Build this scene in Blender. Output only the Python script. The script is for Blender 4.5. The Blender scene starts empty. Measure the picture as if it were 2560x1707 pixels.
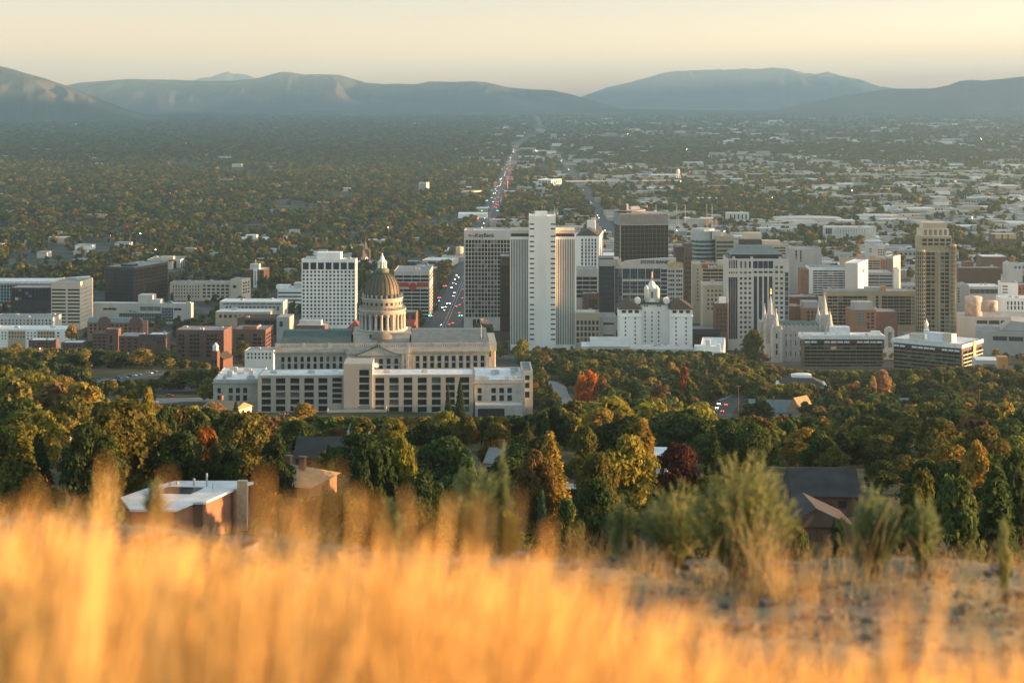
import bpy, math, random
import numpy as np
from mathutils import Vector

SC = bpy.context.scene
COL = SC.collection
R = math.radians
F = 4400.0            # focal length in photo pixels (2560 wide)
UC, VH = 1280.0, 235.0  # principal column, horizon row

# ------------------------------------------------------------------ camera
cam = bpy.data.cameras.new("camera")
cam.sensor_fit = 'HORIZONTAL'; cam.sensor_width = 36.0
cam.lens = 36.0 * F / 2560.0
cam.shift_y = -(853.5 - VH) / 2560.0
cam.clip_start = 0.2; cam.clip_end = 90000
cam.dof.use_dof = True; cam.dof.focus_distance = 1200.0
cam.dof.aperture_fstop = 2.4
camo = bpy.data.objects.new("camera", cam); COL.objects.link(camo)
camo.location = (0, 0, 0); camo.rotation_euler = (R(90), 0, 0)
SC.camera = camo

# ------------------------------------------------------------------ sky, sun, exposure
SUN_EL, SUN_AZ = 3.2, 0.8     # sun stands to the right (+X), a little toward the camera
w = bpy.data.worlds.new("World"); SC.world = w; w.use_nodes = True
nt = w.node_tree; nt.nodes.clear()
sky = nt.nodes.new("ShaderNodeTexSky"); sky.sky_type = 'NISHITA'
sky.sun_disc = False; sky.sun_elevation = R(SUN_EL); sky.sun_rotation = R(90.0 + SUN_AZ)
sky.altitude = 1400; sky.air_density = 1.0; sky.dust_density = 2.0; sky.ozone_density = 1.2
bg = nt.nodes.new("ShaderNodeBackground"); bg.inputs['Strength'].default_value = 0.145
tintn = nt.nodes.new("ShaderNodeMix"); tintn.data_type = 'RGBA'; tintn.blend_type = 'MULTIPLY'
tintn.inputs[0].default_value = 1.0
# the evening sky is warmer and dimmer along the horizon, cooler and stronger overhead
tcn = nt.nodes.new("ShaderNodeTexCoord"); spn = nt.nodes.new("ShaderNodeSeparateXYZ"); rmp = nt.nodes.new("ShaderNodeValToRGB")
nt.links.new(tcn.outputs['Generated'], spn.inputs[0]); nt.links.new(spn.outputs['Z'], rmp.inputs[0])
els = rmp.color_ramp.elements
els[0].position, els[0].color = 0.0, (0.98, 0.75, 0.66, 1); els[1].position, els[1].color = 0.8, (1.08, 1.12, 1.05, 1)
for ps, cl in ((0.05, (0.65, 0.585, 0.67)), (0.25, (0.92, 0.94, 0.88))):
    e_ = els.new(ps); e_.color = (*cl, 1)
nt.links.new(rmp.outputs[0], tintn.inputs[7])
wo = nt.nodes.new("ShaderNodeOutputWorld")
hsv = nt.nodes.new('ShaderNodeHueSaturation'); hsv.inputs['Saturation'].default_value = 0.66
nt.links.new(sky.outputs[0], hsv.inputs['Color']); nt.links.new(hsv.outputs[0], tintn.inputs[6]); nt.links.new(tintn.outputs[2], bg.inputs[0]); nt.links.new(bg.outputs[0], wo.inputs[0])
SUND = Vector((math.cos(R(SUN_AZ)) * math.cos(R(SUN_EL)), -math.sin(R(SUN_AZ)) * math.cos(R(SUN_EL)), math.sin(R(SUN_EL))))
sl = bpy.data.lights.new("sun", 'SUN'); sl.energy = 5.0; sl.angle = R(0.5); sl.color = (1.0, 0.53, 0.22)
so = bpy.data.objects.new("sun", sl); COL.objects.link(so)
so.rotation_euler = SUND.to_track_quat('Z', 'Y').to_euler()
SC.view_settings.view_transform = 'Standard'; SC.view_settings.look = 'None'
SC.view_settings.exposure = 2.36; SC.view_settings.gamma = 1.0
SC.cycles.use_denoising = True
SC.cycles.max_bounces = 6; SC.cycles.diffuse_bounces = 3; SC.cycles.glossy_bounces = 2
SC.cycles.transmission_bounces = 4; SC.cycles.transparent_max_bounces = 8; SC.cycles.volume_bounces = 0
SC.cycles.sample_clamp_indirect = 6.0
SC.cycles.caustics_reflective = False; SC.cycles.caustics_refractive = False

# ------------------------------------------------------------------ pixel <-> world
def at(U, V, d): return Vector(((U - UC) * d / F, d, (VH - V) * d / F))
def pxx(U, d): return (U - UC) * d / F
def pzz(V, d): return (VH - V) * d / F
def U_of(x, y): return UC + F * x / y
_GY = [-60, -5, 2, 6.5, 9.5, 11.5, 14, 60, 150, 290, 450, 650, 800, 900, 1000, 1150, 1400, 1520, 1650, 2000, 60000]
_GZ = [2.5, -0.9, -1.25, -2.05, -2.58, -3.0, -4.4, -34, -56, -71, -92, -124, -151, -165, -175, -190, -217, -233, -240, -242, -242]
def ground(x, y):
    z = np.interp(y, _GY, _GZ)
    y = np.asarray(y, float); x = np.asarray(x, float)
    side = np.clip((y - 120) / 400, 0, 1) * np.clip((1500 - y) / 400, 0, 1)
    z = z + side * np.clip(-(x + 30 + 0.0 * y) / 220, -0.6, 1.0) * 9.0      # the slope is a little higher on the east
    z = z + np.clip((y - 20) / 60, 0, 1) * np.clip((1300 - y) / 300, 0, 1) * (1.2 * np.sin(x / 37.0 + y / 61.0) + 0.8 * np.sin(x / 19.0 - y / 45.0))
    return z
def gz(x, y): return float(ground(x, y))

# ------------------------------------------------------------------ materials
MATS = {}
def lin(c):
    return tuple((v / 12.92 if v <= 0.04045 else ((v + 0.055) / 1.055) ** 2.4) for v in c)
def mat(name, col, rough=0.8, nscale=0.25, namt=0.18, metal=0.0, spec=0.3, emit=None, estr=0.0, bump=0.0, streak=False):
    if name in MATS: return MATS[name]
    m = bpy.data.materials.new(name); m.use_nodes = True; MATS[name] = m
    t = m.node_tree; b = t.nodes["Principled BSDF"]
    b.inputs['Roughness'].default_value = rough; b.inputs['Metallic'].default_value = metal
    b.inputs['Specular IOR Level'].default_value = spec
    if namt > 0:
        tc = t.nodes.new("ShaderNodeTexCoord"); mp = t.nodes.new("ShaderNodeMapping")
        mp.inputs['Scale'].default_value = (1, 1, 0.25) if streak else (1, 1, 1)
        n = t.nodes.new("ShaderNodeTexNoise"); n.inputs['Scale'].default_value = nscale; n.inputs['Detail'].default_value = 6
        rp = t.nodes.new("ShaderNodeValToRGB")
        rp.color_ramp.elements[0].position = 0.3; rp.color_ramp.elements[1].position = 0.7
        a = [max(0, c * (1 - namt)) for c in col]; z = [min(1, c * (1 + namt)) for c in col]
        rp.color_ramp.elements[0].color = (*a, 1); rp.color_ramp.elements[1].color = (*z, 1)
        t.links.new(tc.outputs['Object'], mp.inputs[0]); t.links.new(mp.outputs[0], n.inputs['Vector'])
        t.links.new(n.outputs['Fac'], rp.inputs[0]); t.links.new(rp.outputs[0], b.inputs['Base Color'])
        if bump > 0:
            bp = t.nodes.new("ShaderNodeBump"); bp.inputs['Strength'].default_value = bump
            t.links.new(n.outputs['Fac'], bp.inputs['Height']); t.links.new(bp.outputs[0], b.inputs['Normal'])
    else:
        b.inputs['Base Color'].default_value = (*col, 1)
    if emit:
        b.inputs['Emission Color'].default_value = (*emit, 1); b.inputs['Emission Strength'].default_value = estr
    return m

def leaf_mat(name, use_attr=False, trans=0.35, hue_noise=0.25):
    """foliage: diffuse + translucent; tree colour from the object's own colour or from a per-face attribute"""
    m = bpy.data.materials.new(name); m.use_nodes = True; MATS[name] = m
    t = m.node_tree; t.nodes.clear()
    out = t.nodes.new("ShaderNodeOutputMaterial"); d = t.nodes.new("ShaderNodeBsdfDiffuse"); tr = t.nodes.new("ShaderNodeBsdfTranslucent")
    mx = t.nodes.new("ShaderNodeMixShader"); mx.inputs[0].default_value = trans
    if use_attr:
        src = t.nodes.new("ShaderNodeAttribute"); src.attribute_name = "tint"; c = src.outputs['Color']
    else:
        src = t.nodes.new("ShaderNodeObjectInfo"); c = src.outputs['Color']
    geo = t.nodes.new("ShaderNodeNewGeometry")
    n = t.nodes.new("ShaderNodeTexNoise"); n.inputs['Scale'].default_value = 0.6; n.inputs['Detail'].default_value = 3
    mr = t.nodes.new("ShaderNodeMapRange"); mr.inputs[1].default_value = 0.3; mr.inputs[2].default_value = 0.7
    mr.inputs[3].default_value = 1 - hue_noise; mr.inputs[4].default_value = 1 + hue_noise
    ri = t.nodes.new("ShaderNodeMapRange"); ri.inputs[3].default_value = 0.75; ri.inputs[4].default_value = 1.25
    mul = t.nodes.new("ShaderNodeMath"); mul.operation = 'MULTIPLY'
    vm = t.nodes.new("ShaderNodeVectorMath"); vm.operation = 'SCALE'
    t.links.new(geo.outputs['Position'], n.inputs['Vector']); t.links.new(n.outputs['Fac'], mr.inputs[0])
    t.links.new(geo.outputs['Random Per Island'], ri.inputs[0])
    t.links.new(mr.outputs[0], mul.inputs[0]); t.links.new(ri.outputs[0], mul.inputs[1])
    t.links.new(c, vm.inputs[0]); t.links.new(mul.outputs[0], vm.inputs['Scale'])
    t.links.new(vm.outputs[0], d.inputs[0]); t.links.new(vm.outputs[0], tr.inputs[0])
    t.links.new(d.outputs[0], mx.inputs[1]); t.links.new(tr.outputs[0], mx.inputs[2]); t.links.new(mx.outputs[0], out.inputs[0])
    return m

# ------------------------------------------------------------------ mesh builder
class MB:
    def __init__(s): s.v = []; s.f = []
    def quad(s, a, b, c, d):
        i = len(s.v); s.v += [tuple(a), tuple(b), tuple(c), tuple(d)]; s.f.append((i, i + 1, i + 2, i + 3))
    def poly(s, pts):
        i = len(s.v); s.v += [tuple(p) for p in pts]; s.f.append(tuple(range(i, i + len(pts))))
    def box(s, x0, x1, y0, y1, z0, z1):
        if x1 < x0: x0, x1 = x1, x0
        if y1 < y0: y0, y1 = y1, y0
        if z1 < z0: z0, z1 = z1, z0
        i = len(s.v)
        s.v += [(x0, y0, z0), (x1, y0, z0), (x1, y1, z0), (x0, y1, z0), (x0, y0, z1), (x1, y0, z1), (x1, y1, z1), (x0, y1, z1)]
        s.f += [(i, i + 3, i + 2, i + 1), (i + 4, i + 5, i + 6, i + 7), (i, i + 1, i + 5, i + 4), (i + 1, i + 2, i + 6, i + 5), (i + 2, i + 3, i + 7, i + 6), (i + 3, i, i + 4, i + 7)]
        return s
    def prism(s, pts, z0, z1, pts1=None):
        n = len(pts); i = len(s.v); q = pts1 or pts
        s.v += [(p[0], p[1], z0) for p in pts] + [(p[0], p[1], z1) for p in q]
        s.f.append(tuple(range(i + n - 1, i - 1, -1))); s.f.append(tuple(range(i + n, i + 2 * n)))
        for k in range(n): s.f.append((i + k, i + (k + 1) % n, i + n + (k + 1) % n, i + n + k))
        return s
    def extr_y(s, pts, y0, y1):
        """polygon in XZ (counter-clockwise seen from -y) extruded along y"""
        n = len(pts); i = len(s.v)
        s.v += [(p[0], y0, p[1]) for p in pts] + [(p[0], y1, p[1]) for p in pts]
        s.f.append(tuple(range(i, i + n))); s.f.append(tuple(range(i + 2 * n - 1, i + n - 1, -1)))
        for k in range(n): s.f.append((i + (k + 1) % n, i + k, i + n + k, i + n + (k + 1) % n))
        return s
    def extr_x(s, pts, x0, x1):
        n = len(pts); i = len(s.v)
        s.v += [(x0, p[0], p[1]) for p in pts] + [(x1, p[0], p[1]) for p in pts]
        s.f.append(tuple(range(i + n - 1, i - 1, -1))); s.f.append(tuple(range(i + n, i + 2 * n)))
        for k in range(n): s.f.append((i + k, i + (k + 1) % n, i + n + (k + 1) % n, i + n + k))
        return s
    def lathe(s, prof, cx=0, cy=0, n=24, a0=0.0):
        i = len(s.v); m = len(prof)
        for r, z in prof:
            for k in range(n):
                a = a0 + 2 * math.pi * k / n
                s.v.append((cx + r * math.cos(a), cy + r * math.sin(a), z))
        for j in range(m - 1):
            for k in range(n):
                s.f.append((i + j * n + k, i + j * n + (k + 1) % n, i + (j + 1) * n + (k + 1) % n, i + (j + 1) * n + k))
        s.f.append(tuple(i + k for k in range(n - 1, -1, -1))); s.f.append(tuple(i + (m - 1) * n + k for k in range(n)))
        return s
    def tube(s, p, q, r0, r1=None, n=6):
        p = Vector(p); q = Vector(q); r1 = r0 if r1 is None else r1
        d = (q - p).normalized(); u = d.orthogonal().normalized(); v = d.cross(u)
        i = len(s.v)
        for c, r in ((p, r0), (q, r1)):
            for k in range(n):
                a = 2 * math.pi * k / n
                s.v.append(tuple(c + (u * math.cos(a) + v * math.sin(a)) * r))
        for k in range(n): s.f.append((i + k, i + (k + 1) % n, i + n + (k + 1) % n, i + n + k))
        s.f.append(tuple(i + k for k in range(n - 1, -1, -1))); s.f.append(tuple(i + n + k for k in range(n)))
        return s
    def hip(s, x0, x1, y0, y1, z0, z1, ov=0.0, ridge=None):
        """hip roof; ridge runs along the longer side"""
        x0 -= ov; x1 += ov; y0 -= ov; y1 += ov
        W, D = x1 - x0, y1 - y0
        if W >= D:
            r = D / 2 if ridge is None else ridge
            a = (x0 + r, (y0 + y1) / 2, z1); b = (x1 - r, (y0 + y1) / 2, z1)
            A, B, C, E = (x0, y0, z0), (x1, y0, z0), (x1, y1, z0), (x0, y1, z0)
            s.quad(A, B, b, a); s.poly([B, C, b]); s.quad(C, E, a, b); s.poly([E, A, a])
        else:
            r = W / 2 if ridge is None else ridge
            a = ((x0 + x1) / 2, y0 + r, z1); b = ((x0 + x1) / 2, y1 - r, z1)
            A, B, C, E = (x0, y0, z0), (x1, y0, z0), (x1, y1, z0), (x0, y1, z0)
            s.poly([A, B, a]); s.quad(B, C, b, a); s.poly([C, E, b]); s.quad(E, A, a, b)
        s.quad((x0, y0, z0), (x0, y1, z0), (x1, y1, z0), (x1, y0, z0))
        return s
    def mesh(s, name, m, smooth=False):
        me = bpy.data.meshes.new(name); me.from_pydata(s.v, [], s.f); me.update()
        if m: me.materials.append(m)
        if smooth: me.shade_smooth()
        return me
    def build(s, name, m, parent=None, smooth=False, loc=None):
        return link(name, s.mesh(name, m, smooth), parent, loc)

def link(name, me, parent=None, loc=None, rz=None):
    o = bpy.data.objects.new(name, me); COL.objects.link(o)
    if parent is not None: o.parent = parent
    if loc is not None: o.location = loc
    if rz is not None: o.rotation_euler = (0, 0, rz)
    return o
def tag(o, label=None, cat=None, group=None, kind=None):
    if label: o['label'] = label
    if cat: o['category'] = cat
    if group: o['group'] = group
    if kind: o['kind'] = kind
    return o
def empty(name, loc, rz=0.0):
    o = bpy.data.objects.new(name, None); COL.objects.link(o)
    o.location = loc; o.rotation_euler = (0, 0, rz); o.empty_display_size = 2
    return o
def np_mesh(name, quads, m, tint=None):
    """quads: (n,4,3) array"""
    n = len(quads); me = bpy.data.meshes.new(name)
    me.vertices.add(4 * n); me.loops.add(4 * n); me.polygons.add(n)
    me.vertices.foreach_set("co", np.ascontiguousarray(quads, np.float32).ravel())
    me.loops.foreach_set("vertex_index", np.arange(4 * n, dtype=np.int32))
    me.polygons.foreach_set("loop_start", np.arange(0, 4 * n, 4, dtype=np.int32))
    me.polygons.foreach_set("loop_total", np.full(n, 4, np.int32))
    me.update(calc_edges=True)
    if tint is not None:
        a = me.attributes.new("tint", 'FLOAT_COLOR', 'FACE')
        a.data.foreach_set("color", np.concatenate([tint, np.ones((n, 1))], 1).astype(np.float32).ravel())
    me.materials.append(m)
    return me
def grid_mesh(name, P, m, smooth=True):
    """P: (rows, cols, 3)"""
    r, c, _ = P.shape
    me = bpy.data.meshes.new(name)
    idx = np.arange(r * c).reshape(r, c)
    f = np.stack([idx[:-1, :-1], idx[:-1, 1:], idx[1:, 1:], idx[1:, :-1]], -1).reshape(-1, 4)
    n = len(f)
    me.vertices.add(r * c); me.loops.add(4 * n); me.polygons.add(n)
    me.vertices.foreach_set("co", P.astype(np.float32).ravel())
    me.loops.foreach_set("vertex_index", f.astype(np.int32).ravel())
    me.polygons.foreach_set("loop_start", np.arange(0, 4 * n, 4, dtype=np.int32))
    me.polygons.foreach_set("loop_total", np.full(n, 4, np.int32))
    me.update(calc_edges=True)
    if smooth: me.shade_smooth()
    me.materials.append(m)
    return me
rng = np.random.default_rng(7)
def vnoise(x, y, seed=0):
    """smooth value noise"""
    xi = np.floor(x).astype(np.int64); yi = np.floor(y).astype(np.int64); fx = x - xi; fy = y - yi
    def h(a, b):
        n = (a * 374761393 + b * 668265263 + seed * 974711) & 0x7fffffff
        n = ((n ^ (n >> 13)) * 1274126177) & 0x7fffffff
        return ((n ^ (n >> 16)) & 0xffff) / 65535.0
    u = fx * fx * (3 - 2 * fx); v = fy * fy * (3 - 2 * fy)
    return (h(xi, yi) * (1 - u) + h(xi + 1, yi) * u) * (1 - v) + (h(xi, yi + 1) * (1 - u) + h(xi + 1, yi + 1) * u) * v
def fbm(x, y, seed=0, o=5):
    s = 0; a = 0.5
    for k in range(o): s = s + a * vnoise(x * 2 ** k, y * 2 ** k, seed + k); a *= 0.5
    return s

# ------------------------------------------------------------------ ground sheet
def ground_material():
    m = bpy.data.materials.new("ground_soil"); m.use_nodes = True
    t = m.node_tree; b = t.nodes["Principled BSDF"]; b.inputs['Roughness'].default_value = 0.95; b.inputs['Specular IOR Level'].default_value = 0.1
    geo = t.nodes.new("ShaderNodeNewGeometry"); sep = t.nodes.new("ShaderNodeSeparateXYZ")
    t.links.new(geo.outputs['Position'], sep.inputs[0])
    def noise(sc, det=6):
        n = t.nodes.new("ShaderNodeTexNoise"); n.inputs['Scale'].default_value = sc; n.inputs['Detail'].default_value = det
        t.links.new(geo.outputs['Position'], n.inputs['Vector']); return n.outputs['Fac']
    def ramp(f, stops):
        r = t.nodes.new("ShaderNodeValToRGB"); e = r.color_ramp.elements
        e[0].position, e[0].color = stops[0][0], (*stops[0][1], 1); e[1].position, e[1].color = stops[-1][0], (*stops[-1][1], 1)
        for p, c in stops[1:-1]:
            k = e.new(p); k.color = (*c, 1)
        t.links.new(f, r.inputs[0]); return r.outputs[0]
    def mix(f, a, c):
        x = t.nodes.new("ShaderNodeMix"); x.data_type = 'RGBA'; t.links.new(f, x.inputs[0]); t.links.new(a, x.inputs[6]); t.links.new(c, x.inputs[7]); return x.outputs[2]
    def step(lo, hi):
        x = t.nodes.new("ShaderNodeMapRange"); x.inputs[1].default_value = lo; x.inputs[2].default_value = hi; t.links.new(sep.outputs['Y'], x.inputs[0]); return x.outputs[0]
    gravel = ramp(noise(9.0, 10), [(0.3, (0.07, 0.07, 0.066)), (0.5, (0.125, 0.124, 0.112)), (0.62, (0.165, 0.162, 0.145)), (0.75, (0.22, 0.215, 0.19))])
    straw = ramp(noise(30.0, 8), [(0.3, (0.16, 0.14, 0.085)), (0.7, (0.32, 0.28, 0.175))])
    near = mix(ramp(noise(0.9, 4), [(0.36, (0, 0, 0)), (0.50, (1, 1, 1))]), gravel, straw)
    slope = ramp(noise(0.05, 8), [(0.3, (0.03, 0.038, 0.018)), (0.5, (0.06, 0.06, 0.028)), (0.7, (0.15, 0.11, 0.05))])
    town = ramp(noise(0.02, 8), [(0.3, (0.03, 0.036, 0.024)), (0.5, (0.06, 0.06, 0.05)), (0.68, (0.14, 0.135, 0.125))])
    far = ramp(noise(0.006, 12), [(0.34, (0.025, 0.032, 0.022)), (0.52, (0.04, 0.046, 0.034)), (0.60, (0.075, 0.075, 0.065)), (0.7, (0.26, 0.25, 0.23))])
    c = mix(step(20, 60), near, slope); c = mix(step(1250, 1500), c, town); c = mix(step(4500, 8000), c, far)
    t.links.new(c, b.inputs['Base Color'])
    bp = t.nodes.new("ShaderNodeBump"); bp.inputs['Strength'].default_value = 0.5; bp.inputs['Distance'].default_value = 0.05
    t.links.new(noise(14.0, 8), bp.inputs['Height']); t.links.new(bp.outputs[0], b.inputs['Normal'])
    return m
ys = np.unique(np.concatenate([np.linspace(-60, 0, 16), np.linspace(0, 16, 81), np.geomspace(16.5, 2000, 150), np.geomspace(2050, 37200, 58)]))
ts = np.linspace(-1, 1, 181)
YY, TT = np.meshgrid(ys, ts, indexing='ij')
XX = TT * (26 + 0.62 * np.clip(YY, 0, None))
ZZ = ground(XX, YY)
nearm = np.clip((16 - YY) / 3, 0, 1)
ZZ = ZZ + nearm * ((fbm(XX * 1.4, YY * 1.4, 3) - 0.5) * 0.22 + (fbm(XX * 0.35, YY * 0.35, 9) - 0.5) * 0.35)
ZZ = ZZ + np.clip((13.5 - YY) / 2, 0, 1) * np.clip((YY - 4) / 4, 0, 1) * np.clip(-XX / 4, -0.5, 1) * 0.22
gnd = link("ground", grid_mesh("ground", np.stack([XX, YY, ZZ], -1), ground_material()))
tag(gnd, kind="structure")

# ------------------------------------------------------------------ mountains
def mountain_material():
    m = bpy.data.materials.new("mountain_scrub"); m.use_nodes = True
    t = m.node_tree; b = t.nodes["Principled BSDF"]; b.inputs['Roughness'].default_value = 1; b.inputs['Specular IOR Level'].default_value = 0
    geo = t.nodes.new("ShaderNodeNewGeometry"); n = t.nodes.new("ShaderNodeTexNoise"); n.inputs['Scale'].default_value = 0.0011; n.inputs['Detail'].default_value = 11
    t.links.new(geo.outputs['Position'], n.inputs['Vector'])
    r = t.nodes.new("ShaderNodeValToRGB"); e = r.color_ramp.elements
    e[0].position = 0.35; e[0].color = (0.035, 0.04, 0.03, 1); e[1].position = 0.72; e[1].color = (0.13, 0.115, 0.09, 1)
    k = e.new(0.54); k.color = (0.06, 0.06, 0.045, 1)
    t.links.new(n.outputs['Fac'], r.inputs[0]); t.links.new(r.outputs[0], b.inputs['Base Color'])
    return m
MM = mountain_material()
MPALE = mat("mountain_pale_rock", (.12, .115, .11), 1, .002, .15)
def mountain(pts, d, width, seed, rough=0.16, name="mountain", back=1.0, m=None):
    """ridge silhouette given in photo pixels at distance d; a real heightfield with spurs"""
    U = np.array([p[0] for p in pts], float); V = np.array([p[1] for p in pts], float)
    us = np.arange(U[0], U[-1] + 1, 3.0); vs = np.interp(us, U, V)
    h = (VH - vs) * d / F + 242 + 10
    h = np.maximum(h, 0)
    vv = np.linspace(-1, back, 61)
    X = np.zeros((len(vv), len(us))); Y = X.copy(); Z = X.copy()
    for i, t in enumerate(vv):
        y = d + t * width + 250 * (fbm(us * 0.02, us * 0 + 1, seed) - 0.5)
        x = (us - UC) / F * y
        wx = x + 500 * (fbm(x / 1400, np.full_like(x, t * width / 1400), seed + 5) - .5)
        tw = np.full_like(x, t * width)
        r1 = 1 - np.abs(2 * vnoise(wx / 950.0, tw / 2600.0, seed + 8) - 1); r2 = 1 - np.abs(2 * vnoise(wx / 420.0, tw / 1100.0, seed + 9) - 1); r3 = 1 - np.abs(2 * vnoise(wx / 190.0, tw / 420.0, seed + 10) - 1)
        f = (1 - abs(t)) ** 1.1; k_ = min(1, abs(t) * 4) * (1 - abs(t)) ** .4
        hh = h * f * (1 + k_ * (0.62 * (r1 - .55) + 0.50 * (r2 - .55) + 0.30 * (r3 - .5)))
        hh = hh + h * rough * .6 * (fbm(x / 160, tw / 160, seed + 2) - 0.5) * min(1, abs(t) * 3 + 0.10) * f
        hh = np.minimum(hh, h * (1 - .35 * abs(t)) + 1)
        X[i] = x; Y[i] = y; Z[i] = -252 + hh
    o = link(name, grid_mesh(name, np.stack([X, Y, Z], -1), m or MM))
    tag(o, kind="structure"); return o
mountain([(-420, 110), (-200, 128), (0, 166), (30, 173), (60, 182), (110, 196), (160, 213), (240, 243), (300, 268), (350, 284), (420, 290)], 17000, 2600, 3)
mountain([(60, 250), (150, 218), (200, 207), (260, 203), (320, 198), (440, 200), (520, 203), (580, 202), (640, 197), (670, 189), (700, 180), (725, 181), (760, 187), (800, 186), (850, 188), (880, 197), (915, 207), (960, 211), (1000, 210), (1040, 211), (1075, 204), (1130, 205), (1180, 204), (1215, 206), (1270, 219), (1330, 224), (1380, 226), (1430, 237), (1500, 258), (1600, 284)], 24000, 2800, 11)
mountain([(300, 252), (460, 210), (500, 196), (525, 193), (550, 185), (568, 179), (585, 185), (606, 185), (625, 190), (650, 200), (760, 232)], 36200, 1000, 21, rough=0.3)
mountain([(1330, 275), (1440, 247), (1480, 233), (1520, 218), (1570, 207), (1620, 194), (1660, 182), (1690, 178), (1750, 175), (1800, 172), (1860, 170), (1900, 172), (1935, 169), (1975, 173), (2010, 181), (2040, 183), (2070, 178), (2100, 188), (2150, 199), (2200, 216), (2230, 220), (2330, 240), (2420, 270)], 33000, 4200, 31, rough=0.12, back=0.6)
mountain([(1900, 284), (2000, 262), (2080, 245), (2150, 233), (2210, 225), (2240, 222), (2330, 222), (2370, 214), (2400, 203), (2430, 200), (2460, 202), (2520, 196), (2560, 192), (2680, 180), (2860, 150)], 23000, 3000, 41)
mountain([(-500, 270), (200, 283), (700, 277), (1100, 279), (1500, 272), (1800, 276), (2200, 280), (3000, 270)], 20500, 1800, 51, rough=0.4, name="hills")
# the long range west of the valley, outside the frame: it keeps the evening sun off the far valley floor
ry = np.linspace(5200, 31000, 140); rv = np.linspace(-1, 1, 21)
RX = np.zeros((21, 140)); RZ = RX.copy()
for i, t in enumerate(rv):
    crest = 790 * np.clip((ry - 5200) / 1400, 0, 1) ** 0.8 + 70 * (fbm(ry / 900, ry * 0, 5) - 0.5)
    RX[i] = np.maximum(6500, .33 * ry + 1700) + t * 1300; RZ[i] = -250 + np.maximum(crest, 0) * (1 - abs(t)) ** 1.1
tag(link("mountain", grid_mesh("mountain", np.stack([RX, np.broadcast_to(ry, RX.shape), RZ], -1), MM)), kind="structure")

def gzm(x, y):
    """height of the ground sheet's own mesh (bilinear), so that roads and trees sit on it"""
    y = np.asarray(y, float); x = np.asarray(x, float)
    i = np.clip(np.searchsorted(ys, y) - 1, 0, len(ys) - 2); fy = (y - ys[i]) / (ys[i + 1] - ys[i])
    def row(k):
        t = x / (26 + 0.62 * np.clip(ys[k], 0, None)); c = (t + 1) / 2 * 180; j = np.clip(c.astype(int), 0, 179); f = np.clip(c - j, 0, 1)
        return ZZ[k, j] * (1 - f) + ZZ[k, j + 1] * f
    return row(i) * (1 - fy) + row(i + 1) * fy
_HY = np.concatenate([np.arange(14, 2100, 1.0), np.geomspace(2101, 40000, 1500)])
def hit(U, V):
    """where the line of sight of a photo pixel meets the ground"""
    x = (U - UC) / F * _HY; z = (VH - V) / F * _HY
    k = int(np.argmax(z <= gzm(x, _HY)))
    return float(x[k]), float(_HY[k])
# ------------------------------------------------------------------ building kit
GYAW = -0.87
GL_DARK = mat("glass_dark", (0.022, 0.028, 0.032), 0.2, 0.3, 0.5, spec=0.4)
GL_TEAL = mat("glass_teal", (0.03, 0.085, 0.095), 0.12, 0.2, 0.35, spec=0.5)
GL_BLUE = mat("glass_blue", (0.02, 0.04, 0.065), 0.12, 0.2, 0.4, spec=0.5)
GL_BROWN = mat("glass_brown", (0.035, 0.02, 0.014), 0.12, 0.15, 0.6, spec=0.5)
GL_PALE = mat("glass_pale", (0.16, 0.18, 0.17), 0.2, 0.3, 0.3, spec=0.5)
WHITE = mat("wall_white", (0.82, 0.81, 0.76), 0.8, 0.09, 0.12, streak=True)
COBW = mat("precast_pale", (0.78, 0.77, 0.70), 0.85, 0.07, 0.12, streak=True)
CREAM = mat("wall_cream", (0.56, 0.48, 0.37), 0.85, 0.08, 0.08)
TAN = mat("wall_tan", (0.42, 0.35, 0.25), 0.85, 0.08, 0.10)
TAN2 = mat("wall_sand", (0.335, 0.285, 0.195), 0.85, 0.08, 0.10)
GREY = mat("concrete_grey", (0.36, 0.36, 0.34), 0.88, 0.1, 0.14, streak=True)
LGREY = mat("concrete_light", (0.50, 0.49, 0.45), 0.88, 0.1, 0.1, streak=True)
GRANITE = mat("granite_grey", (0.385, 0.378, 0.34), 0.9, 0.35, 0.16)
GRANITE2 = mat("temple_granite", (0.43, 0.43, 0.405), 0.9, 0.4, 0.16)
MODST = mat("precast_warm", (0.40, 0.375, 0.32), 0.85, 0.12, 0.08, streak=True)
BRICK = mat("brick_red", (0.145, 0.08, 0.062), 0.9, 0.5, 0.2)
BRICK2 = mat("brick_orange", (0.26, 0.135, 0.085), 0.9, 0.5, 0.18)
BRICKD = mat("brick_brown", (0.13, 0.075, 0.055), 0.9, 0.5, 0.2)
DBROWN = mat("metal_brown", (0.06, 0.045, 0.036), 0.5, 0.2, 0.2)
BLACKM = mat("metal_black", (0.03, 0.03, 0.032), 0.45, 0.2, 0.2)
METAL = mat("metal_pale", (0.38, 0.41, 0.41), 0.45, 0.2, 0.12, metal=0.0)
RWHITE = mat("roof_white", (0.68, 0.69, 0.68), 0.7, 0.35, 0.17)
RGREY = mat("roof_grey", (0.25, 0.25, 0.25), 0.9, 0.15, 0.22)
RDARK = mat("roof_dark", (0.05, 0.048, 0.048), 0.9, 0.3, 0.3)
RBROWN = mat("roof_brown", (0.05, 0.041, 0.035), 0.9, 0.4, 0.25)
RTAN = mat("roof_tan", (0.30, 0.22, 0.13), 0.9, 0.8, 0.2)
RSLATE = mat("roof_slate", (0.17, 0.20, 0.20), 0.7, 0.3, 0.15)
RTEAL = mat("roof_copper_green", (0.075, 0.115, 0.105), 0.7, 0.2, 0.22, streak=True)
RED = mat("paint_red", (0.42, 0.05, 0.035), 0.6, 0.2, 0.1)
UNITM = mat("unit_metal", (0.45, 0.45, 0.43), 0.6, 0.5, 0.2)
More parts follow.
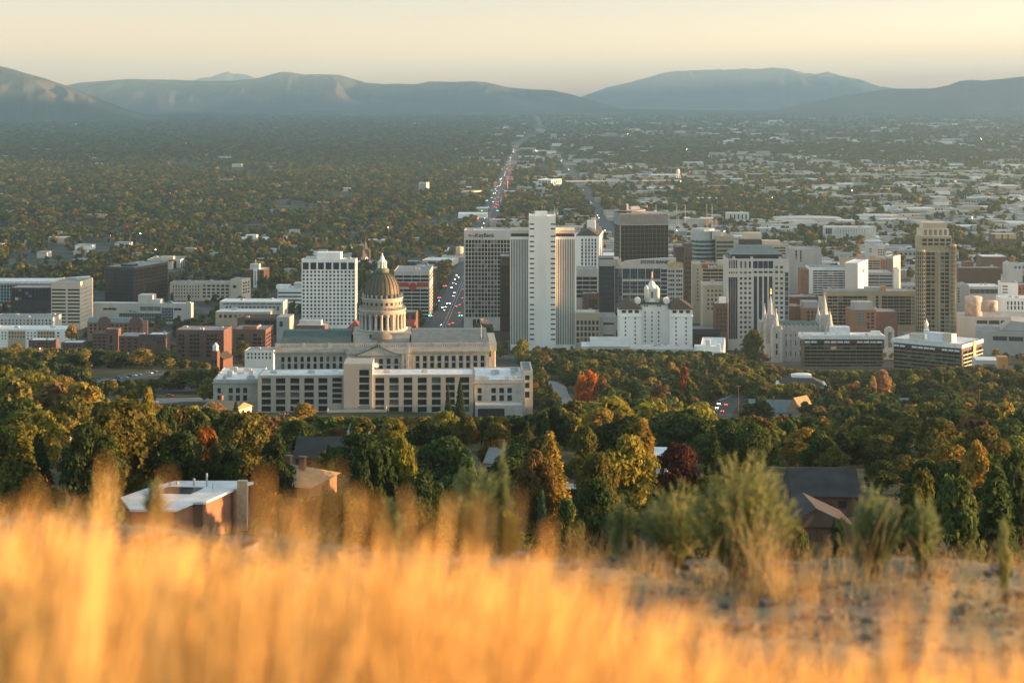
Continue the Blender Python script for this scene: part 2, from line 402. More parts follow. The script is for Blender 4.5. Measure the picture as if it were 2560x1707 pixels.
SIGNDK = mat("sign_dark", (0.02, 0.02, 0.022), 0.6, 0, 0)
SIGNW = mat("sign_white", (0.8, 0.8, 0.78), 0.6, 0, 0)
SIGNR = mat("sign_red", (0.45, 0.03, 0.03), 0.6, 0, 0)
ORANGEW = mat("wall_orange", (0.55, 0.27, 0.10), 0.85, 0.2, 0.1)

GL_BLIND = mat("glass_blind", (0.12, 0.125, 0.115), 0.3, 0.3, 0.3, spec=0.4)
GL_LIT = mat("glass_lit", (0.3, 0.2, 0.1), 0.4, 0, 0, emit=(1, .66, .32), estr=.035); GL_LIT.cycles.emission_sampling = 'NONE'
WCACHE = {}
WR = random.Random(99)
def win_mesh(wd, ht, m, th=0.08):
    k = (round(wd, 2), round(ht, 2), m.name)
    if k not in WCACHE:
        b = MB(); b.box(-wd / 2, wd / 2, -th, -0.012, -ht / 2, ht / 2)
        WCACHE[k] = b.mesh("window", m)
    return WCACHE[k]
LANDMARKS = []   # (name, U, V) for labels of trees and small houses
FOOT = []        # footprints, kept clear of trees
def footprint(x0, x1, y0, y1, m=3.0): FOOT.append((x0 - m, x1 + m, y0 - m, y1 + m))

def text_mesh(name, cu, parent):
    t = bpy.data.objects.new(name, cu); COL.objects.link(t)
    bpy.context.view_layer.update()
    me = bpy.data.meshes.new_from_object(t.evaluated_get(bpy.context.evaluated_depsgraph_get()))
    bpy.data.objects.remove(t); bpy.data.curves.remove(cu)
    return link(name, me, parent)
class Bld:
    def __init__(s, name, label, U0, U1, Vt, d, wallm, cat="office tower", yaw=GYAW, Uc=None, Ul=None, depth=28.0, group=None,
                 roofm=RGREY, parapet=0.9, units=2, glass=GL_DARK, rec=0.35, land=None, maxwin=100, zbase=None):
        s.d = d; s.yaw = R(yaw); c, n = math.cos(s.yaw), math.sin(s.yaw)
        Ax, Ay = pxx(U0, d), d; t1 = (U1 - UC) / F
        s.W = (t1 * Ay - Ax) / (c - t1 * n)
        Bx, By = Ax + s.W * c, Ay + s.W * n
        if Uc is not None:
            tc = (Uc - UC) / F; depth = (tc * By - Bx) / (-n - tc * c)
        if Ul is not None:
            tc = (Ul - UC) / F; depth = (tc * Ay - Ax) / (-n - tc * c)
        s.D = depth
        mx, my = (Ax + Bx) / 2, (Ay + By) / 2
        s.mx, s.my = mx, my
        s.zg = gz(mx, my) if zbase is None else zbase
        s.H = pzz(Vt, d) - s.zg
        s.wallm, s.glass, s.rec, s.maxwin = wallm, glass, rec, maxwin
        s.root = empty(name, (mx, my, s.zg), s.yaw); tag(s.root, label, cat, group)
        s.wb = MB(); s.regs = {}; s.parapet = parapet; s.roofm = roofm; s.units = units
        s.extra = []
        s.notop = False
        LANDMARKS.append((land or name.replace("_", " "), (U0 + (Uc or U1)) / 2, Vt)) if land else None
        cs = [(Ax, Ay), (Bx, By), (Bx - n * s.D, By + c * s.D), (Ax - n * s.D, Ay + c * s.D)]
        footprint(min(q[0] for q in cs), max(q[0] for q in cs), min(q[1] for q in cs) - (14 if d > 1250 and U0 > 700 else 3), max(q[1] for q in cs))
    def u(s, U):
        t = (U - UC) / F; c, n = math.cos(s.yaw), math.sin(s.yaw)
        return (t * s.my - s.mx) / (c - t * n)
    def v(s, V): return pzz(V, s.d) - s.zg
    def sd(s, U):   # depth on the right face for pixel column U
        c, n = math.cos(s.yaw), math.sin(s.yaw); bx, by = s.mx + c * s.W / 2, s.my + n * s.W / 2
        t = (U - UC) / F; return (t * by - bx) / (-n - t * c)
    def grid(s, face, a0, a1, z0, z1, n, m, fx=0.6, fy=0.6, glass=None, proud=0.06, wname="window", px=True, stuff=False):
        """a regular field of windows. face front: a in photo columns (px) or metres; z in photo rows (px) or metres"""
        if px:
            a0, a1 = (s.u(a0), s.u(a1)) if face == 'front' else (a0, a1)
            z0, z1 = s.v(z0), s.v(z1)
            if z0 > z1: z0, z1 = z1, z0
        fx, fy = (min(.985, fx * 1.13) if fx < .9 else fx), (min(.985, fy * 1.13) if fy < .9 else fy)
        s.regs.setdefault(face, []).append((a0, a1, z0, z1, n, m, fx, fy, glass or s.glass, proud, wname, stuff))
        return s
    def _b(s, face, a0, a1, z0, z1, p0, p1):
        """box on a face: a along, p outward"""
        if face == 'front': s.wb.box(a0, a1, -p1, -p0, z0, z1)
        elif face == 'right': s.wb.box(s.W / 2 + p0, s.W / 2 + p1, a0, a1, z0, z1)
        else: s.wb.box(-s.W / 2 - p1, -s.W / 2 - p0, a0, a1, z0, z1)
    def fbox(s, face, a0, a1, z0, z1, p0, p1): s._b(face, a0, a1, z0, z1, p0, p1)
    def part(s, name, mb, m, smooth=False): return mb.build(name, m, s.root, smooth)
    def done(s):
        W, D, H, rec = s.W, s.D, s.H, s.rec
        top = H - s.parapet
        s.wb.box(-W / 2, W / 2, 0, D, -14, top)
        if s.parapet > 0:
            t = 0.45
            s.wb.box(-W / 2, W / 2, 0, t, top, H); s.wb.box(-W / 2, W / 2, D - t, D, top, H)
            s.wb.box(-W / 2, -W / 2 + t, t, D - t, top, H); s.wb.box(W / 2 - t, W / 2, t, D - t, top, H)
        wins = []
        for face, regs in s.regs.items():
            L0, L1 = (-W / 2, W / 2) if face == 'front' else (0.0, D)
            if face == 'front': E0, E1 = L0 - (rec if 'left' in s.regs else 0), L1 + (rec if 'right' in s.regs else 0)
            else: E0, E1 = L0, L1
            ua = sorted({E0, E1} | {r[0] for r in regs} | {r[1] for r in regs}); va = sorted({-14.0, H} | {r[2] for r in regs} | {r[3] for r in regs})
            for i in range(len(ua) - 1):
                run = None
                for j in range(len(va) - 1):
                    cu, cv = (ua[i] + ua[i + 1]) / 2, (va[j] + va[j + 1]) / 2
                    cov = any(r[0] < cu < r[1] and r[2] < cv < r[3] for r in regs)
                    if not cov: run = (run[0], va[j + 1]) if run else (va[j], va[j + 1])
                    if (cov or j == len(va) - 2) and run:
                        if ua[i + 1] - ua[i] > 0.02 and run[1] - run[0] > 0.02: s._b(face, ua[i], ua[i + 1], run[0], run[1], 0, rec)
                        run = None
            for (a0, a1, z0, z1, n, m, fx, fy, gl, proud, wn, stf) in regs:
                pu, pv = (a1 - a0) / n, (z1 - z0) / m
                px_, pz_ = pu * (1 - fx) / 2, pv * (1 - fy) / 2
                ph, pvv = (rec, rec - proud) if proud >= 0 else (rec + proud, rec)
                if px_ > 0.005:
                    for k in range(n + 1):
                        b0 = a0 + k * pu - (px_ if k else 0); b1 = a0 + k * pu + (px_ if k < n else 0)
                        s._b(face, b0, b1, z0, z1, 0, ph)
                if pz_ > 0.005:
                    for k in range(m + 1):
                        b0 = z0 + k * pv - (pz_ if k else 0); b1 = z0 + k * pv + (pz_ if k < m else 0)
                        s._b(face, a0, a1, b0, b1, 0, pvv)
                for i in range(n):
                    for j in range(m):
                        wins.append((pu * fx, pv * fy, face, a0 + (i + .5) * pu, z0 + (j + .5) * pv, gl, wn, stf))
        if not s.notop:
            rb = MB(); i = 0.5 if s.parapet > 0 else -0.15
            rb.box(-W / 2 + i, W / 2 - i, i, D - i, top + 0.004, top + 0.22); s.part("roof", rb, s.roofm)
        for k in range(s.units):
            r = random.Random(hash((round(W, 1), k, round(H, 1))) & 0xffff)
            uw, ud, uh = r.uniform(1.5, 4.5), r.uniform(1.5, 4), r.uniform(0.9, 2.2)
            x, y = r.uniform(-W / 2 + 3, W / 2 - 3), r.uniform(2.5, max(3, D - 3))
            ub = MB(); ub.box(x - uw / 2, x + uw / 2, y - ud / 2, y + ud / 2, top + 0.23, top + 0.23 + uh)
            ub.box(x - uw / 4, x + uw / 4, y - ud / 4, y + ud / 4, top + 0.23 + uh, top + 0.5 + uh)
            s.part("rooftop_unit", ub, UNITM)
        s.part("wall", s.wb, s.wallm)
        wins.sort(key=lambda q: (q[7], -round(q[0] * q[1], 1), q[2] != 'front'))
        rest = {}
        for k, (ww, wh, face, a, z, gl, wn, stf) in enumerate(wins):
            if face == 'front': loc, rz = (a, 0, z), 0
            elif face == 'right': loc, rz = (W / 2, a, z), R(90)
            else: loc, rz = (-W / 2, a, z), R(-90)
            if gl.name in ('glass_dark', 'glass_brown', 'glass_blue') and ww * wh < 16:
                q_ = WR.random(); gl = GL_BLIND if q_ < .13 else GL_LIT if q_ > .994 else gl
            if k < s.maxwin and not stf: link(wn, win_mesh(ww, wh, gl), s.root, loc, rz)
            else:
                b = rest.setdefault(gl.name, (MB(), gl))[0]
                if face == 'front': b.box(a - ww / 2, a + ww / 2, -0.08, -0.012, z - wh / 2, z + wh / 2)
                elif face == 'right': b.box(W / 2 + 0.012, W / 2 + 0.08, a - ww / 2, a + ww / 2, z - wh / 2, z + wh / 2)
                else: b.box(-W / 2 - 0.08, -W / 2 - 0.012, a - ww / 2, a + ww / 2, z - wh / 2, z + wh / 2)
        for b, gl in rest.values(): tag(s.part("windows", b, gl), kind="stuff")
        return s
    def top_box(s, name, Ua, Ub, Vt, y0, y1, m, Vb=None):
        b = MB(); b.box(s.u(Ua), s.u(Ub), y0, y1, (s.H - s.parapet + 0.3) if Vb is None else s.v(Vb), s.v(Vt)); return s.part(name, b, m)
    def text(s, txt, U, V, size, m, face_off=0.0, name="lettering", bold=0.0, align='LEFT', sx=1.0):
        cu = bpy.data.curves.new(name, 'FONT'); cu.body = txt; cu.size = size; cu.extrude = 0.12; cu.offset = bold
        cu.align_x = align; cu.materials.append(m)
        o = text_mesh(name, cu, s.root)
        o.location = (s.u(U), -s.rec - 0.16 - face_off, s.v(V)); o.rotation_euler = (R(90), 0, 0); o.scale = (sx, 1, 1)
        return o

# ================================================================== the white-granite domed statehouse
def colonnade(root, n, rad, z0, z1, r, m, a_off=0.0):
    me = MB().lathe([(r * 1.35, z0), (r * 1.35, z0 + 0.5), (r, z0 + 0.6), (r * 0.86, z1 - 0.9), (r * 1.0, z1 - 0.8), (r * 1.4, z1)], n=10).mesh("column", m, True)
    for k in range(n):
        a = a_off + 2 * math.pi * k / n
        link("column", me, root, (rad * math.cos(a), rad * math.sin(a), 0))
def capitol():
    d = 990.0
    b = Bld("capitol_building", "domed granite statehouse with a green copper dome above columned drum", 687, 1223, 868, d, GRANITE, "capitol", yaw=2.4, depth=58, roofm=RGREY, parapet=0.0, units=0, rec=0.6, land="the domed capitol")
    r = b.root; v, u = b.v, b.u
    zc = v(868)
    # long wings: cornice, balustrade
    for (a, c) in ((687, 868), (1023, 1223)):
        n = 10
        b.grid('front', a + 12, c - 8, 923, 908, n, 1, 0.42, 0.78)
        b.grid('front', a + 12, c - 8, 906, 891, n, 1, 0.42, 0.78)
    b.grid('front', 928, 1018, 926, 912, 4, 1, 0.5, 0.8); b.grid('front', 928, 1018, 910, 895, 4, 1, 0.5, 0.8)
    # pilasters between the windows, cornice and balustrade
    for (a, c) in ((687, 868), (1023, 1223)):
        for k in range(11):
            x = u(a + 12) + (u(c - 8) - u(a + 12)) * k / 10
            b.wb.box(x - 0.55, x + 0.55, -1.05, -0.6, v(932), v(890))
    b.wb.box(-b.W / 2 - 0.4, b.W / 2 + 0.4, -1.7, -0.6, v(884), v(880)); b.wb.box(-b.W / 2 - 0.8, b.W / 2 + 0.8, -2.2, -0.6, v(880), v(878))
    for i in range(int(b.W / 1.2)):
        x = -b.W / 2 + 0.6 + i * 1.2
        b.wb.box(x - 0.28, x + 0.28, -0.55, -0.15, zc, zc + 1.6)
    b.wb.box(-b.W / 2, b.W / 2, -0.7, 0.0, zc + 1.6, zc + 2.1)
    for k in range(9):
        x = -b.W / 2 + 1 + k * (b.W - 2) / 8
        b.wb.box(x - 0.8, x + 0.8, -0.75, 0.05, zc, zc + 2.3)
    b.done()
    # west portico columns
    pb = MB(); pb.box(b.W / 2 + 0.3, b.W / 2 + 4.4, 6, 52, v(884), v(866)); pb.box(b.W / 2 + 0.3, b.W / 2 + 4.4, 6, 52, -2, v(930)); b.part("portico", pb, GRANITE)
    cm = MB().lathe([(0.95, v(930)), (0.95, v(928)), (0.75, v(927)), (0.66, v(887)), (1.0, v(884))], n=10).mesh("column", GRANITE, True)
    for k in range(8): link("column", cm, r, (b.W / 2 + 3.2, 8 + k * 6.0, 0))
    # centre pavilion with pediment
    cb = MB(); x0, x1 = u(867), u(1022)
    cb.box(x0, x1, -3.4, -0.72, -10, v(872)); cb.box(x0 - .5, x1 + .5, -4.2, -0.72, v(884), v(880))
    for xx in (x0 + 1, u(930), u(1008), x1 - 1): cb.box(xx - 0.8, xx + 0.8, -4.0, -3.4, -10, v(885))
    b.part("centre_pavilion", cb, GRANITE)
    for k in range(5):
        for (za, zb) in ((926, 912), (910, 895)):
            link("window", win_mesh(2.1, v(zb) - v(za) - 0.4, GL_DARK), r, (u(938 + 19 * k - 4), -3.42, (v(za) + v(zb)) / 2))
    pd = MB(); xa, xb, xm = u(890), u(1000), u(945)
    pd.extr_y([(xa, v(888)), (xb, v(888)), (xm, v(866))], -4.6, 14); b.part("pediment", pd, GRANITE)
    pr = MB(); th = 0.5
    pr.poly([(xa - .6, -5, v(888) + .1), (xm, -5, v(866) + .3), (xm, 15, v(866) + .3), (xa - .6, 15, v(888) + .1)])
    pr.poly([(xm, -5, v(866) + .3), (xb + .6, -5, v(888) + .1), (xb + .6, 15, v(888) + .1), (xm, 15, v(866) + .3)])
    b.part("pediment_roof", pr, RDARK)
    # copper roofs of the wings
    for (a, c, hh, nm) in ((700, 874, 846, RTEAL), (1028, 1218, 845, RSLATE)):
        rb = MB(); xa, xb = u(a), u(c); zt = v(hh) + 1.0
        rb.extr_x([(9, zc + .25), (49, zc + .25), (32, zt), (24, zt)], xa, xb)
        n = 22
        for k in range(n + 1):
            x = xa + (xb - xa) * k / n
            rb.quad((x - .12, 8.95, zc + .45), (x + .12, 8.95, zc + .45), (x + .12, 24, zt + .12), (x - .12, 24, zt + .12))
        b.part("copper_roof", rb, nm)
    # square pedestal under the drum
    ped = MB(); xa, xb = u(880) , u(1023); cy = 29.0; hw = (xb - xa) / 2; cx = (xa + xb) / 2
    ped.box(xa, xb, cy - hw * 0.82, cy + hw * 0.82, zc - 2, v(846)); ped.box(xa - .5, xb + .5, cy - hw * 0.82 - .5, cy + hw * 0.82 + .5, v(846), v(843))
    b.part("pedestal", ped, GRANITE)
    for uu in (930, 967): link("vent_window", win_mesh(u(uu + 9) - u(uu - 9), 2.6, DBROWN), r, (u(uu), cy - hw * 0.82, v(852)))
    # drum
    dz = (d + cy) / d
    def vd(V): return pzz(V, d + cy) - b.zg
    k = (d + cy) / F
    dr = empty("drum", (cx, cy, 0)); dr.parent = r
    def P(U): return (U - 952) * k
    base = MB().lathe([(63 * k, vd(842)), (62 * k, vd(824)), (64 * k, vd(823)), (64 * k, vd(821))], n=48)
    base.build("drum_base", GRANITE, dr, True)
    inner = MB().lathe([(46 * k, vd(821)), (46 * k, vd(782))], n=40); inner.build("drum_wall", GRANITE, dr, True)
    colonnade(dr, 24, 55 * k, vd(821), vd(783), 0.85, GRANITE)
    for q in range(24):
        a = math.pi / 24 + 2 * math.pi * q / 24
        wm = win_mesh(1.7, 6.0, GL_BROWN)
        o = link("window", wm, dr, (46 * k * math.cos(a), 46 * k * math.sin(a), vd(803)), a + math.pi / 2)
    ent = MB().lathe([(57 * k, vd(783)), (57.5 * k, vd(776)), (60 * k, vd(774)), (60 * k, vd(772.5)), (55 * k, vd(772))], n=48); ent.build("entablature", GRANITE, dr, True)
    bal = MB()
    for q in range(64):
        a = 2 * math.pi * q / 64
        x, y = 57 * k * math.cos(a), 57 * k * math.sin(a); bal.box(x - .22, x + .22, y - .22, y + .22, vd(772.4), vd(766))
    bal.build("balustrade", GRANITE, dr)
    up = MB().lathe([(50 * k, vd(772)), (50 * k, vd(748)), (52 * k, vd(746)), (52 * k, vd(744)), (47 * k, vd(743))], n=48); up.build("upper_drum", GRANITE, dr, True)
    for q in range(24):
        a = 2 * math.pi * q / 24
        link("window", win_mesh(1.3, 1.6, GL_DARK), dr, (50 * k * math.cos(a), 50 * k * math.sin(a), vd(757)), a + math.pi / 2)
    crest = MB()
    for q in range(24):
        a = 2 * math.pi * q / 24; x, y = 49 * k * math.cos(a), 49 * k * math.sin(a)
        crest.box(x - .5, x + .5, y - .5, y + .5, vd(743.5), vd(735))
    crest.build("crest_ring", GRANITE, dr)
    prof = [(46 * k, vd(743)), (46 * k, vd(736))]
    zb, zt = vd(737), vd(680)
    for q in range(15):
        t = q / 14 * math.pi / 2 * 0.91
        prof.append((44.5 * k * math.cos(t) ** 0.92, zb + (zt - zb) * math.sin(t) / math.sin(math.pi / 2 * 0.91)))
    dome = MB().lathe(prof, n=72).build("dome", mat("dome_copper", (0.12, 0.10, 0.07), 0.6, 0.3, 0.28, metal=0.0, streak=True), dr, True)
    rib = MB()
    for q in range(24):
        a = 2 * math.pi * q / 24
        ca, sa = math.cos(a), math.sin(a)
        for i in range(2, len(prof) - 1):
            (r0, z0), (r1, z1) = prof[i], prof[i + 1]
            wv = 0.24
            p = lambda rr, zz, s_: (rr * ca - s_ * wv * sa, rr * sa + s_ * wv * ca, zz)
            rib.quad(p(r0 + .28, z0, -1), p(r0 + .28, z0, 1), p(r1 + .28, z1 + .1, 1), p(r1 + .28, z1 + .1, -1))
            rib.quad(p(r0, z0, -1), p(r0 + .28, z0, -1), p(r1 + .28, z1 + .1, -1), p(r1, z1, -1)); rib.quad(p(r0 + .28, z0, 1), p(r0, z0, 1), p(r1, z1, 1), p(r1 + .28, z1 + .1, 1))
    rib.build("dome_ribs", mat("dome_rib", (0.05, 0.07, 0.05), 0.6, 0.3, 0.2), dr)
    cap = MB().lathe([(17 * k, vd(683)), (17 * k, vd(674)), (14 * k, vd(672)), (13 * k, vd(671))], n=24); cap.build("dome_cap", mat("cap_green", (0.10, 0.14, 0.09), 0.6, 0.4, 0.2), dr, True)
    lan = MB().lathe([(7 * k, vd(671)), (7 * k, vd(656)), (9.5 * k, vd(655)), (9.5 * k, vd(653)), (6 * k, vd(650)), (4 * k, vd(643)), (1.8 * k, vd(640)), (1.6 * k, vd(636)), (0.3 * k, vd(633))], n=16); lan.build("lantern", WHITE, dr, True)
    colonnade(dr, 8, 9.5 * k, vd(671), vd(655), 0.4, WHITE)
    pz = MB()
    for q in range(60):
        a = 2 * math.pi * q / 60
        x, y = 55 * k * math.cos(a), 55 * k * math.sin(a)
    return b
CAP = capitol()
footprint(pxx(640, 990), pxx(1260, 990), 940, 1060)

# ================================================================== modern senate block in front of it
def senate():
    d = 900.0
    b = Bld("office_block", "long precast office block of tall window bays in front of the domed capitol", 645, 1183, 938, d, MODST, "office building", yaw=1.8, depth=19, roofm=RWHITE, parapet=0.5, units=0, rec=1.3, land="the long office block")
    v, u, r = b.v, b.u, b.root
    bays = [(654, 678), (690, 714), (726, 749), (761, 785), (796, 819), (831, 855), (938, 961), (973, 997), (1009, 1031), (1044, 1067), (1079, 1102), (1114, 1137), (1149, 1173)]
    for (a, c) in bays:
        bot = 1030 if a < 860 else 1034
        if a < 860 and a > 820: bot = 1010
        b.grid('front', a, c, bot, 943, 1, 5, 0.98, 0.68, proud=0.25)
    b.done()
    for i in range(5):
        link("rooftop_unit", MB().box(-1.6, 1.6, -1.2, 1.2, 0, 1.2).mesh("rooftop_unit", UNITM), r, (u(680 + i * 95), 9, v(938)))
    # central tower and podium
    t = MB(); x0, x1 = u(860), u(932)
    t.box(x0, u(898), -3.2, 16, -12, v(908)); t.box(u(924), x1, -3.2, 16, -12, v(908)); t.box(u(898), u(924), -2.2, 16, -12, v(908))
    for k in range(6):
        z = v(1012) + (v(922) - v(1012)) * k / 5
        t.box(u(898), u(924), -3.0, -2.2, z - 0.35, z + 0.35)
    t.box(u(898), u(924), -3.2, -2.2, v(920), v(908))
    b.part("stair_tower", t, MODST)
    for k in range(5):
        z = v(1012) + (v(922) - v(1012)) * (k + .5) / 5
        link("window", win_mesh(u(923) - u(899), 2.9, GL_DARK), r, (u(911), -2.21, z))
    p = MB(); p.box(u(820), u(968), -9, -3.3, -12, v(1022)); p.box(u(820), u(823), -9, -3.3, v(1022), v(1018)); p.box(u(965), u(968), -9, -3.3, v(1022), v(1012)); b.part("podium", p, MODST)
    for uu in (915, 943): link("window", win_mesh(u(uu + 9) - u(uu - 9), 1.8, GL_DARK), r, (u(uu), -9, v(1033)))
    # satellite dish on the tower roof
    for (uu, vv, rad) in ((939, 922, 1.3), (835, 934, 1.0)):
        ds = MB().lathe([(0.1, 0), (rad * .6, 0.25), (rad, 0.8), (rad * .95, 0.82), (rad * .5, 0.35)], n=14); o = b.part("satellite_dish", ds, SIGNW, True); o.location = (u(uu), 4, v(vv) + .6); o.rotation_euler = (R(60), 0, R(20))
    return b
SEN = senate()
# ------------------------------------------------------------------ neoclassical side wings of the same complex
def side_wing(label, U0, U1, Ua, Vt, d, wins, cat="government building", depth=42, land=None):
    b = Bld("granite_office", label, U0, U1, Vt, d, GRANITE, cat, yaw=1.8, depth=depth, roofm=RWHITE, parapet=0.7, units=8, rec=0.5, land=land)
    for (a, c, n) in wins:
        for (z0, z1) in ((Vt + 20, Vt + 34), (Vt + 38, Vt + 54), (Vt + 62, Vt + 76)):
            b.grid('front', a, c, z1, z0, n, 1, 0.5, 0.8)
    b.fbox('front', -b.W / 2 - .6, b.W / 2 + .6, b.v(Vt + 9), b.v(Vt + 6), .5, 1.1)
    b.fbox('front', -b.W / 2 - .2, b.W / 2 + .2, b.v(Vt + 58), b.v(Vt + 56), .5, .8)
    b.fbox('right', 0, b.D, b.v(Vt + 9), b.v(Vt + 6), 0, 0.8)
    b.done(); return b
EASTW = side_wing("low granite office wing with a white roof at the left end of the capitol complex", 533, 645, None, 949, 905, [(540, 556, 1), (568, 622, 3)])
WESTW = side_wing("low granite office wing with a white roof at the right end of the capitol complex", 1186, 1312, None, 949, 905, [(1190, 1208, 1), (1224, 1284, 3)])
pav = Bld("granite_pavilion", "narrow granite corner pavilion with a sunlit west face beside the white roof", 1306, 1330, 926, 912, GRANITE, "government building", yaw=1.8, depth=30, parapet=1.2, units=0, rec=0.4, roofm=RGREY)
for (z0, z1) in ((938, 950), (956, 970), (978, 994)): pav.grid('front', 1311, 1325, z1, z0, 1, 1, 0.7, 0.85); pav.grid('right', 6, 24, z1, z0, 3, 1, 0.5, 0.85)
pav.done()
gar = MB(); g0 = at(1190, 1045, 893)
terr = Bld("terrace_garage", "low granite terrace with a dark garage opening below the right granite wing", 1188, 1306, 1012, 893, GRANITE, "terrace", yaw=1.8, depth=11.5, parapet=0.8, units=0, rec=0.6, roofm=LGREY)
terr.grid('front', 1194, 1262, 1042, 1020, 1, 1, 0.98, 0.9, glass=BLACKM, wname="garage_opening"); terr.done()
# ================================================================== downtown towers
# church office tower: slender core tower between two finned wings
def cob():
    d = 1650.0
    b = Bld("finned_tower", "tallest pale tower with a blank central shaft and finned wings on both sides", 1276, 1438, 592, d, COBW, yaw=GYAW, depth=40, parapet=0, units=0, rec=1.1, roofm=RGREY, glass=GL_DARK, land="the tallest pale tower", maxwin=60)
    v, u, r = b.v, b.u, b.root
    b.grid('front', 1277, 1320, 862, 597, 11, 1, 0.5, 0.99, wname="window_strip"); b.grid('front', 1390, 1437, 862, 597, 11, 1, 0.5, 0.99, wname="window_strip")
    b.grid('right', 2, 38, 862, 597, 12, 1, 0.5, 0.99, wname="window_strip")
    b.done()
    p = MB(); p.box(-b.W / 2 + 1, b.W / 2 - 1, 2, 36, b.H + .25, v(584)); b.part("penthouse", p, BLACKM)
    p = MB(); p.box(-b.W / 2, b.W / 2, 1, 38, v(584), v(576)); b.part("penthouse_roof", p, CREAM)
    c = Bld.__new__(Bld); c.__dict__.update(b.__dict__); c.wb = MB(); c.regs = {}
    # shaft
    t = MB(); x0, x1 = u(1322), u(1389); s0, s1 = u(1336), u(1374)
    y0 = -6.0
    t.box(x0, x1, y0 + .8, 34, -10, v(541)); t.box(s0, s1, y0, y0 + .8, -10, v(541))
    rows = [y for y in (559.5, 571, 589.5, 603, 615, 627, 645.5, 657.5, 669.5, 681.7, 693.6, 705.8, 717.7, 729.8, 741.7, 759.8, 772, 784, 796, 808, 820, 834, 846)]
    L = [(x0, s0), (s1, x1)]
    zs = [v(r_) for r_ in rows]; hh = v(0) - v(3.6)
    for (a, c_) in L:
        t.box(a, a + (c_ - a) * .18, y0, y0 + .8, -10, v(541)); t.box(a + (c_ - a) * .95, c_, y0, y0 + .8, -10, v(541))
        zz = [v(541)] + [q for z in zs for q in (z + hh / 2, z - hh / 2)] + [-10]
        for k in range(0, len(zz), 2): t.box(a + (c_ - a) * .18, a + (c_ - a) * .95, y0 + .05, y0 + .8, zz[k + 1], zz[k])
        for z in zs: link("slot_window", win_mesh((c_ - a) * .77, hh, GL_DARK), r, ((a + (c_ - a) * .565), y0 + .8, z))
    t.box(x0, x0 + .8, y0, 34, v(541), v(539)); t.box(x1 - .8, x1, y0, 34, v(541), v(539)); t.box(x0 + .8, x1 - .8, y0, y0 + .5, v(541), v(539.5))
    b.part("core_shaft", t, COBW)
    p = MB(); p.box(u(1338), u(1368), 4, 20, v(541), v(531)); b.part("penthouse", p, COBW)
    for uu, h in ((1336, 5), (1343, 4), (1355, 9), (1362, 6), (1386, 5)):
        m = MB().tube((u(uu), 6, v(541)), (u(uu), 6, v(531) + h), .18, .08, 5); b.part("antenna", m, METAL)
cob()
def keybank():
    b = Bld("grid_tower", "dark-windowed grid tower with a bank sign on its blank top band", 1160, 1276, 576, 1800, LGREY, yaw=GYAW, Uc=None, depth=34, parapet=1.2, units=3, rec=0.7, roofm=LGREY, glass=GL_BROWN, land="the bank grid tower")
    b.grid('front', 1163, 1275, 793, 599, 14, 19, 0.72, 0.74, proud=0.1); b.grid('front', 1181, 1221, 816, 797, 4, 1, 0.7, 0.8)
    b.grid('right', 1, 33, 793, 599, 6, 19, 0.72, 0.74, stuff=True)
    b.done()
    b.text("KeyBank", 1188, 592.5, 5.6, SIGNDK, bold=0.07, sx=0.98)
    k = MB(); cx, cz = b.u(1175), b.v(589); off = -b.rec - .25
    n = 14; ro, ri = 1.75, 0.75
    for q in range(4):   # the bow of the key: a square ring on its corner
        a0, a1 = math.pi / 2 * q, math.pi / 2 * (q + 1)
        p = lambda rr, a: (cx + rr * 1.25 * math.cos(a), off, cz + rr * math.sin(a))
        k.quad(p(ri, a0), p(ro, a0), p(ro, a1), p(ri, a1))
    k.box(cx + 2.0, cx + 5.6, off, off + .1, cz - .3, cz + .3); k.box(cx + 3.6, cx + 4.2, off, off + .1, cz - 1.0, cz - .3); k.box(cx + 4.8, cx + 5.6, off, off + .1, cz - 1.1, cz - .3)
    b.part("key_emblem", k, SIGNR)
    p = MB(); p.box(b.u(1150), b.u(1250), -9, -.8, -8, b.v(823)); b.part("podium", p, GREY)
keybank()
b = Bld("glass_tower", "narrow dark brown glass tower squeezed between the grid tower and finned tower", 1250, 1275, 641, 1720, DBROWN, yaw=GYAW, depth=30, parapet=0.6, units=0, rec=0.4, glass=GL_BROWN)
b.grid('front', 1251, 1274, 651, 646, 9, 1, 0.6, 0.8); b.grid('front', 1252, 1274, 830, 662, 7, 1, 0.7, 0.99, wname="window_strip"); b.done()
# white thirteen-column tower
def white_tower():
    b = Bld("square_window_tower", "white slab tower dotted with small square windows left of the dome", 754, 888, 648, 1700, WHITE, yaw=GYAW, Uc=892, parapet=1.0, units=3, rec=0.5, roofm=LGREY, land="the white square-window tower", maxwin=100)
    b.grid('front', 755, 888, 674, 656, 7, 1, 0.70, 0.86)
    b.grid('front', 754.5, 888, 813.5, 675, 14, 15, 0.47, 0.5)
    b.grid('front', 820, 888, 832, 820, 7, 1, 0.5, 0.9)
    b.grid('right', 1, b.D - 1, 813.5, 675, 5, 15, 0.45, 0.5, stuff=True)
    b.done(); b.top_box("penthouse", 790, 850, 633, 5, 22, WHITE)
    b.top_box("penthouse", 762, 790, 645, 6, 20, LGREY)
white_tower()
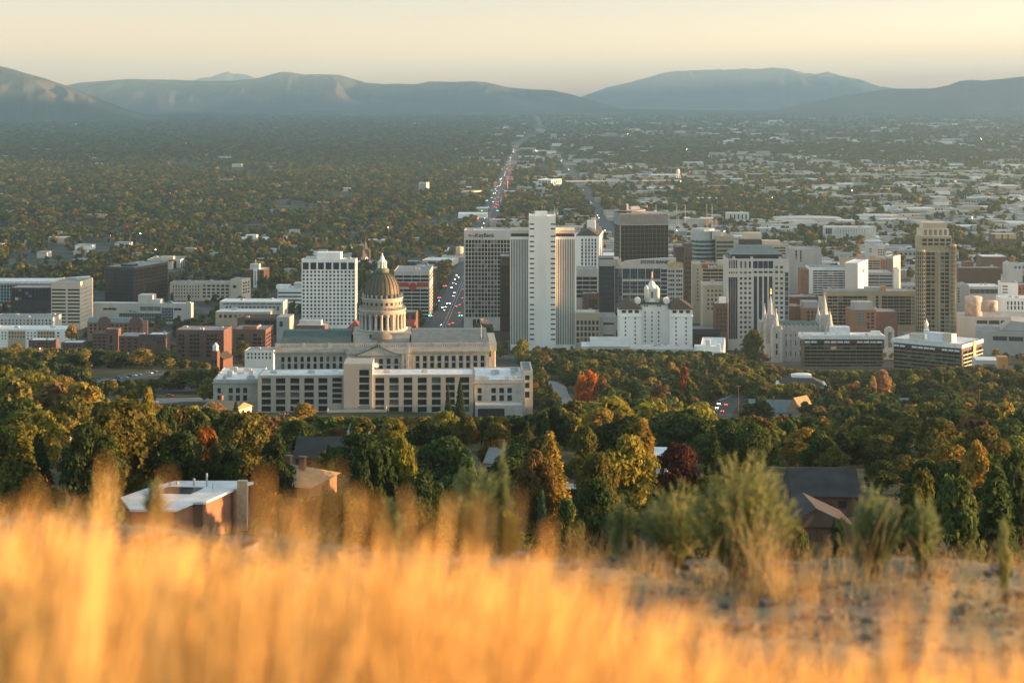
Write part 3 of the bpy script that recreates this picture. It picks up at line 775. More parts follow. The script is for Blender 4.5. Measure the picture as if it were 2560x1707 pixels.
# ribbon tower with red band
b = Bld("ribbon_tower", "grey ribbon-window tower with a bright red banner band across it", 985, 1073, 677, 1900, LGREY, yaw=GYAW, Uc=1081, parapet=0.8, units=3, rec=0.6, land="the red-banded tower", maxwin=100)
for k in range(12):
    y = 687 + k * 9.2 + (16 if k > 1 else 0)
    b.grid('front', 987, 1072, y + 7.6, y + 1.4, 4, 1, 0.95, 0.85)
    b.grid('right', 1, b.D - 1, y + 7.6, y + 1.4, 3, 1, 0.9, 0.85)
b.done()
for a, c in ((986, 1022), (1042, 1071)):
    q = MB(); q.box(b.u(a), b.u(c), -.95, -.65, b.v(717), b.v(706)); b.part("red_banner", q, RED)
q = MB(); q.lathe([(b.u(1042) - b.u(1032), 0), (b.u(1042) - b.u(1032), .3)], n=20); o = b.part("red_banner", q, RED); o.location = (b.u(1032), -.65, b.v(716)); o.rotation_euler = (R(90), 0, 0)
b = Bld("glass_office", "dark blue glass office standing close behind the red-banded tower", 1020, 1090, 672, 1960, BLACKM, yaw=GYAW, depth=30, parapet=.6, units=2, rec=.3, glass=GL_BLUE, roofm=LGREY)
b.grid('front', 1021, 1089, 800, 675, 16, 12, .86, .86, stuff=True); b.grid('right', 1, 29, 800, 675, 6, 12, .86, .86, stuff=True); b.done()
# city hall clock tower
def clock_tower():
    d = 2500; p = at(914, 690, d); zg = gz(p.x, d)
    r = empty("clock_tower", (p.x, d, zg), R(20)); tag(r, "slender dark stone clock tower with a spire behind the dome", "clock tower")
    k = d / F; v = lambda V: pzz(V, d) - zg
    m = mat("stone_brown", (0.17, 0.13, 0.10), .9, .4, .2)
    b = MB(); w_ = 8.5 * k; b.box(-w_, w_, -w_, w_, -4, v(640)); 
    for sx in (-1, 1):
        for sy in (-1, 1): b.box(sx * w_ - 1, sx * w_ + 1, sy * w_ - 1, sy * w_ + 1, -4, v(628))
    b.build("tower_shaft", m, r)
    s_ = MB(); s_.prism([(-w_, -w_), (w_, -w_), (w_, w_), (-w_, w_)], v(640), v(604), [(-.6, -.6), (.6, -.6), (.6, .6), (-.6, .6)]); s_.tube((0, 0, v(604)), (0, 0, v(592)), .5, .2); s_.build("spire", m, r)
    for sx in (-1, 1):
        for sy in (-1, 1):
            q = MB(); q.prism([(sx * w_ - 1, sy * w_ - 1), (sx * w_ + 1, sy * w_ - 1), (sx * w_ + 1, sy * w_ + 1), (sx * w_ - 1, sy * w_ + 1)], v(628), v(617), [(sx * w_, sy * w_)] * 4); q.build("pinnacle", m, r)
    for rz in (0, 1, 2, 3):
        c = MB(); c.lathe([(2.6, 0), (2.6, .3)], n=20); o = c.build("clock_face", SIGNW, r); a = R(90 * rz)
        o.location = ((w_ + .3) * math.sin(a), -(w_ + .3) * math.cos(a), v(646)); o.rotation_euler = (R(90), 0, a)
    for (z, hh) in ((664, 7), (676, 6)):
        for xx in (-3.5, 3.5): link("window", win_mesh(2, hh, GL_DARK), r, (xx, -w_, v(z)))
    q = MB(); q.box(-26, 26, 8, 60, -4, v(672)); q.hip(-26, 26, 8, 60, v(672), v(655)); q.build("hall", m, r)
    footprint(p.x - 26, p.x + 26, d - 10, d + 60)
clock_tower()
# black glass tower with pale crown
def black_tower():
    b = Bld("striped_tower", "black glass tower with thin white floor lines and a pale metal crown", 1551, 1671, 533, 2100, BLACKM, yaw=9.0, Ul=1536, parapet=1.0, units=4, rec=0.5, glass=GL_DARK, land="the black striped tower", roofm=LGREY)
    b.wallm = mat('metal_dark', (.20, .225, .23), .45, .2, .12); b.glass = mat('glass_black', (.010, .011, .013), .35, .2, .3, spec=.15)
    for k in range(11):
        y0 = 563.5 + k * 10.7
        b.grid('front', 1551.5, 1670.5, y0 + 10.7, y0, 12, 1, 0.985, 0.87, proud=-0.06)
        b.grid('left', 1, b.D - 1, y0 + 10.7, y0, 4, 1, .98, .82, proud=-0.06)
    b.done()
    for k in range(40):
        x = -b.W / 2 + (k + .5) * b.W / 40
        pass
    cr = MB()
    for k in range(44):
        x = -b.W / 2 + (k + .5) * b.W / 44
        cr.box(x - .12, x + .12, -.95, -.52, b.v(562), b.v(536))
    b.part("crown_fins", cr, b.wallm)
    h = MB().lathe([(12, 0), (19, .8), (19, 1.6), (18, 1.6)], n=28); o = b.part("helipad", h, GREY, True); o.location = (b.u(1585), 22, b.v(531))
    b.top_box("penthouse", 1556, 1572, 514, 12, 20, BLACKM); b.top_box("penthouse", 1572, 1577, 512, 12, 18, CREAM); b.top_box("penthouse", 1590, 1612, 521, 26, 34, LGREY)
    m = MB().tube((b.u(1556), 14, b.v(530)), (b.u(1556), 14, b.v(498)), .3, .1); b.part("antenna", m, METAL)
black_tower()
# art-deco white tower with hip roof
def deco():
    b = Bld("hip_roof_tower", "pale tower with a dark hipped roof and a white block on top", 1441, 1497, 590, 2000, WHITE, yaw=-6, Uc=1507, parapet=0, units=0, rec=0.5, glass=GL_BLUE)
    for (a, c) in ((1453, 1458), (1462.5, 1467), (1470.5, 1475), (1478.5, 1483), (1486, 1491)): b.grid('front', a, c, 672, 596, 1, 9, 0.8, 0.7)
    b.grid('right', 2, b.D - 2, 672, 596, 4, 9, .5, .6, stuff=True); b.notop = True
    b.done()
    h = MB(); h.hip(-b.W / 2, b.W / 2, 0, b.D, b.H + .02, b.v(574), .6); b.part("hip_roof", h, RDARK)
    b.top_box("penthouse", 1462, 1483, 557, b.D / 2 - 4, b.D / 2 + 4, WHITE, Vb=580)
    b.top_box("penthouse", 1472, 1482, 551, b.D / 2 - 1, b.D / 2 + 3, CREAM, Vb=556)
    m = MB().tube((b.u(1487), 8, b.v(580)), (b.u(1487), 8, b.v(540)), .3, .1); b.part("antenna", m, METAL)
deco()
b = Bld("ribbon_office", "grey low ribbon office with a white top band right of the finned tower", 1437, 1494, 672, 1850, LGREY, yaw=GYAW, depth=30, parapet=.6, units=1, rec=.5)
for k in range(5): b.grid('front', 1438, 1493, 700 + k * 11, 692 + k * 11, 3, 1, .95, .85)
b.done()
b = Bld("brown_office", "low brown metal building with a curved cornice below the ribbon office", 1457, 1496, 734, 1760, BRICKD, yaw=GYAW, depth=20, units=1, rec=.4)
b.grid('front', 1472, 1494, 782, 748, 3, 5, .7, .6); b.done()
b = Bld("stone_office", "squat sandstone office of paired dark windows beside the finned tower", 1439, 1499, 783, 1640, TAN, yaw=GYAW, depth=30, units=1, rec=.5, land="the squat sandstone office")
b.grid('front', 1440, 1498, 858, 799, 6, 4, .56, .62); b.done(); b.top_box("penthouse", 1439, 1489, 781, 5, 20, LGREY)
b = Bld("grey_annex", "plain light grey annex between the sandstone office and white hotel", 1499, 1540, 791, 1650, LGREY, yaw=GYAW, depth=30, units=1, rec=.4)
b.grid('front', 1506, 1536, 840, 836, 1, 1, .9, .8); b.grid('front', 1506, 1536, 812, 806, 1, 1, .9, .8); b.done()
# bank tower with serif sign
def zions():
    b = Bld("bank_tower", "grey bank tower of tall framed bays with serif lettering on a curved parapet", 1536, 1708, 663, 1780, LGREY, yaw=GYAW, depth=32, parapet=.6, units=2, rec=.6, glass=GL_BLUE, land="the framed bank tower")
    u, v = b.u, b.v
    b.grid('front', 1537, 1555, 790, 671, 2, 12, .96, .86, stuff=True)
    for k in range(5):
        a = 1556.5 + k * 19.2
        b.grid('front', a, a + 18, 698, 671, 3, 1, .86, .96); b.grid('front', a, a + 18, 733, 703, 3, 3, .86, .8); b.grid('front', a, a + 18, 766, 737, 3, 3, .86, .8)
    b.grid('front', 1652, 1668, 786, 672, 1, 11, .95, .7)
    for a in (1670, 1690): b.grid('front', a, a + 16, 786, 672, 3, 10, .7, .45, glass=GL_DARK)
    b.done()
    pts = [(u(1548), v(668)), (u(1690), v(668)), (u(1690), v(645.5))] + [(u(1690 - k * 12.5), v(645.2 + 0.075 * k * k)) for k in range(1, 11)] + [(u(1548), v(660))]
    p = MB(); p.extr_y(pts, -.4, 6); b.part("sign_parapet", p, LGREY)
    b.text("ZIONS BANK", 1600, 658.5, 4.7, SIGNDK, face_off=0.0, bold=0.06, sx=1.06)
    q = MB(); q.box(u(1669), u(1707), -.9, -.65, v(669), v(656)); b.part("gold_louver", q, mat("louver_gold", (0.45, 0.36, 0.16), .5, .3, .2))  # louvers of a yellowish colour above the right-hand bays
    w = MB(); w.box(u(1498), u(1534), -2, 26, -8, v(645)); o = b.part("glass_wing", w, BLACKM)
    wb = MB()
    for k in range(9): link("window", win_mesh(u(1531) - u(1503), 3.1, GL_BLUE), b.root, (u(1517), -2.02, v(672 + k * 12.5)))
    w = MB(); w.box(u(1498), u(1549), -2.5, 27, v(664.8), v(648)); b.part("wing_cap", w, GREY)
    w = MB(); w.box(u(1543), u(1553), -3.2, -2.5, v(660), v(645)); b.part("lit_block", w, CREAM)
    for k in range(11): link("window", win_mesh(1.6, 1.8, GL_DARK), b.root, (u(1500.5), -2.03, v(671 + k * 11)))
zions()
# white hotel with beehive cupola
def hotel():
    d = 1600
    b = Bld("hotel_wing", "white terracotta hotel with two brown-roofed wings and a beehive cupola", 1548, 1731, 790, d, WHITE, "hotel", yaw=-1.2, depth=20, parapet=0, units=0, rec=.4, land="the white hotel")
    u, v, r = b.u, b.v, b.root
    # recessed centre
    b.wb.box(u(1603), u(1675), 20.2, 44, -8, v(767)); b.notop = True
    for sgn, (a, c) in ((0, (1548, 1603)), (1, (1674, 1731))):
        b.wb.box(u(a), u(c), 20, 44, -8, v(784))
    # carve: the builder's core is only a podium; the wings are separate
    b.H = v(868); b.parapet = 0; b.done()
    for (a, c) in ((1549, 1603), (1675, 1731)):
        w = MB(); w.box(u(a), u(c), 0, 44, -8, v(784)); w.box(u(a) - .7, u(c) + .7, -.7, 44.5, v(792), v(789)); b.part("wing", w, WHITE)
        for q in (0.27, 0.72):
            for k in range(9): link("window", win_mesh(1.15, 1.9, GL_DARK), r, (u(a) + (u(c) - u(a)) * q, 0, v(796 + k * 10.3)))
        for q in (0.2, .5, .8):
            link("window", win_mesh(3.6, 2.6, GL_DARK), r, (u(a) + (u(c) - u(a)) * q, 0, v(779)))
        w = MB(); w.box(u(a), u(c), 0.004, 43.9, v(784) + .004, v(773)); b.part("loggia", w, WHITE)
        h = MB(); h.hip(u(a), u(c), -.5, 44, v(773) + .01, v(752), 1.2); b.part("hip_roof", h, RBROWN)
    for q in (1616, 1633, 1650):
        for k in range(8): link("window", win_mesh(1.2, 1.8, GL_DARK), r, (u(q), 20.2, v(788 + k * 10.3)))
    for q in (1615, 1621, 1648, 1654): link("window", win_mesh(1.2, 1.8, GL_DARK), r, (u(q), 20.2, v(771)))
    h = MB(); h.hip(u(1600), u(1678), 19, 44, v(767) + .02, v(753), .8); b.part("centre_roof", h, RBROWN)
    for uu in (1597, 1670):
        q = MB(); q.lathe([(u(1605) - u(1597), 0), (u(1605) - u(1597), 8)], n=16); o = b.part("arched_gable", q, WHITE); o.location = (u(uu), 18, v(758)); o.rotation_euler = (R(-90), 0, 0)
    # cupola
    cx, cy = u(1634), 28; k = d / F
    cp = empty("cupola", (cx, cy, 0)); cp.parent = r
    m = MB(); m.box(-17 * k, 17 * k, -17 * k, 17 * k, v(762), v(758)); m.lathe([(15 * k, v(760)), (15 * k, v(733)), (18 * k, v(731)), (18 * k, v(729)), (11 * k, v(728))], n=20); m.build("cupola_body", WHITE, cp)
    for q in range(4):
        a = math.pi / 4 + q * math.pi / 2
        t = MB(); t.lathe([(6 * k, v(760)), (6 * k, v(730)), (6.5 * k, v(729)), (1 * k, v(722))], 18 * k * math.cos(a), 18 * k * math.sin(a), n=12); t.build("corner_turret", WHITE, cp, True)
        link("arch_window", win_mesh(2.2, 6, GL_PALE), cp, (15 * k * math.sin(q * math.pi / 2), -15 * k * math.cos(q * math.pi / 2), v(744)), q * math.pi / 2)
    prof = [(10.5 * k, v(728))]
    for q in range(9):
        t = q / 8 * math.pi / 2; prof.append((10.3 * k * max(.08, math.cos(t)), v(727) + (v(710) - v(727)) * math.sin(t)))
    MB().lathe(prof, n=20).build("beehive_dome", WHITE, cp, True)
    MB().tube((0, 0, v(711)), (0, 0, v(686)), .22, .12).build("flagpole", METAL, cp)
    fl = MB(); fl.quad((.2, 0, v(702)), (.9, .8, v(703)), (.9, .8, v(688)), (.2, 0, v(687))); fl.build("flag", ORANGEW, cp)
hotel()
b = Bld("stone_slab", "dark brown narrow slab tower right of the framed bank tower", 1711, 1730, 609, 2000, BRICKD, yaw=GYAW, depth=25, units=0, rec=.3)
b.grid('front', 1712, 1729, 760, 640, 2, 10, .5, .5, stuff=True); b.done()
b = Bld("stone_slab", "lower dark slab with pale balcony lines behind the framed bank tower", 1687, 1711, 617, 2010, BRICKD, yaw=GYAW, depth=25, units=0, rec=.4)
for k in range(3): b.grid('front', 1702, 1711, 636 + k * 6, 631 + k * 6, 1, 1, .9, .6, glass=GL_PALE)
b.done()
# rounded green glass tower
def round_tower():
    d = 2050
    b = Bld("round_corner_tower", "greenish ribbon tower with a rounded corner and drum-shaped crown", 1790, 1835, 590, d, TAN, yaw=GYAW, depth=34, parapet=.6, units=1, rec=.4, glass=GL_TEAL, land="the round-cornered tower")
    for k in range(9): b.grid('front', 1791, 1834, 609 + k * 10.5, 603 + k * 10.5, 3, 1, .96, .9)
    b.done(); k = d / F; u, v = b.u, b.v
    c = MB(); rad = 31 * k; cx, cy = u(1761), 20
    c.lathe([(rad, -8), (rad, v(600)), (rad, v(598))], cx, cy, n=14); b.part("round_bay", c, METAL)
    for q in range(10):
        g = MB(); z = v(606 + q * 10.5); g.lathe([(rad + .15, z - 1.4), (rad + .15, z + 1.4)], cx, cy, n=14); b.part("ribbon_window", g, GL_TEAL)
    c = MB(); c.lathe([(rad * .98, v(600)), (rad * .98, v(579)), (rad * .9, v(575)), (rad * .8, v(574))], cx, cy, n=12); b.part("crown_drum", c, METAL)
    c = MB(); c.box(u(1782), u(1803), 4, 26, v(600), v(579)); b.part("crown_box", c, LGREY)
round_tower()
def usbank():
    b = Bld("bank_office", "brown ribbon-window bank office with a red and white lowercase sign", 1753, 1816, 663, 1850, TAN, yaw=GYAW, Uc=None, depth=30, parapet=.5, units=3, rec=.5, glass=GL_BROWN, land="the ribbon bank office")
    for k in range(5): b.grid('front', 1757, 1815, 679 + k * 8.6, 673 + k * 8.6, 3, 1, .97, .9)
    b.done()
    q = MB(); q.box(b.u(1753.5), b.u(1793), -.62, -.51, b.v(671.5), b.v(661)); b.part("sign_band", q, mat("sign_brown", (.16, .12, .09), .8, .2, .1))
    b.text("us", 1756, 669.5, 4.9, SIGNR, bold=.05); b.text("bank", 1769.5, 669.5, 4.9, SIGNW, bold=.05)
    w = MB(); w.box(b.u(1733), b.u(1755), -1, 26, -8, b.v(659)); b.part("stair_wing", w, TAN)
    for k in range(9): link("window", win_mesh(1.4, 1.6, GL_DARK), b.root, (b.u(1744), -1.0, b.v(674 + k * 9.5)))
    b.top_box("penthouse", 1795, 1816, 652, 4, 14, CREAM); b.top_box("penthouse", 1765, 1779, 657, 4, 14, ORANGEW)
usbank()
b = Bld("cornice_office", "old cream office with a wide cornice and rows of small paired windows", 1758, 1815, 711, 1700, CREAM, yaw=GYAW, Ul=None, depth=30, parapet=.4, units=1, rec=.4)
for k in range(5): b.grid('front', 1766, 1814, 730 + k * 11, 724 + k * 11, 5, 1, .45, .8)
b.fbox('front', -b.W / 2 - 1, b.W / 2 + 1, b.v(715), b.v(711.5), .4, 1.6); b.done()
b = Bld("brick_apartment", "small brick apartment block with white balcony tops below the cream office", 1786, 1819, 758, 1640, BRICKD, yaw=GYAW, Ul=1782, depth=30, parapet=.7, units=1, rec=.4, roofm=RWHITE)
b.grid('front', 1789, 1818, 830, 770, 3, 6, .4, .5); b.done(); b.top_box("penthouse", 1800, 1816, 745, 3, 12, WHITE)
# hipped glass-roof tower
def utah_center():
    b = Bld("hipped_glass_tower", "stone and blue glass tower with a grey-teal hipped roof", 1819, 1972, 647, 1650, LGREY, yaw=GYAW, depth=40, parapet=.4, units=0, rec=.7, glass=GL_BLUE, land="the hipped glass tower")
    u, v = b.u, b.v
    for (a, c, n) in ((1821, 1844, 4),): b.grid('front', a, c, 671, 650, n, 1, .6, .96); b.grid('front', a, c, 686, 677, n, 1, .5, .5); b.grid('front', a, c, 848, 692, n, 1, .9, .99, wname="glass_bay")
    b.grid('front', 1847, 1880, 671, 652, 3, 1, .45, .9); b.grid('front', 1847, 1880, 686, 677, 3, 1, .5, .5); b.grid('front', 1847, 1880, 848, 690, 3, 13, .5, .46, glass=GL_DARK)
    b.grid('front', 1882, 1933, 684, 676, 4, 1, .66, .6); b.grid('front', 1882, 1933, 671, 652, 4, 1, .82, .98, wname="glass_bay"); b.grid('front', 1882, 1933, 848, 690, 4, 1, .6, .99, wname="glass_bay")
    b.grid('front', 1935, 1960, 686, 662, 2, 2, .5, .5, glass=GL_DARK); b.grid('front', 1935, 1960, 848, 690, 2, 13, .5, .46, glass=GL_DARK)
    b.grid('front', 1962, 1971, 848, 680, 1, 14, .96, .8)
    b.done()
    r = MB(); r.box(u(1829), u(1957), 5, 34, b.H - .2, v(637)); b.part("glass_attic", r, GL_BLUE)
    h = MB(); h.hip(u(1826), u(1960), 3, 37, v(637) + .01, v(619), 0, ridge=9.5); b.part("hip_roof", h, RSLATE)
    for uu in (1835, 1880, 1951): b.top_box("lit_pier", uu - 3, uu + 3, 642, 1, 3, CREAM)
utah_center()
b = Bld("tan_office", "tan ribbon office with a dark mansard showing behind the hipped glass tower", 1846, 1973, 612, 2000, TAN, yaw=GYAW, depth=40, parapet=.6, units=2, rec=.5)
for k in range(5): b.grid('front', 1925, 1972, 622 + k * 7, 618 + k * 7, 2, 1, .96, .9)
b.done(); b.top_box("penthouse", 1863, 1907, 585, 14, 30, CREAM); b.top_box("mansard", 1850, 1905, 600, 2, 14, RDARK); b.top_box("penthouse", 1907, 1952, 603, 6, 20, CREAM)
b = Bld("blank_tower", "blank grey concrete tower right of the hipped glass tower", 1973, 2053, 622, 1850, GREY, yaw=-2, Uc=None, depth=34, parapet=.8, units=2, rec=.5, land="the blank grey tower")
b.grid('front', 1988, 1993, 655, 626, 1, 4, .9, .8); b.grid('front', 1999.5, 2004, 655, 626, 1, 4, .9, .8); b.done()
q = MB(); q.box(b.u(2041), b.u(2053), -.9, -.55, -4, b.v(636)); b.part("grille", q, GREY)
# hotel with a white shaft
def hilton():
    b = Bld("hotel_tower", "white ribbon-window hotel with a tall blank shaft bearing a small sign", 2022, 2121, 668, 1800, WHITE, "hotel", yaw=GYAW, depth=22, parapet=.6, units=1, rec=.7, land="the white shaft hotel")
    for k in range(11): b.grid('front', 2032, 2120, 680 + k * 5.95, 676 + k * 5.95, 7, 1, .97, .95)
    b.done(); u, v = b.u, b.v
    q = MB(); q.box(u(2002), u(2021.5), -1, 20, -8, v(673)); b.part("brick_wing", q, BRICK2)
    # shaft turned to the low sun
    s_ = Bld("shaft", None, 2112, 2145, 657, 1780, mat("shaft_white", (.62, .60, .55), .85, .1, .06), None, yaw=-24, Uc=2170, parapet=.5, units=0, roofm=WHITE, rec=.3)
    for k_ in ("label", "category"): 
        if k_ in s_.root: del s_.root[k_]
    s_.done(); 
    mw = s_.root.matrix_basis.copy(); s_.root.name = "shaft"
    o = s_.root; o.parent = b.root
    from mathutils import Matrix
    pm = Matrix.Translation(b.root.location) @ Matrix.Rotation(b.yaw, 4, 'Z'); o.matrix_basis = pm.inverted() @ (Matrix.Translation((s_.mx, s_.my, s_.zg)) @ Matrix.Rotation(s_.yaw, 4, 'Z'))
    y0 = s_.D * .25
    c = MB().lathe([(1.5, 0), (1.5, .2)], n=18); e = c.build("emblem", SIGNDK, s_.root); e.location = (s_.W / 2 + .05, s_.D * .52, s_.v(677)); e.rotation_euler = (0, R(90), 0)
    cu = bpy.data.curves.new("lettering", 'FONT'); cu.body = "Hilton"; cu.size = 3.0; cu.extrude = .08; cu.align_x = 'CENTER'; cu.offset = .03; cu.materials.append(SIGNDK)
    t = text_mesh("lettering", cu, s_.root); t.location = (s_.W / 2 + .12, s_.D * .52, s_.v(684.5)); t.rotation_euler = (R(90), 0, R(90))
hilton()
b = Bld("ribbon_block", "sand ribbon-window block with sunlit rooftop boxes behind the white hotel", 2110, 2201, 648, 2050, TAN, yaw=GYAW, depth=30, parapet=.5, units=2, rec=.5)
for k in range(5): b.grid('front', 2144, 2200, 655 + k * 6, 651.5 + k * 6, 3, 1, .96, .95)
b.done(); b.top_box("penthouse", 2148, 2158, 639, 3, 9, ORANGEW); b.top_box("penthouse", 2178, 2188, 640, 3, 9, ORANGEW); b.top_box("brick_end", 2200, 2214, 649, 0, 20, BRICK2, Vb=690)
b = Bld("slit_window_block", "narrow block of dark vertical slits with a glowing west face behind the hotel", 2214, 2234, 640, 2060, LGREY, yaw=-31, Uc=2251, parapet=.6, units=0, rec=.4, glass=GL_BLUE)
b.grid('front', 2215, 2232, 690, 645, 5, 1, .5, .99); b.done()
b = Bld("stepped_block", "small stepped pale block on the skyline behind the ribbon block", 2171, 2210, 615, 2150, LGREY, yaw=GYAW, Uc=None, depth=25, parapet=.6, units=1, rec=.4)
b.grid('front', 2172, 2180, 632, 620, 1, 3, .8, .5); b.grid('front', 2194, 2212, 640, 622, 3, 3, .6, .5); b.done(); b.top_box("penthouse", 2185, 2216, 612, 3, 12, LGREY)
b = Bld("parking_deck", "grey layered parking deck right of the white hotel shaft", 2165, 2232, 682, 1950, GREY, yaw=GYAW, depth=34, parapet=.5, units=2, rec=.7, roofm=GREY)
for k in range(5): b.grid('front', 2166, 2231, 692 + k * 8, 688 + k * 8, 2, 1, .98, .95, wname="deck_opening")
b.done()
b = Bld("ribbon_slab", "long brown ribbon-window slab in front of the white hotel", 2066, 2288, 727, 1700, TAN, yaw=GYAW, depth=22, parapet=.5, units=4, rec=.9, land="the long ribbon slab")
b.grid('front', 2068, 2094, 812, 739, 2, 9, .97, .62); b.grid('front', 2095, 2168, 812, 739, 6, 9, .97, .72); b.grid('front', 2189, 2196, 812, 739, 1, 9, .96, .72); b.grid('front', 2204, 2278, 812, 739, 5, 9, .97, .72)
b.grid('front', 2279, 2287, 812, 739, 1, 9, .9, .5, glass=GL_PALE); b.done()
b.top_box("penthouse", 2166, 2218, 719, 4, 14, LGREY); b.top_box("penthouse", 2204, 2216, 716, 2, 8, ORANGEW)
# tall tan condominium
def condo_tower():
    d = 1650
    b = Bld("stepped_condo_tower", "tall sand-coloured apartment tower with rounded bays and a stepped crown", 2306, 2388, 622, d, TAN2, "apartment tower", yaw=GYAW, depth=30, parapet=.6, units=0, rec=.6, roofm=TAN, land="the tall sand tower")
    u, v, k = b.u, b.v, d / F
    for (a, c) in ((2315, 2327), (2328, 2337), (2351, 2361), (2362, 2372)): b.grid('front', a, c, 830, 630, 1, 20, .86, .70)
    b.done()
    for (uu, rr, zt) in ((2302, 13, 625), (2382, 9, 612), (2344, 6, 628)):
        c = MB(); 
        for f in range(21):
            z = v(832) + (v(zt + 4) - v(832)) * f / 20; c.lathe([(rr * k, z - .55), (rr * k, z + .55)], u(uu), 1.0, n=18)
        for q in range(9):
            a = math.pi + q * math.pi / 8; x, y = u(uu) + rr * k * math.cos(a), 1.0 + rr * k * math.sin(a); c.box(x - .3, x + .3, y - .3, y + .3, -8, v(zt + 2))
        b.part("round_bay", c, TAN2)
        g = MB(); g.lathe([(rr * k - .5, -8), (rr * k - .5, v(zt + 3))], u(uu), 1.0, n=18); b.part("bay_glass", g, GL_DARK, True)
        cp = MB(); cp.lathe([(rr * k + .2, v(zt + 4)), (rr * k + .2, v(zt)), (rr * k - .8, v(zt) + .3)], u(uu), 1.0, n=18); b.part("bay_cap", cp, TAN2, True)
    for nm, a, c, t0, y0, y1 in (("upper_storey", 2303, 2382, 592, 3, 27), ("crown", 2306, 2375, 574, 4, 26), ("crown", 2312, 2370, 558, 6, 24)):
        b.top_box(nm, a, c, t0, y0, y1, TAN2 if nm != "crown" else CREAM)
    for q in range(5):
        for (z, hh) in ((601, 2.4), (611, 2.2)): link("window", win_mesh(4.2, hh, GL_DARK), b.root, (u(2313 + q * 15), 3, v(z)))
        link("crown_window", win_mesh(2.6, 5.2, GL_PALE), b.root, (u(2316 + q * 12.5), 4, v(582)))
    for q in range(12):
        p = MB(); x = u(2313 + q * 5.1); p.box(x - .15, x + .15, 5.7, 6, v(573), v(559)); b.part("crown_fin", p, TAN2)
condo_tower()
b = Bld("brick_corner_office", "orange brick office with a glass corner and grey penthouse", 2126, 2190, 775, 1600, BRICK2, yaw=GYAW, depth=26, parapet=.5, units=0, rec=.5, glass=GL_DARK, land="the glass-cornered brick office")
b.grid('front', 2139, 2160, 816, 776, 2, 6, .95, .9, glass=GL_PALE); b.grid('front', 2165, 2187, 822, 780, 2, 5, .6, .6); b.done(); b.top_box("penthouse", 2136, 2184, 757, 4, 20, GREY)
b = Bld("brick_theatre", "dark windowless brick block right of the glass-cornered brick office", 2190, 2244, 779, 1610, BRICK, yaw=GYAW, depth=26, parapet=.5, units=1, rec=.4); b.done()
b = Bld("brick_square_office", "square orange brick office with a grey roof box seen between the spires", 2002, 2050, 770, 1660, BRICK2, yaw=GYAW, depth=26, parapet=.6, units=0, rec=.5)
b.grid('front', 2016, 2046, 814, 776, 3, 4, .5, .6); b.done(); b.top_box("penthouse", 2008, 2048, 756, 4, 20, GREY)
b = Bld("brick_square_office", "low pale brick shopfront left of the brick office between the spires", 1976, 2001, 766, 1670, BRICK2, yaw=GYAW, depth=26, units=1, rec=.4); b.done()
b = Bld("brick_square_office", "dark red brick roof range in front of the white hotel", 1974, 2046, 742, 1740, BRICK, yaw=GYAW, depth=26, units=2, rec=.4); b.done()
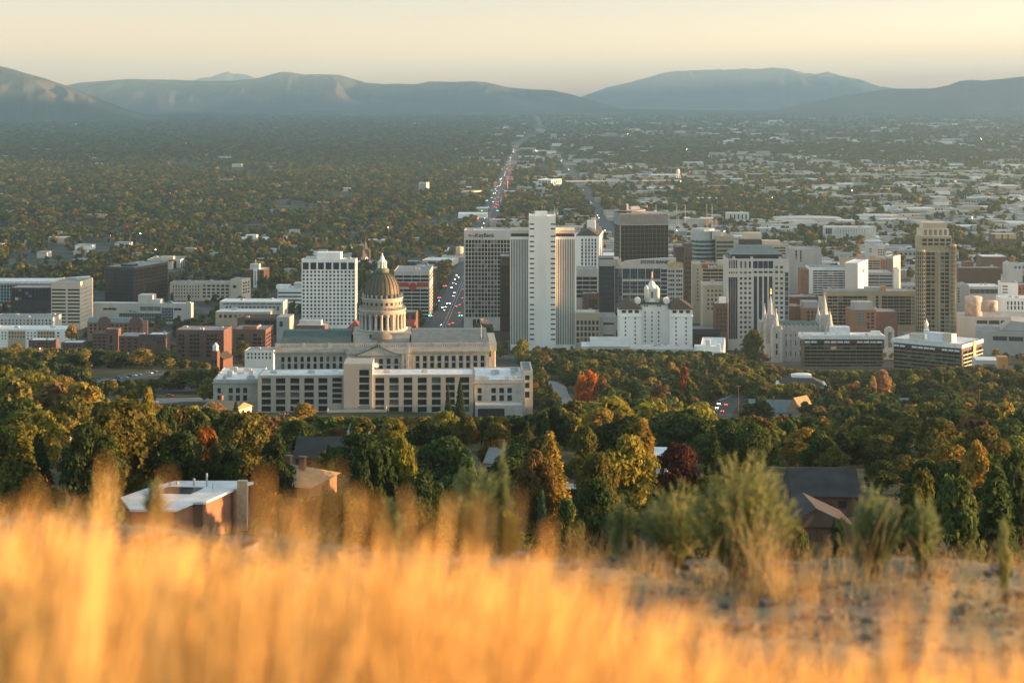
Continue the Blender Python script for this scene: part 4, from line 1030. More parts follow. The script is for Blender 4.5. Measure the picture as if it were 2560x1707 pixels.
# temple
def temple():
    d = 1530; r0 = at(1990, 900, d); zg = gz(r0.x, d)
    r = empty("temple", (r0.x, d, zg), R(GYAW)); tag(r, "grey granite church with clustered pointed spires, the left one gilded on top", "church")
    k = d / F; v = lambda V: pzz(V, d) - zg; u = lambda U: (U - 1990) * k
    b = MB(); x0, x1 = u(1944), u(2052)
    b.box(x0, x1, 2, 32, -10, v(818))
    for q in range(9):
        x = x0 + (x1 - x0) * (q + .5) / 9; b.box(x - 1.0 - 1.4, x - 1.4, 1.1, 2, -10, v(816)); b.box(x - .3 - 1.7, x + .3 - 2.1, 1.4, 30, v(818), v(812))
    for q in range(20):
        x = x0 + (x1 - x0) * (q + .5) / 20; b.box(x - .7, x + .7, 2, 3, v(818), v(814))
    b.build("nave", GRANITE2, r)
    h = MB(); h.extr_x([(3, v(818)), (31, v(818)), (17, v(808))], x0 + 1, x1 - 1); h.build("nave_roof", RTEAL, r)
    for q in range(8):
        x = x0 + (x1 - x0) * (q + 1) / 9 - .2
        link("arch_window", win_mesh(1.6, 4.6, GL_DARK), r, (x, 2, v(858))); c = MB().lathe([(1.0, 0), (1.0, .15)], n=14); o = c.build("round_window", GL_DARK, r); o.location = (x, 1.9, v(839)); o.rotation_euler = (R(90), 0, 0)
        link("arch_window", win_mesh(1.6, 4.0, GL_DARK), r, (x, 2, v(885)))
    def spire(x, y, ht, hw, tip, name="spire_tower"):
        e = empty(name, (x, y, 0)); e.parent = r
        m = MB(); m.box(-hw, hw, -hw, hw, -10, ht * .62)
        for sx in (-1, 1):
            for sy in (-1, 1):
                m.box(sx * hw - .9, sx * hw + .9, sy * hw - .9, sy * hw + .9, -10, ht * .64)
        m.box(-hw - .6, hw + .6, -hw - .6, hw + .6, ht * .40, ht * .415); m.box(-hw - .5, hw + .5, -hw - .5, hw + .5, ht * .60, ht * .615)
        m.build("tower_shaft", GRANITE2, e)
        p = MB(); p.box(-hw * .72, hw * .72, -hw * .72, hw * .72, ht * .62, ht * .70); p.lathe([(hw * .78, ht * .70), (hw * .70, ht * .705), (.25, ht * .98), (.1, ht)], n=8); p.build("spire", GRANITE2, e)
        for sx in (-1, 1):
            for sy in (-1, 1):
                q = MB(); q.lathe([(.9, ht * .64), (.95, ht * .66), (.12, ht * .73)], sx * hw, sy * hw, n=6); q.build("pinnacle", GRANITE2, e)
        for z in (.22, .33, .52):
            link("arch_window", win_mesh(1.5, 4.2, GL_DARK), e, (0, -hw, ht * z))
        g = MB(); g.lathe([(.35, ht), (.5, ht + .3), (.3, ht + .8), (.1, ht + 1.0)] if not tip else [(.7, ht), (.75, ht + .6), (.45, ht + 1.4), (.55, ht + 3.0), (.65, ht + 4.0), (.3, ht + 4.4), (.35, ht + 5), (.1, ht + 5.4)], n=8)
        g.build("gilded_statue" if tip else "finial", mat("gold_leaf", (0.85, 0.52, 0.12), .3, 0, 0, metal=.9) if tip else GRANITE2, e, True)
    zt = v(737)
    spire(u(1929), 6, zt, 4.9, True); spire(u(1921), 26, zt * .80, 4.0, False); spire(u(1938), -6, zt * .80, 3.8, False)
    spire(u(2064), 6, v(728) - 3, 4.6, False); spire(u(2057), 26, zt * .78, 3.9, False); spire(u(2073), -4, zt * .78, 3.8, False)
    bs = MB(); bs.box(u(1912), u(1950), -8, -3, -10, v(868)); bs.box(u(1916), u(1946), -3, 1, -10, v(860)); bs.build("entry_base", GRANITE2, r)
    for z in (891, 903): link("window", win_mesh(2.2, 2.4, GL_BROWN), r, (u(1926), -8, v(z)))
    footprint(r0.x - 32, r0.x + 34, d - 12, d + 36)
    LANDMARKS.append(("the spired church", 1990, 760))
temple()
def stele():
    d = 1560; p = at(2225, 890, d); zg = gz(p.x, d); k = d / F; v = lambda V: pzz(V, d) - zg
    r = empty("granite_pylon", (p.x, d, zg)); tag(r, "pale round-topped granite pylon showing between the two apartment slabs", "tower")
    b = MB(); w_ = 11 * k; pts = [(-w_, -6), (w_, -6), (w_, v(828))] + [(w_ * math.cos(t), v(828) + w_ * .9 * math.sin(t)) for t in np.linspace(.2, math.pi - .2, 8)] + [(-w_, v(828))]
    b.extr_y(pts, 0, 6); b.build("shaft", GRANITE2, r)
    b = MB(); b.box(-w_ - 1.5, w_ + 1.5, -1.5, 8, -8, v(876)); b.build("base", GRANITE2, r)
    link("tall_window", win_mesh(3.2, v(830) - v(868), GL_PALE), r, (0, 0, v(849)))
stele()
def cupola_white():
    d = 1600; p = at(2316, 830, d); zg = gz(p.x, d); k = d / F; v = lambda V: pzz(V, d) - zg
    r = empty("meeting_hall", (p.x, d, zg)); tag(r, "white pointed cupola rising behind the right apartment slab", "church")
    b = MB(); b.box(-16, 16, -2, 30, -6, v(842)); b.build("hall", WHITE, r)
    b = MB(); b.hip(-16, 16, -2, 30, v(842) + .01, v(834), .8); b.build("hall_roof", RGREY, r)
    b = MB(); b.lathe([(7 * k, v(845)), (7 * k, v(826)), (8 * k, v(825)), (5 * k, v(822)), (5 * k, v(813)), (6 * k, v(812)), (5 * k, v(808)), (1 * k, v(800)), (.3 * k, v(795))], n=8); b.build("cupola", WHITE, r)
cupola_white()
# apartment slabs on the right
def slab(U0, U1, Uc, Vt, d, yaw, label, pent, n, land, floors):
    b = Bld("apartment_slab", label, U0, U1, Vt, d, DBROWN, "apartment block", yaw=yaw, Uc=Uc, depth=18, parapet=.5, units=2, rec=1.4, roofm=RWHITE, glass=GL_DARK, land=land)
    u, v = b.u, b.v; vb = Vt + 18
    zt, zb = v(vb), v(vb) - floors * 2.95
    b.grid('front', -b.W / 2 + .1, b.W / 2 - .1, zb, zt, n, floors, .80, .72, px=False, proud=.5)
    if Uc: b.grid('right', .3, b.D - .3, zb, zt, 4, floors, .8, .7, px=False, proud=.5)
    b.done()
    band = MB(); band.box(-b.W / 2 - 2.0, b.W / 2 + 2.0, -2.4, b.D + 1, v(Vt + 9), v(Vt)); b.part("roof_band", band, RWHITE)
    for k in range(n):
        if k % 5 != 2:
            x = -b.W / 2 + (k + .5) * b.W / n
            q = MB(); q.box(x - b.W / n * .42, x + b.W / n * .42, -1.75, -1.5, v(vb) - .1, v(vb) + 1.3); b.part("balcony_panel", q, RWHITE)
    for f in range(floors):
        z = zt - (f + 1) * 2.95
        q = MB(); q.box(-b.W / 2, b.W / 2, -1.9, -1.42, z - .12, z + .16); b.part("balcony_slab", q, TAN)
        if Uc: q = MB(); q.box(b.W / 2 + 1.42, b.W / 2 + 2.2, 0, b.D, z - .15, z + .7); b.part("balcony_slab", q, CREAM)
    if Uc: q = MB(); q.box(b.W / 2 + .1, b.W / 2 + 2.6, b.D * .48, b.D * .62, -5, v(Vt - 2)); b.part("stair_shaft", q, TAN)
    for (a, c, t, y0, y1, m) in pent: b.top_box("penthouse", a, c, t, y0, y1, m)
slab(2010, 2206, None, 838, 1450, GYAW, "dark apartment slab under a white roof band between the church and pylon", [(2081, 2128, 820, 6, 15, RWHITE), (2011, 2034, 834, 3, 8, RWHITE), (2182, 2204, 830, 4, 10, RWHITE)], 12, "the left apartment slab", 9)
slab(2236, 2402, 2451, 846, 1400, -37, "dark apartment slab with a sunlit balcony end at the far right", [(2268, 2300, 832, 4, 9, CREAM), (2310, 2374, 826, 6, 13, RWHITE), (2352, 2374, 824, 4, 7, CREAM)], 11, "the right apartment slab", 10)
# ================================================================== left of downtown
b = Bld("glass_pavilion", "long low building with a teal glass band under a pale swooping roof", -30, 160, 707, 2000, LGREY, "office building", yaw=GYAW, depth=45, parapet=.4, units=2, rec=.3, glass=GL_TEAL, roofm=RWHITE)
b.grid('front', -28, 150, 760, 712, 24, 6, .9, .9, stuff=True); b.done()
q = MB(); q.extr_y([(b.u(-34), b.v(708)), (b.u(150), b.v(708)), (b.u(205), b.v(699)), (b.u(212), b.v(697)), (b.u(205), b.v(696)), (b.u(120), b.v(702)), (b.u(-34), b.v(702))], -3, 30); b.part("swooping_roof", q, RWHITE)
b = Bld("dark_glass_block", "dark glass block under the teal glass band", 28, 131, 719, 1930, BLACKM, yaw=GYAW, depth=25, parapet=.4, units=0, rec=.3); b.grid('front', 29, 130, 750, 722, 12, 4, .9, .85, stuff=True); b.done()
b = Bld("ribbon_wedge_office", "cream ribbon-window office with a sunlit side wall on the left", 128, 200, 704, 1800, CREAM, yaw=-3.5, Uc=231, parapet=1.6, units=2, rec=.5, land="the cream ribbon office")
b.grid('front', 129, 165, 809, 720, 1, 10, .97, .42, wname="window_strip"); b.grid('front', 169, 200, 809, 720, 1, 10, .97, .42, wname="window_strip")
b.grid('right', 2, b.D - 2, 809, 720, 9, 9, .35, .35); b.done()
b = Bld("black_glass_office", "black glass office block with two long faces on the left", 263, 335, 666, 2030, BLACKM, yaw=-20, Uc=419, parapet=.5, units=3, rec=.35, land="the black glass office", maxwin=60)
b.grid('front', 264, 335, 756, 672, 3, 9, .985, .80, glass=GL_DARK); b.grid('right', .5, b.D - .5, 756, 672, 4, 9, .985, .8, glass=GL_BROWN); b.done()
b.top_box("penthouse", 295, 322, 660, 6, 20, BLACKM)
b = Bld("finned_beige_tower", "beige finned block with glowing west fins behind the black glass office", 368, 450, 649, 2450, LGREY, yaw=-1, Uc=470, parapet=.8, units=3, rec=.8)
b.grid('front', 374, 408, 664, 651, 3, 1, .5, .6); b.grid('front', 412, 446, 690, 652, 2, 1, .4, .98); b.grid('right', 1, b.D - 1, 690, 652, 4, 1, .5, .98); b.done(); b.top_box("penthouse", 400, 430, 643, 8, 20, CREAM); FOOT.append((pxx(420, 2400), pxx(474, 2400), 2240, 2450))
def mall():
    b = Bld("concert_hall", "broad pale windowless hall with a teal glass front and rooftop boxes", 231, 478, 757, 1850, LGREY, "hall", yaw=-2.6, Uc=484, parapet=.6, units=4, rec=.4, glass=GL_TEAL, roofm=RWHITE, land="the broad pale hall")
    b.grid('front', 258, 291, 775, 769, 3, 1, .96, .9, glass=GL_DARK); b.grid('front', 298, 408, 803, 782, 26, 2, .9, .9, stuff=True); b.grid('front', 404, 433, 803, 768, 8, 5, .9, .9, stuff=True); b.grid('front', 435, 454, 775, 769, 2, 1, .96, .9, glass=GL_DARK)
    b.grid('front', 350, 402, 777, 765, 3, 1, .85, .8, glass=GL_PALE); b.done()
    b.text("HALL", 331, 779.5, 1.8, SIGNDK, bold=.02)
    q = MB(); q.lathe([(.9, 0), (.9, .2)], n=12); o = b.part("emblem", q, SIGNDK); o.location = (b.u(326), -.5, b.v(777)); o.rotation_euler = (R(90), 0, 0)
    b.top_box("penthouse", 343, 379, 738, 4, 20, LGREY); b.top_box("penthouse", 377, 400, 749, 3, 14, LGREY)
    q = MB(); q.hip(b.u(405), b.u(430), 4, 14, b.H - .5, b.v(752)); b.part("skylight", q, GL_TEAL)
mall()
b = Bld("barrel_roof_apartments", "brick apartments with a blue-grey arched roof and glowing west end", 219, 357, 806, 1680, BRICK2, "apartment block", yaw=-2, Uc=370, parapet=.3, units=0, rec=.4, land="the arched-roof brick apartments")
b.grid('front', 222, 352, 834, 809, 12, 3, .5, .6); b.notop = True; b.done()
q = MB(); q.extr_x([(-1, b.H), (b.D + 1, b.H), (b.D * .72, b.v(797)), (b.D * .3, b.v(797))], -b.W / 2 - .6, b.W / 2 - 5); b.part("mansard_roof", q, RSLATE)
for uu in (262, 340):
    q = MB(); q.lathe([(6, 0), (6, 1.5)], n=20); o = b.part("arched_dormer", q, BRICK); o.location = (b.u(uu), -.6, b.v(806)); o.rotation_euler = (R(90), 0, 0)
b = Bld("pale_apartments", "white and tan apartment range with alternating panels at the far left", -20, 165, 822, 1600, WHITE, "apartment block", yaw=-2, depth=24, parapet=.5, units=3, rec=.4, roofm=RWHITE, land="the white and tan apartments")
b.grid('front', 66, 92, 850, 828, 3, 3, .4, .5); b.grid('front', 141, 150, 850, 828, 1, 3, .6, .5); b.grid('front', 2, 18, 850, 828, 2, 3, .4, .5); b.done()
for (a, c) in ((21, 64), (94, 138)):
    q = MB(); q.box(b.u(a), b.u(c), -.8, -.42, -4, b.v(826)); b.part("tan_panel", q, TAN)
    for k in range(6):
        for z in (832, 841): link("window", win_mesh(1.2, 1.4, GL_DARK), b.root, (b.u(a + (c - a) * (k + .5) / 6), -.8, b.v(z)))
b = Bld("pale_row", "pale flat-roofed range cluttered with roof machines behind the white and tan apartments", -20, 132, 793, 1700, LGREY, "apartment block", yaw=-2, depth=30, parapet=.5, units=9, rec=.4, roofm=RGREY)
b.grid('front', -18, 130, 812, 797, 16, 2, .4, .5); b.done()
b = Bld("brick_tower_block", "tall brick stair tower with a dark glass slot between lower brick wings", 264, 296, 822, 1500, BRICK, "apartment block", yaw=-2, Uc=303, parapet=.6, units=0, rec=.7, land="the slotted brick tower")
b.grid('front', 275, 281, 888, 838, 1, 8, .96, .9, wname="slot_window"); b.done()
for nm, a, c, t, m in (("brick_wing", 230, 263.6, 838, BRICK), ("brick_wing", 297, 346, 842, BRICKD)):
    q = MB(); q.box(b.u(a), b.u(c), 2, 22, -8, b.v(t)); b.part(nm, q, m)
    q = MB(); q.box(b.u(a) - .4, b.u(c) + .4, 1.6, 22.4, b.v(t), b.v(t) + .8); b.part("wing_roof", q, RGREY if a > 290 else RBROWN)
    for k in range(3):
        for j in range(4): link("window", win_mesh(2.4, 1.2, GL_DARK), b.root, (b.u(a + (c - a) * (k + .5) / 3), 2.0, b.v(t + 7 + j * 9)))
def townhouse(U0, U1, Vt, d, m, roof, label, n, uc=None, yaw=-4):
    b = Bld("townhouse_row", label, U0, U1, Vt, d, m, "townhouses", yaw=yaw, Uc=uc, depth=16, parapet=.2, units=0, rec=.4); b.notop = True
    b.grid('front', U0 + 2, U1 - 2, Vt + 26, Vt + 3, n, 2, .55, .55); b.done()
    q = MB(); q.extr_x([(-1.2, b.H), (b.D + 1.2, b.H), (b.D / 2, b.H + 3.6)], -b.W / 2 - .5, b.W / 2 + .5); b.part("roof", q, roof)
    for k in range(3):
        c = MB(); x = -b.W / 2 + (k + .6) * b.W / 3.2; c.box(x - .8, x + .8, 5, 6.4, b.H + 1, b.H + 5.4); b.part("chimney", c, BRICK2)
    if uc is None:
        g = MB(); x = b.W / 2; g.extr_y([(x - 7, b.H - 1), (x, b.H - 1), (x, b.H + 1.5), (x - 3.5, b.H + 4.5), (x - 7, b.H + 1.5)], -2, 6); b.part("gable", g, m)
    return b
townhouse(-40, 70, 899, 1360, TAN, RDARK, "tan arched townhouse row under a dark roof at the far left", 5)
townhouse(116, 212, 896, 1330, BRICKD, RDARK, "brick townhouse row whose west gable glows orange", 6, 231, -4)
townhouse(20, 120, 886, 1420, BRICKD, RDARK, "dark-roofed brick townhouse row with lit dormers behind the tan row", 5)
for (a, c, t, d, lab) in ((72, 134, 850, 1520, "low brick walk-up with a pale flat roof behind the dark townhouses"), (153, 206, 856, 1500, "small brick walk-up with a white roof edge left of the slotted brick tower"), (370, 415, 836, 1560, "small brick house with a grey flat roof right of the slotted brick tower")):
    b = Bld("brick_walkup", lab, a, c, t, d, BRICKD, "apartment block", yaw=-2, depth=16, parapet=.5, units=1, rec=.4, roofm=RWHITE); b.grid('front', a + 3, c - 3, t + 22, t + 4, 6, 2, .4, .5); b.done()
b = Bld("brick_gabled_house", "brick gabled apartment house with a lit west gable right of the slotted brick tower", 346, 384, 852, 1480, BRICK, "apartment house", yaw=-6, Uc=390, parapet=.2, units=0, rec=.4); b.notop = True; b.grid('front', 349, 381, 876, 857, 4, 2, .4, .5); b.done()
q = MB(); q.extr_x([(-.6, b.H), (b.D + .6, b.H), (b.D / 2, b.H + 5)], -b.W / 2 - .4, b.W / 2 + .4); b.part("roof", q, RBROWN)
def brick_apts(U0, U1, Uc, Vt, d, label, land, cols):
    b = Bld("brick_apartments", label, U0, U1, Vt, d, BRICK, "apartment block", yaw=-4, Uc=Uc, parapet=.7, units=4, rec=.8, roofm=RGREY, land=land)
    for (a, c, n) in cols: b.grid('front', a, c, Vt + 70, Vt + 10, n, 6, .75, .6)
    if Uc:
        b.grid('right', 1, b.D - 1, Vt + 66, Vt + 10, 5, 6, .6, .6)
    b.done()
    for (a, c, n) in cols:
        for k in range(6):
            q = MB(); z = b.v(Vt + 17 + 10 * k); q.box(b.u(a), b.u(c), -2.0, -.85, z - .8, z); b.part("balcony", q, BRICKD)
    return b
brick_apts(440, 560, None, 824, 1470, "long brown brick apartment block with stacked dark balconies", "the long brick apartments", [(446, 462, 2), (474, 500, 3), (515, 545, 3)])
b = brick_apts(582, 662, 681, 823, 1420, "brick apartment block whose west end of balconies glows orange", "the glowing brick apartments", [(590, 612, 2), (632, 655, 2)])
b.top_box("penthouse", 605, 640, 817, 3, 10, BRICK2)
b = Bld("court_block", "pale brick civic block with a long flat roof left of the white tower", 539, 676, 779, 1640, TAN, "civic building", yaw=-2, depth=26, parapet=.6, units=3, rec=.5, roofm=RWHITE)
b.grid('front', 545, 670, 796, 785, 10, 1, .5, .6); b.done()
b = Bld("bay_block", "brown civic block with five large dark bays and a grey end wall", 594, 692, 794, 1590, BRICKD, "civic building", yaw=-3, depth=26, parapet=.5, units=1, rec=1.0, roofm=RBROWN, land="the five-bay civic block")
b.grid('front', 612, 691, 836, 800, 5, 1, .88, .98, wname="window_bay"); b.done()
q = MB(); q.box(b.u(692.5), b.u(725), -2, 20, -8, b.v(791)); b.part("end_wall", q, GREY)
q = MB(); q.box(b.u(700), b.u(708), -2.4, -2.05, b.v(815), b.v(802)); b.part("banner", q, GL_BLUE)
b = Bld("plaza_hall", "long grey glass hall with a flat overhanging roof left of the white tower", 549, 708, 754, 1760, LGREY, "civic building", yaw=-2, depth=30, parapet=.4, units=2, rec=.5, glass=GL_PALE, roofm=RWHITE)
b.grid('front', 562, 700, 777, 764, 14, 1, .6, .9); b.grid('front', 556, 704, 762, 757, 8, 1, .9, .5, glass=GL_TEAL); b.done()
b = Bld("curved_ribbon_office", "white four-ribbon office with a curved front left of the white tower", 694, 756, 722, 1990, WHITE, yaw=-1, depth=30, parapet=.8, units=1, rec=.5, roofm=RWHITE)
for k in range(4): b.grid('front', 694.5, 755, 734 + k * 9.4, 730 + k * 9.4, 1, 1, .99, .9, wname="window_strip")
b.done(); b.top_box("penthouse", 733, 756, 709, 4, 20, LGREY); b.top_box("penthouse", 688, 722, 715, 6, 20, RWHITE)
b = Bld("cross_topped_tower", "brown apartment tower with a white central strip and a cross on top", 618, 659, 674, 2200, BRICKD, "apartment tower", yaw=-3, Uc=672, parapet=.6, units=1, rec=.6, roofm=RWHITE, land="the cross-topped tower")
b.grid('front', 620, 633, 712, 679, 2, 8, .6, .5); b.grid('front', 645, 657, 712, 679, 2, 8, .6, .5); b.grid('right', 1, b.D - 1, 712, 676, 1, 8, .98, .5, glass=GL_BROWN)
b.done(); q = MB(); q.box(b.u(634), b.u(643), -1.1, -.62, -8, b.v(672)); b.part("white_strip", q, WHITE)
for k in range(8): link("window", win_mesh(1.5, 1.6, GL_DARK), b.root, (b.u(638.5), -1.1, b.v(679 + k * 4.5)))
b.top_box("penthouse", 623, 646, 661, 4, 14, LGREY)
q = MB(); x, z = b.u(636), b.v(661); q.box(x - .3, x + .3, 8, 8.5, z, z + 5); q.box(x - 1.6, x + 1.6, 8, 8.5, z + 3, z + 3.6); b.part("cross", q, SIGNW)
b = Bld("beige_flats", "long beige flats with square dark windows left of the cross-topped tower", 425, 577, 706, 2060, CREAM, "apartment block", yaw=-1.5, depth=24, parapet=.6, units=3, rec=.5, land="the long beige flats")
b.grid('front', 430, 500, 745, 712, 10, 4, .4, .5); b.grid('front', 505, 574, 745, 710, 6, 4, .6, .5); b.done()
b = Bld("lit_end_block", "pale block whose west wall is striped with sunlit piers beside the beige flats", 577, 604, 697, 2040, CREAM, "apartment block", yaw=-22, Uc=625, parapet=.6, units=1, rec=.7)
b.grid('right', 1, b.D - 1, 735, 703, 3, 4, .6, .5); b.grid('front', 582, 592, 720, 712, 1, 1, .8, .8); b.done()
b = Bld("white_school", "long white low building alone among the trees left of the white tower", 577, 674, 597, 2880, WHITE, "school", yaw=-2, depth=40, parapet=.5, units=2, rec=.4, roofm=RWHITE, land="the lone white school")
b.grid('front', 582, 670, 603, 599, 12, 1, .5, .6); b.done(); b.top_box("penthouse", 612, 640, 588, 6, 20, RWHITE)
b = Bld("brick_lodge", "low brick lodge with a white roof in front of the white tower", 739, 812, 813, 1440, BRICK, "office building", yaw=-3, Uc=820, parapet=.5, units=2, rec=.5, roofm=RWHITE)
b.grid('front', 742, 810, 834, 822, 5, 1, .8, .6); b.done(); b.top_box("roof_monitor", 745, 800, 803, 5, 13, LGREY)
b = Bld("long_station", "long white shed roof with a comb of vents behind the clock tower", 875, 1010, 606, 2900, LGREY, "station", yaw=-1.5, depth=20, parapet=0, units=10, rec=.4, roofm=RWHITE); b.grid('front', 878, 1008, 614, 608, 24, 1, .6, .8, stuff=True); b.done()
b = Bld("brick_gable_hall", "small brick hall with a red gable beside the drum of the dome", 1010, 1040, 780, 1560, BRICKD, "hall", yaw=-3, depth=18, parapet=.4, units=0, rec=.4); b.grid('front', 1013, 1037, 800, 786, 3, 1, .5, .7); b.done()
q = MB(); q.extr_x([(-14, b.v(810)), (0.0, b.v(810)), (-7, b.v(795))], b.u(1008), b.u(1040)); b.part("red_gable_roof", q, mat("roof_red", (0.24, 0.06, 0.045), .9, .4, .2))
b = Bld("brick_gable_hall", "red hipped roof peeking out left of the drum of the dome", 868, 902, 822, 1500, BRICK, "hall", yaw=-3, depth=18, parapet=.1, units=0, rec=.4); b.notop = True; b.grid('front', 870, 900, 832, 824, 4, 1, .5, .7); b.done()
q = MB(); q.hip(-b.W / 2, b.W / 2, 0, b.D, b.H + .01, b.v(803), .8); b.part("hip_roof", q, MATS["roof_red"])
b = Bld("lit_store", "orange sunlit wedge-fronted store along the avenue above the red-banded tower", 1055, 1130, 650, 2480, CREAM, "store", yaw=-10, Uc=1146, parapet=.6, units=2, rec=.4, roofm=RWHITE, land="the sunlit store")
b.grid('front', 1062, 1120, 662, 655, 10, 1, .5, .6); b.done()
b = Bld("white_store", "pale flat-roofed stores stepping along the avenue left of the bank grid tower", 1095, 1150, 624, 2700, WHITE, "store", yaw=-2, depth=40, parapet=.6, units=3, rec=.4, roofm=RWHITE); b.grid('front', 1098, 1148, 633, 628, 8, 1, .6, .6); b.done()
b = Bld("glass_store", "small dark grid-glass store above the red-banded tower", 1017, 1046, 654, 2420, BLACKM, "store", yaw=-2, depth=30, units=1, rec=.3, glass=GL_BLUE); b.grid('front', 1018, 1045, 672, 657, 8, 3, .85, .85, stuff=True); b.done()
b = Bld("glass_store", "low wide dark glass store under the sunlit store", 1038, 1084, 664, 2360, BLACKM, "store", yaw=-2, depth=30, units=1, rec=.3, glass=GL_BLUE); b.grid('front', 1039, 1083, 674, 667, 12, 2, .85, .85, stuff=True); b.done()
def lit_sphere():
    p = at(1149, 630, 2560); g = gz(p.x, p.y); r = empty("storage_tank", (p.x, p.y, g)); tag(r, "round tank glowing orange in the sun beside the bank grid tower", "tank")
    z = p.z - g
    b = MB().lathe([(5.4, z - 8.5), (5.6, z + 7), (5.3, z + 7.6), (.4, z + 8.3)], n=20); b.build("tank_body", CREAM, r, True)
    b = MB()
    for k in range(6): a = k * math.pi / 3; b.tube((4.6 * math.cos(a), 4.6 * math.sin(a), -1), (4.6 * math.cos(a), 4.6 * math.sin(a), z - 8), .35, n=6)
    b.build("legs_frame", METAL, r)
lit_sphere()
# church with a white steeple at the left
def steeple():
    d = 1060; p = at(539, 920, d); g = gz(p.x, d); k = d / F; v = lambda V: pzz(V, d) - g
    r = empty("steeple_church", (p.x, d, g), R(-15)); tag(r, "small brick church with a white steeple left of the long office block", "church")
    w_ = 8 * k; b = MB(); b.box(-w_, w_, -w_, w_, -3, v(876)); b.build("brick_tower", BRICK, r)
    b = MB(); b.box(-w_ * .7, w_ * .7, -w_ * .7, w_ * .7, v(876), v(866)); b.prism([(-w_ * .8, -w_ * .8), (w_ * .8, -w_ * .8), (w_ * .8, w_ * .8), (-w_ * .8, w_ * .8)], v(866), v(856), [(-.1, -.1), (.1, -.1), (.1, .1), (-.1, .1)]); b.build("white_steeple", WHITE, r)
    b = MB(); b.box(-4, 4, 2.2, 16, -3, v(900)); b.build("nave", BRICKD, r)
    b = MB(); b.extr_y([(-4.6, v(900)), (4.6, v(900)), (0, v(886))], 2.3, 16.4); b.build("nave_roof", RBROWN, r)
    for s_ in (-1, 1): link("arch_window", win_mesh(1.0, 3.2, GL_DARK), r, (s_ * 1.0, -w_, v(905)))
    footprint(p.x - 8, p.x + 8, d - 4, d + 24)
steeple()
b = Bld("white_house_block", "white apartment house among trees between the brick church and capitol wing", 612, 684, 876, 1180, WHITE, "apartment house", yaw=-3, depth=16, parapet=.4, units=1, rec=.4, roofm=RGREY); b.grid('front', 616, 680, 898, 880, 7, 2, .4, .6); b.done()
# ================================================================== right of downtown
b = Bld("low_market_hall", "long low pinkish roof in front of the white hotel and finned tower", 1452, 1575, 866, 1520, LGREY, "hall", yaw=-2, depth=30, parapet=.4, units=1, rec=.4, roofm=RWHITE); b.done()
q = MB(); q.extr_x([(-1, b.H), (b.D, b.H), (b.D, b.H + 4.5)], b.u(1475), b.u(1572)); b.part("sloped_roof", q, LGREY)
b = Bld("low_market_hall", "low white terrace wing at the foot of the white hotel", 1575, 1735, 872, 1545, LGREY, "hall", yaw=-2, depth=30, parapet=.6, units=4, rec=.4, roofm=LGREY); b.grid('front', 1580, 1730, 884, 876, 10, 1, .4, .5); b.done()
b = Bld("white_mansion", "white stepped mansion with rooftop turrets right of the white hotel", 1748, 1808, 878, 1440, WHITE, "mansion", yaw=-8, Uc=1813, parapet=.8, units=1, rec=.4, roofm=RWHITE, land="the stepped white mansion"); b.grid('front', 1752, 1804, 896, 882, 5, 1, .4, .7); b.done()
b.top_box("upper_storey", 1735, 1800, 868, 5, 16, WHITE); b.top_box("turret", 1763, 1775, 852, 6, 11, WHITE); b.top_box("turret", 1790, 1800, 862, 6, 11, WHITE)
b = Bld("dark_garage", "dark low garage with a sunless front below the small brick apartment block", 1730, 1800, 822, 1640, BLACKM, "garage", yaw=-2, depth=24, parapet=.4, units=0, rec=.5, roofm=RGREY); b.grid('front', 1734, 1796, 850, 834, 4, 1, .9, .8); b.done()
b = Bld("drum_mural_hall", "pair of pale round drums with faded painted panels on a low grey hall", 2400, 2600, 792, 1720, LGREY, "hall", yaw=-2, depth=40, parapet=.5, units=3, rec=.4, roofm=GREY); b.grid('front', 2440, 2560, 812, 800, 4, 1, .9, .8, glass=BLACKM); b.done()
for uu, rr, t, z0 in ((2442, 21, 746, 796), (2488, 15, 757, 780)):
    k = b.d / F; q = MB(); q.lathe([(rr * k, b.v(z0)), (rr * k, b.v(t)), (rr * k * .96, b.v(t) + .4)], b.u(uu), 14, n=28)
    m = bpy.data.materials.get("mural") or mat("mural", (0.52, 0.42, 0.36), .8, .22, .4); b.part("painted_drum", q, m, True)
b = Bld("angled_arena", "low grey angular arena roofs at the far right edge", 2440, 2640, 826, 1600, GREY, "arena", yaw=-14, depth=50, parapet=.5, units=2, rec=.5, roofm=RGREY); b.grid('front', 2480, 2600, 850, 838, 3, 1, .9, .8, glass=BLACKM); b.done()
q = MB(); q.extr_y([(b.u(2500), b.H), (b.u(2600), b.H), (b.u(2600), b.H + 7), (b.u(2530), b.H + 9)], 6, 40); b.part("wedge_roof", q, GREY)
b = Bld("brick_slab", "red brick slab with dense dark windows beyond the tall sand tower", 2390, 2494, 666, 2100, BRICKD, "apartment block", yaw=-2, Uc=2502, parapet=.5, units=3, rec=.5, land="the red brick slab"); b.grid('front', 2434, 2492, 705, 670, 10, 7, .5, .5, stuff=True); b.grid('front', 2391, 2409, 703, 670, 4, 6, .5, .5); b.done()
q = MB(); q.box(b.u(2411), b.u(2433), -2, 16, -4, b.v(655)); b.part("stair_tower", q, BRICK)
q = MB(); q.box(b.u(2460), b.u(2489), -1.1, -.6, b.v(669.5), b.v(666)); b.part("sign_band", q, mat("sign_pink", (.5, .3, .26), .7, 0, 0))
b = Bld("brick_lowrise", "brick low-rise with a white roof and one lit pier above the red brick slab", 2441, 2505, 636, 2400, BRICK, "apartment block", yaw=-2, Uc=2519, parapet=.5, units=2, rec=.5, roofm=RWHITE); b.grid('front', 2446, 2490, 646, 640, 8, 1, .3, .7, glass=GL_PALE); b.done()
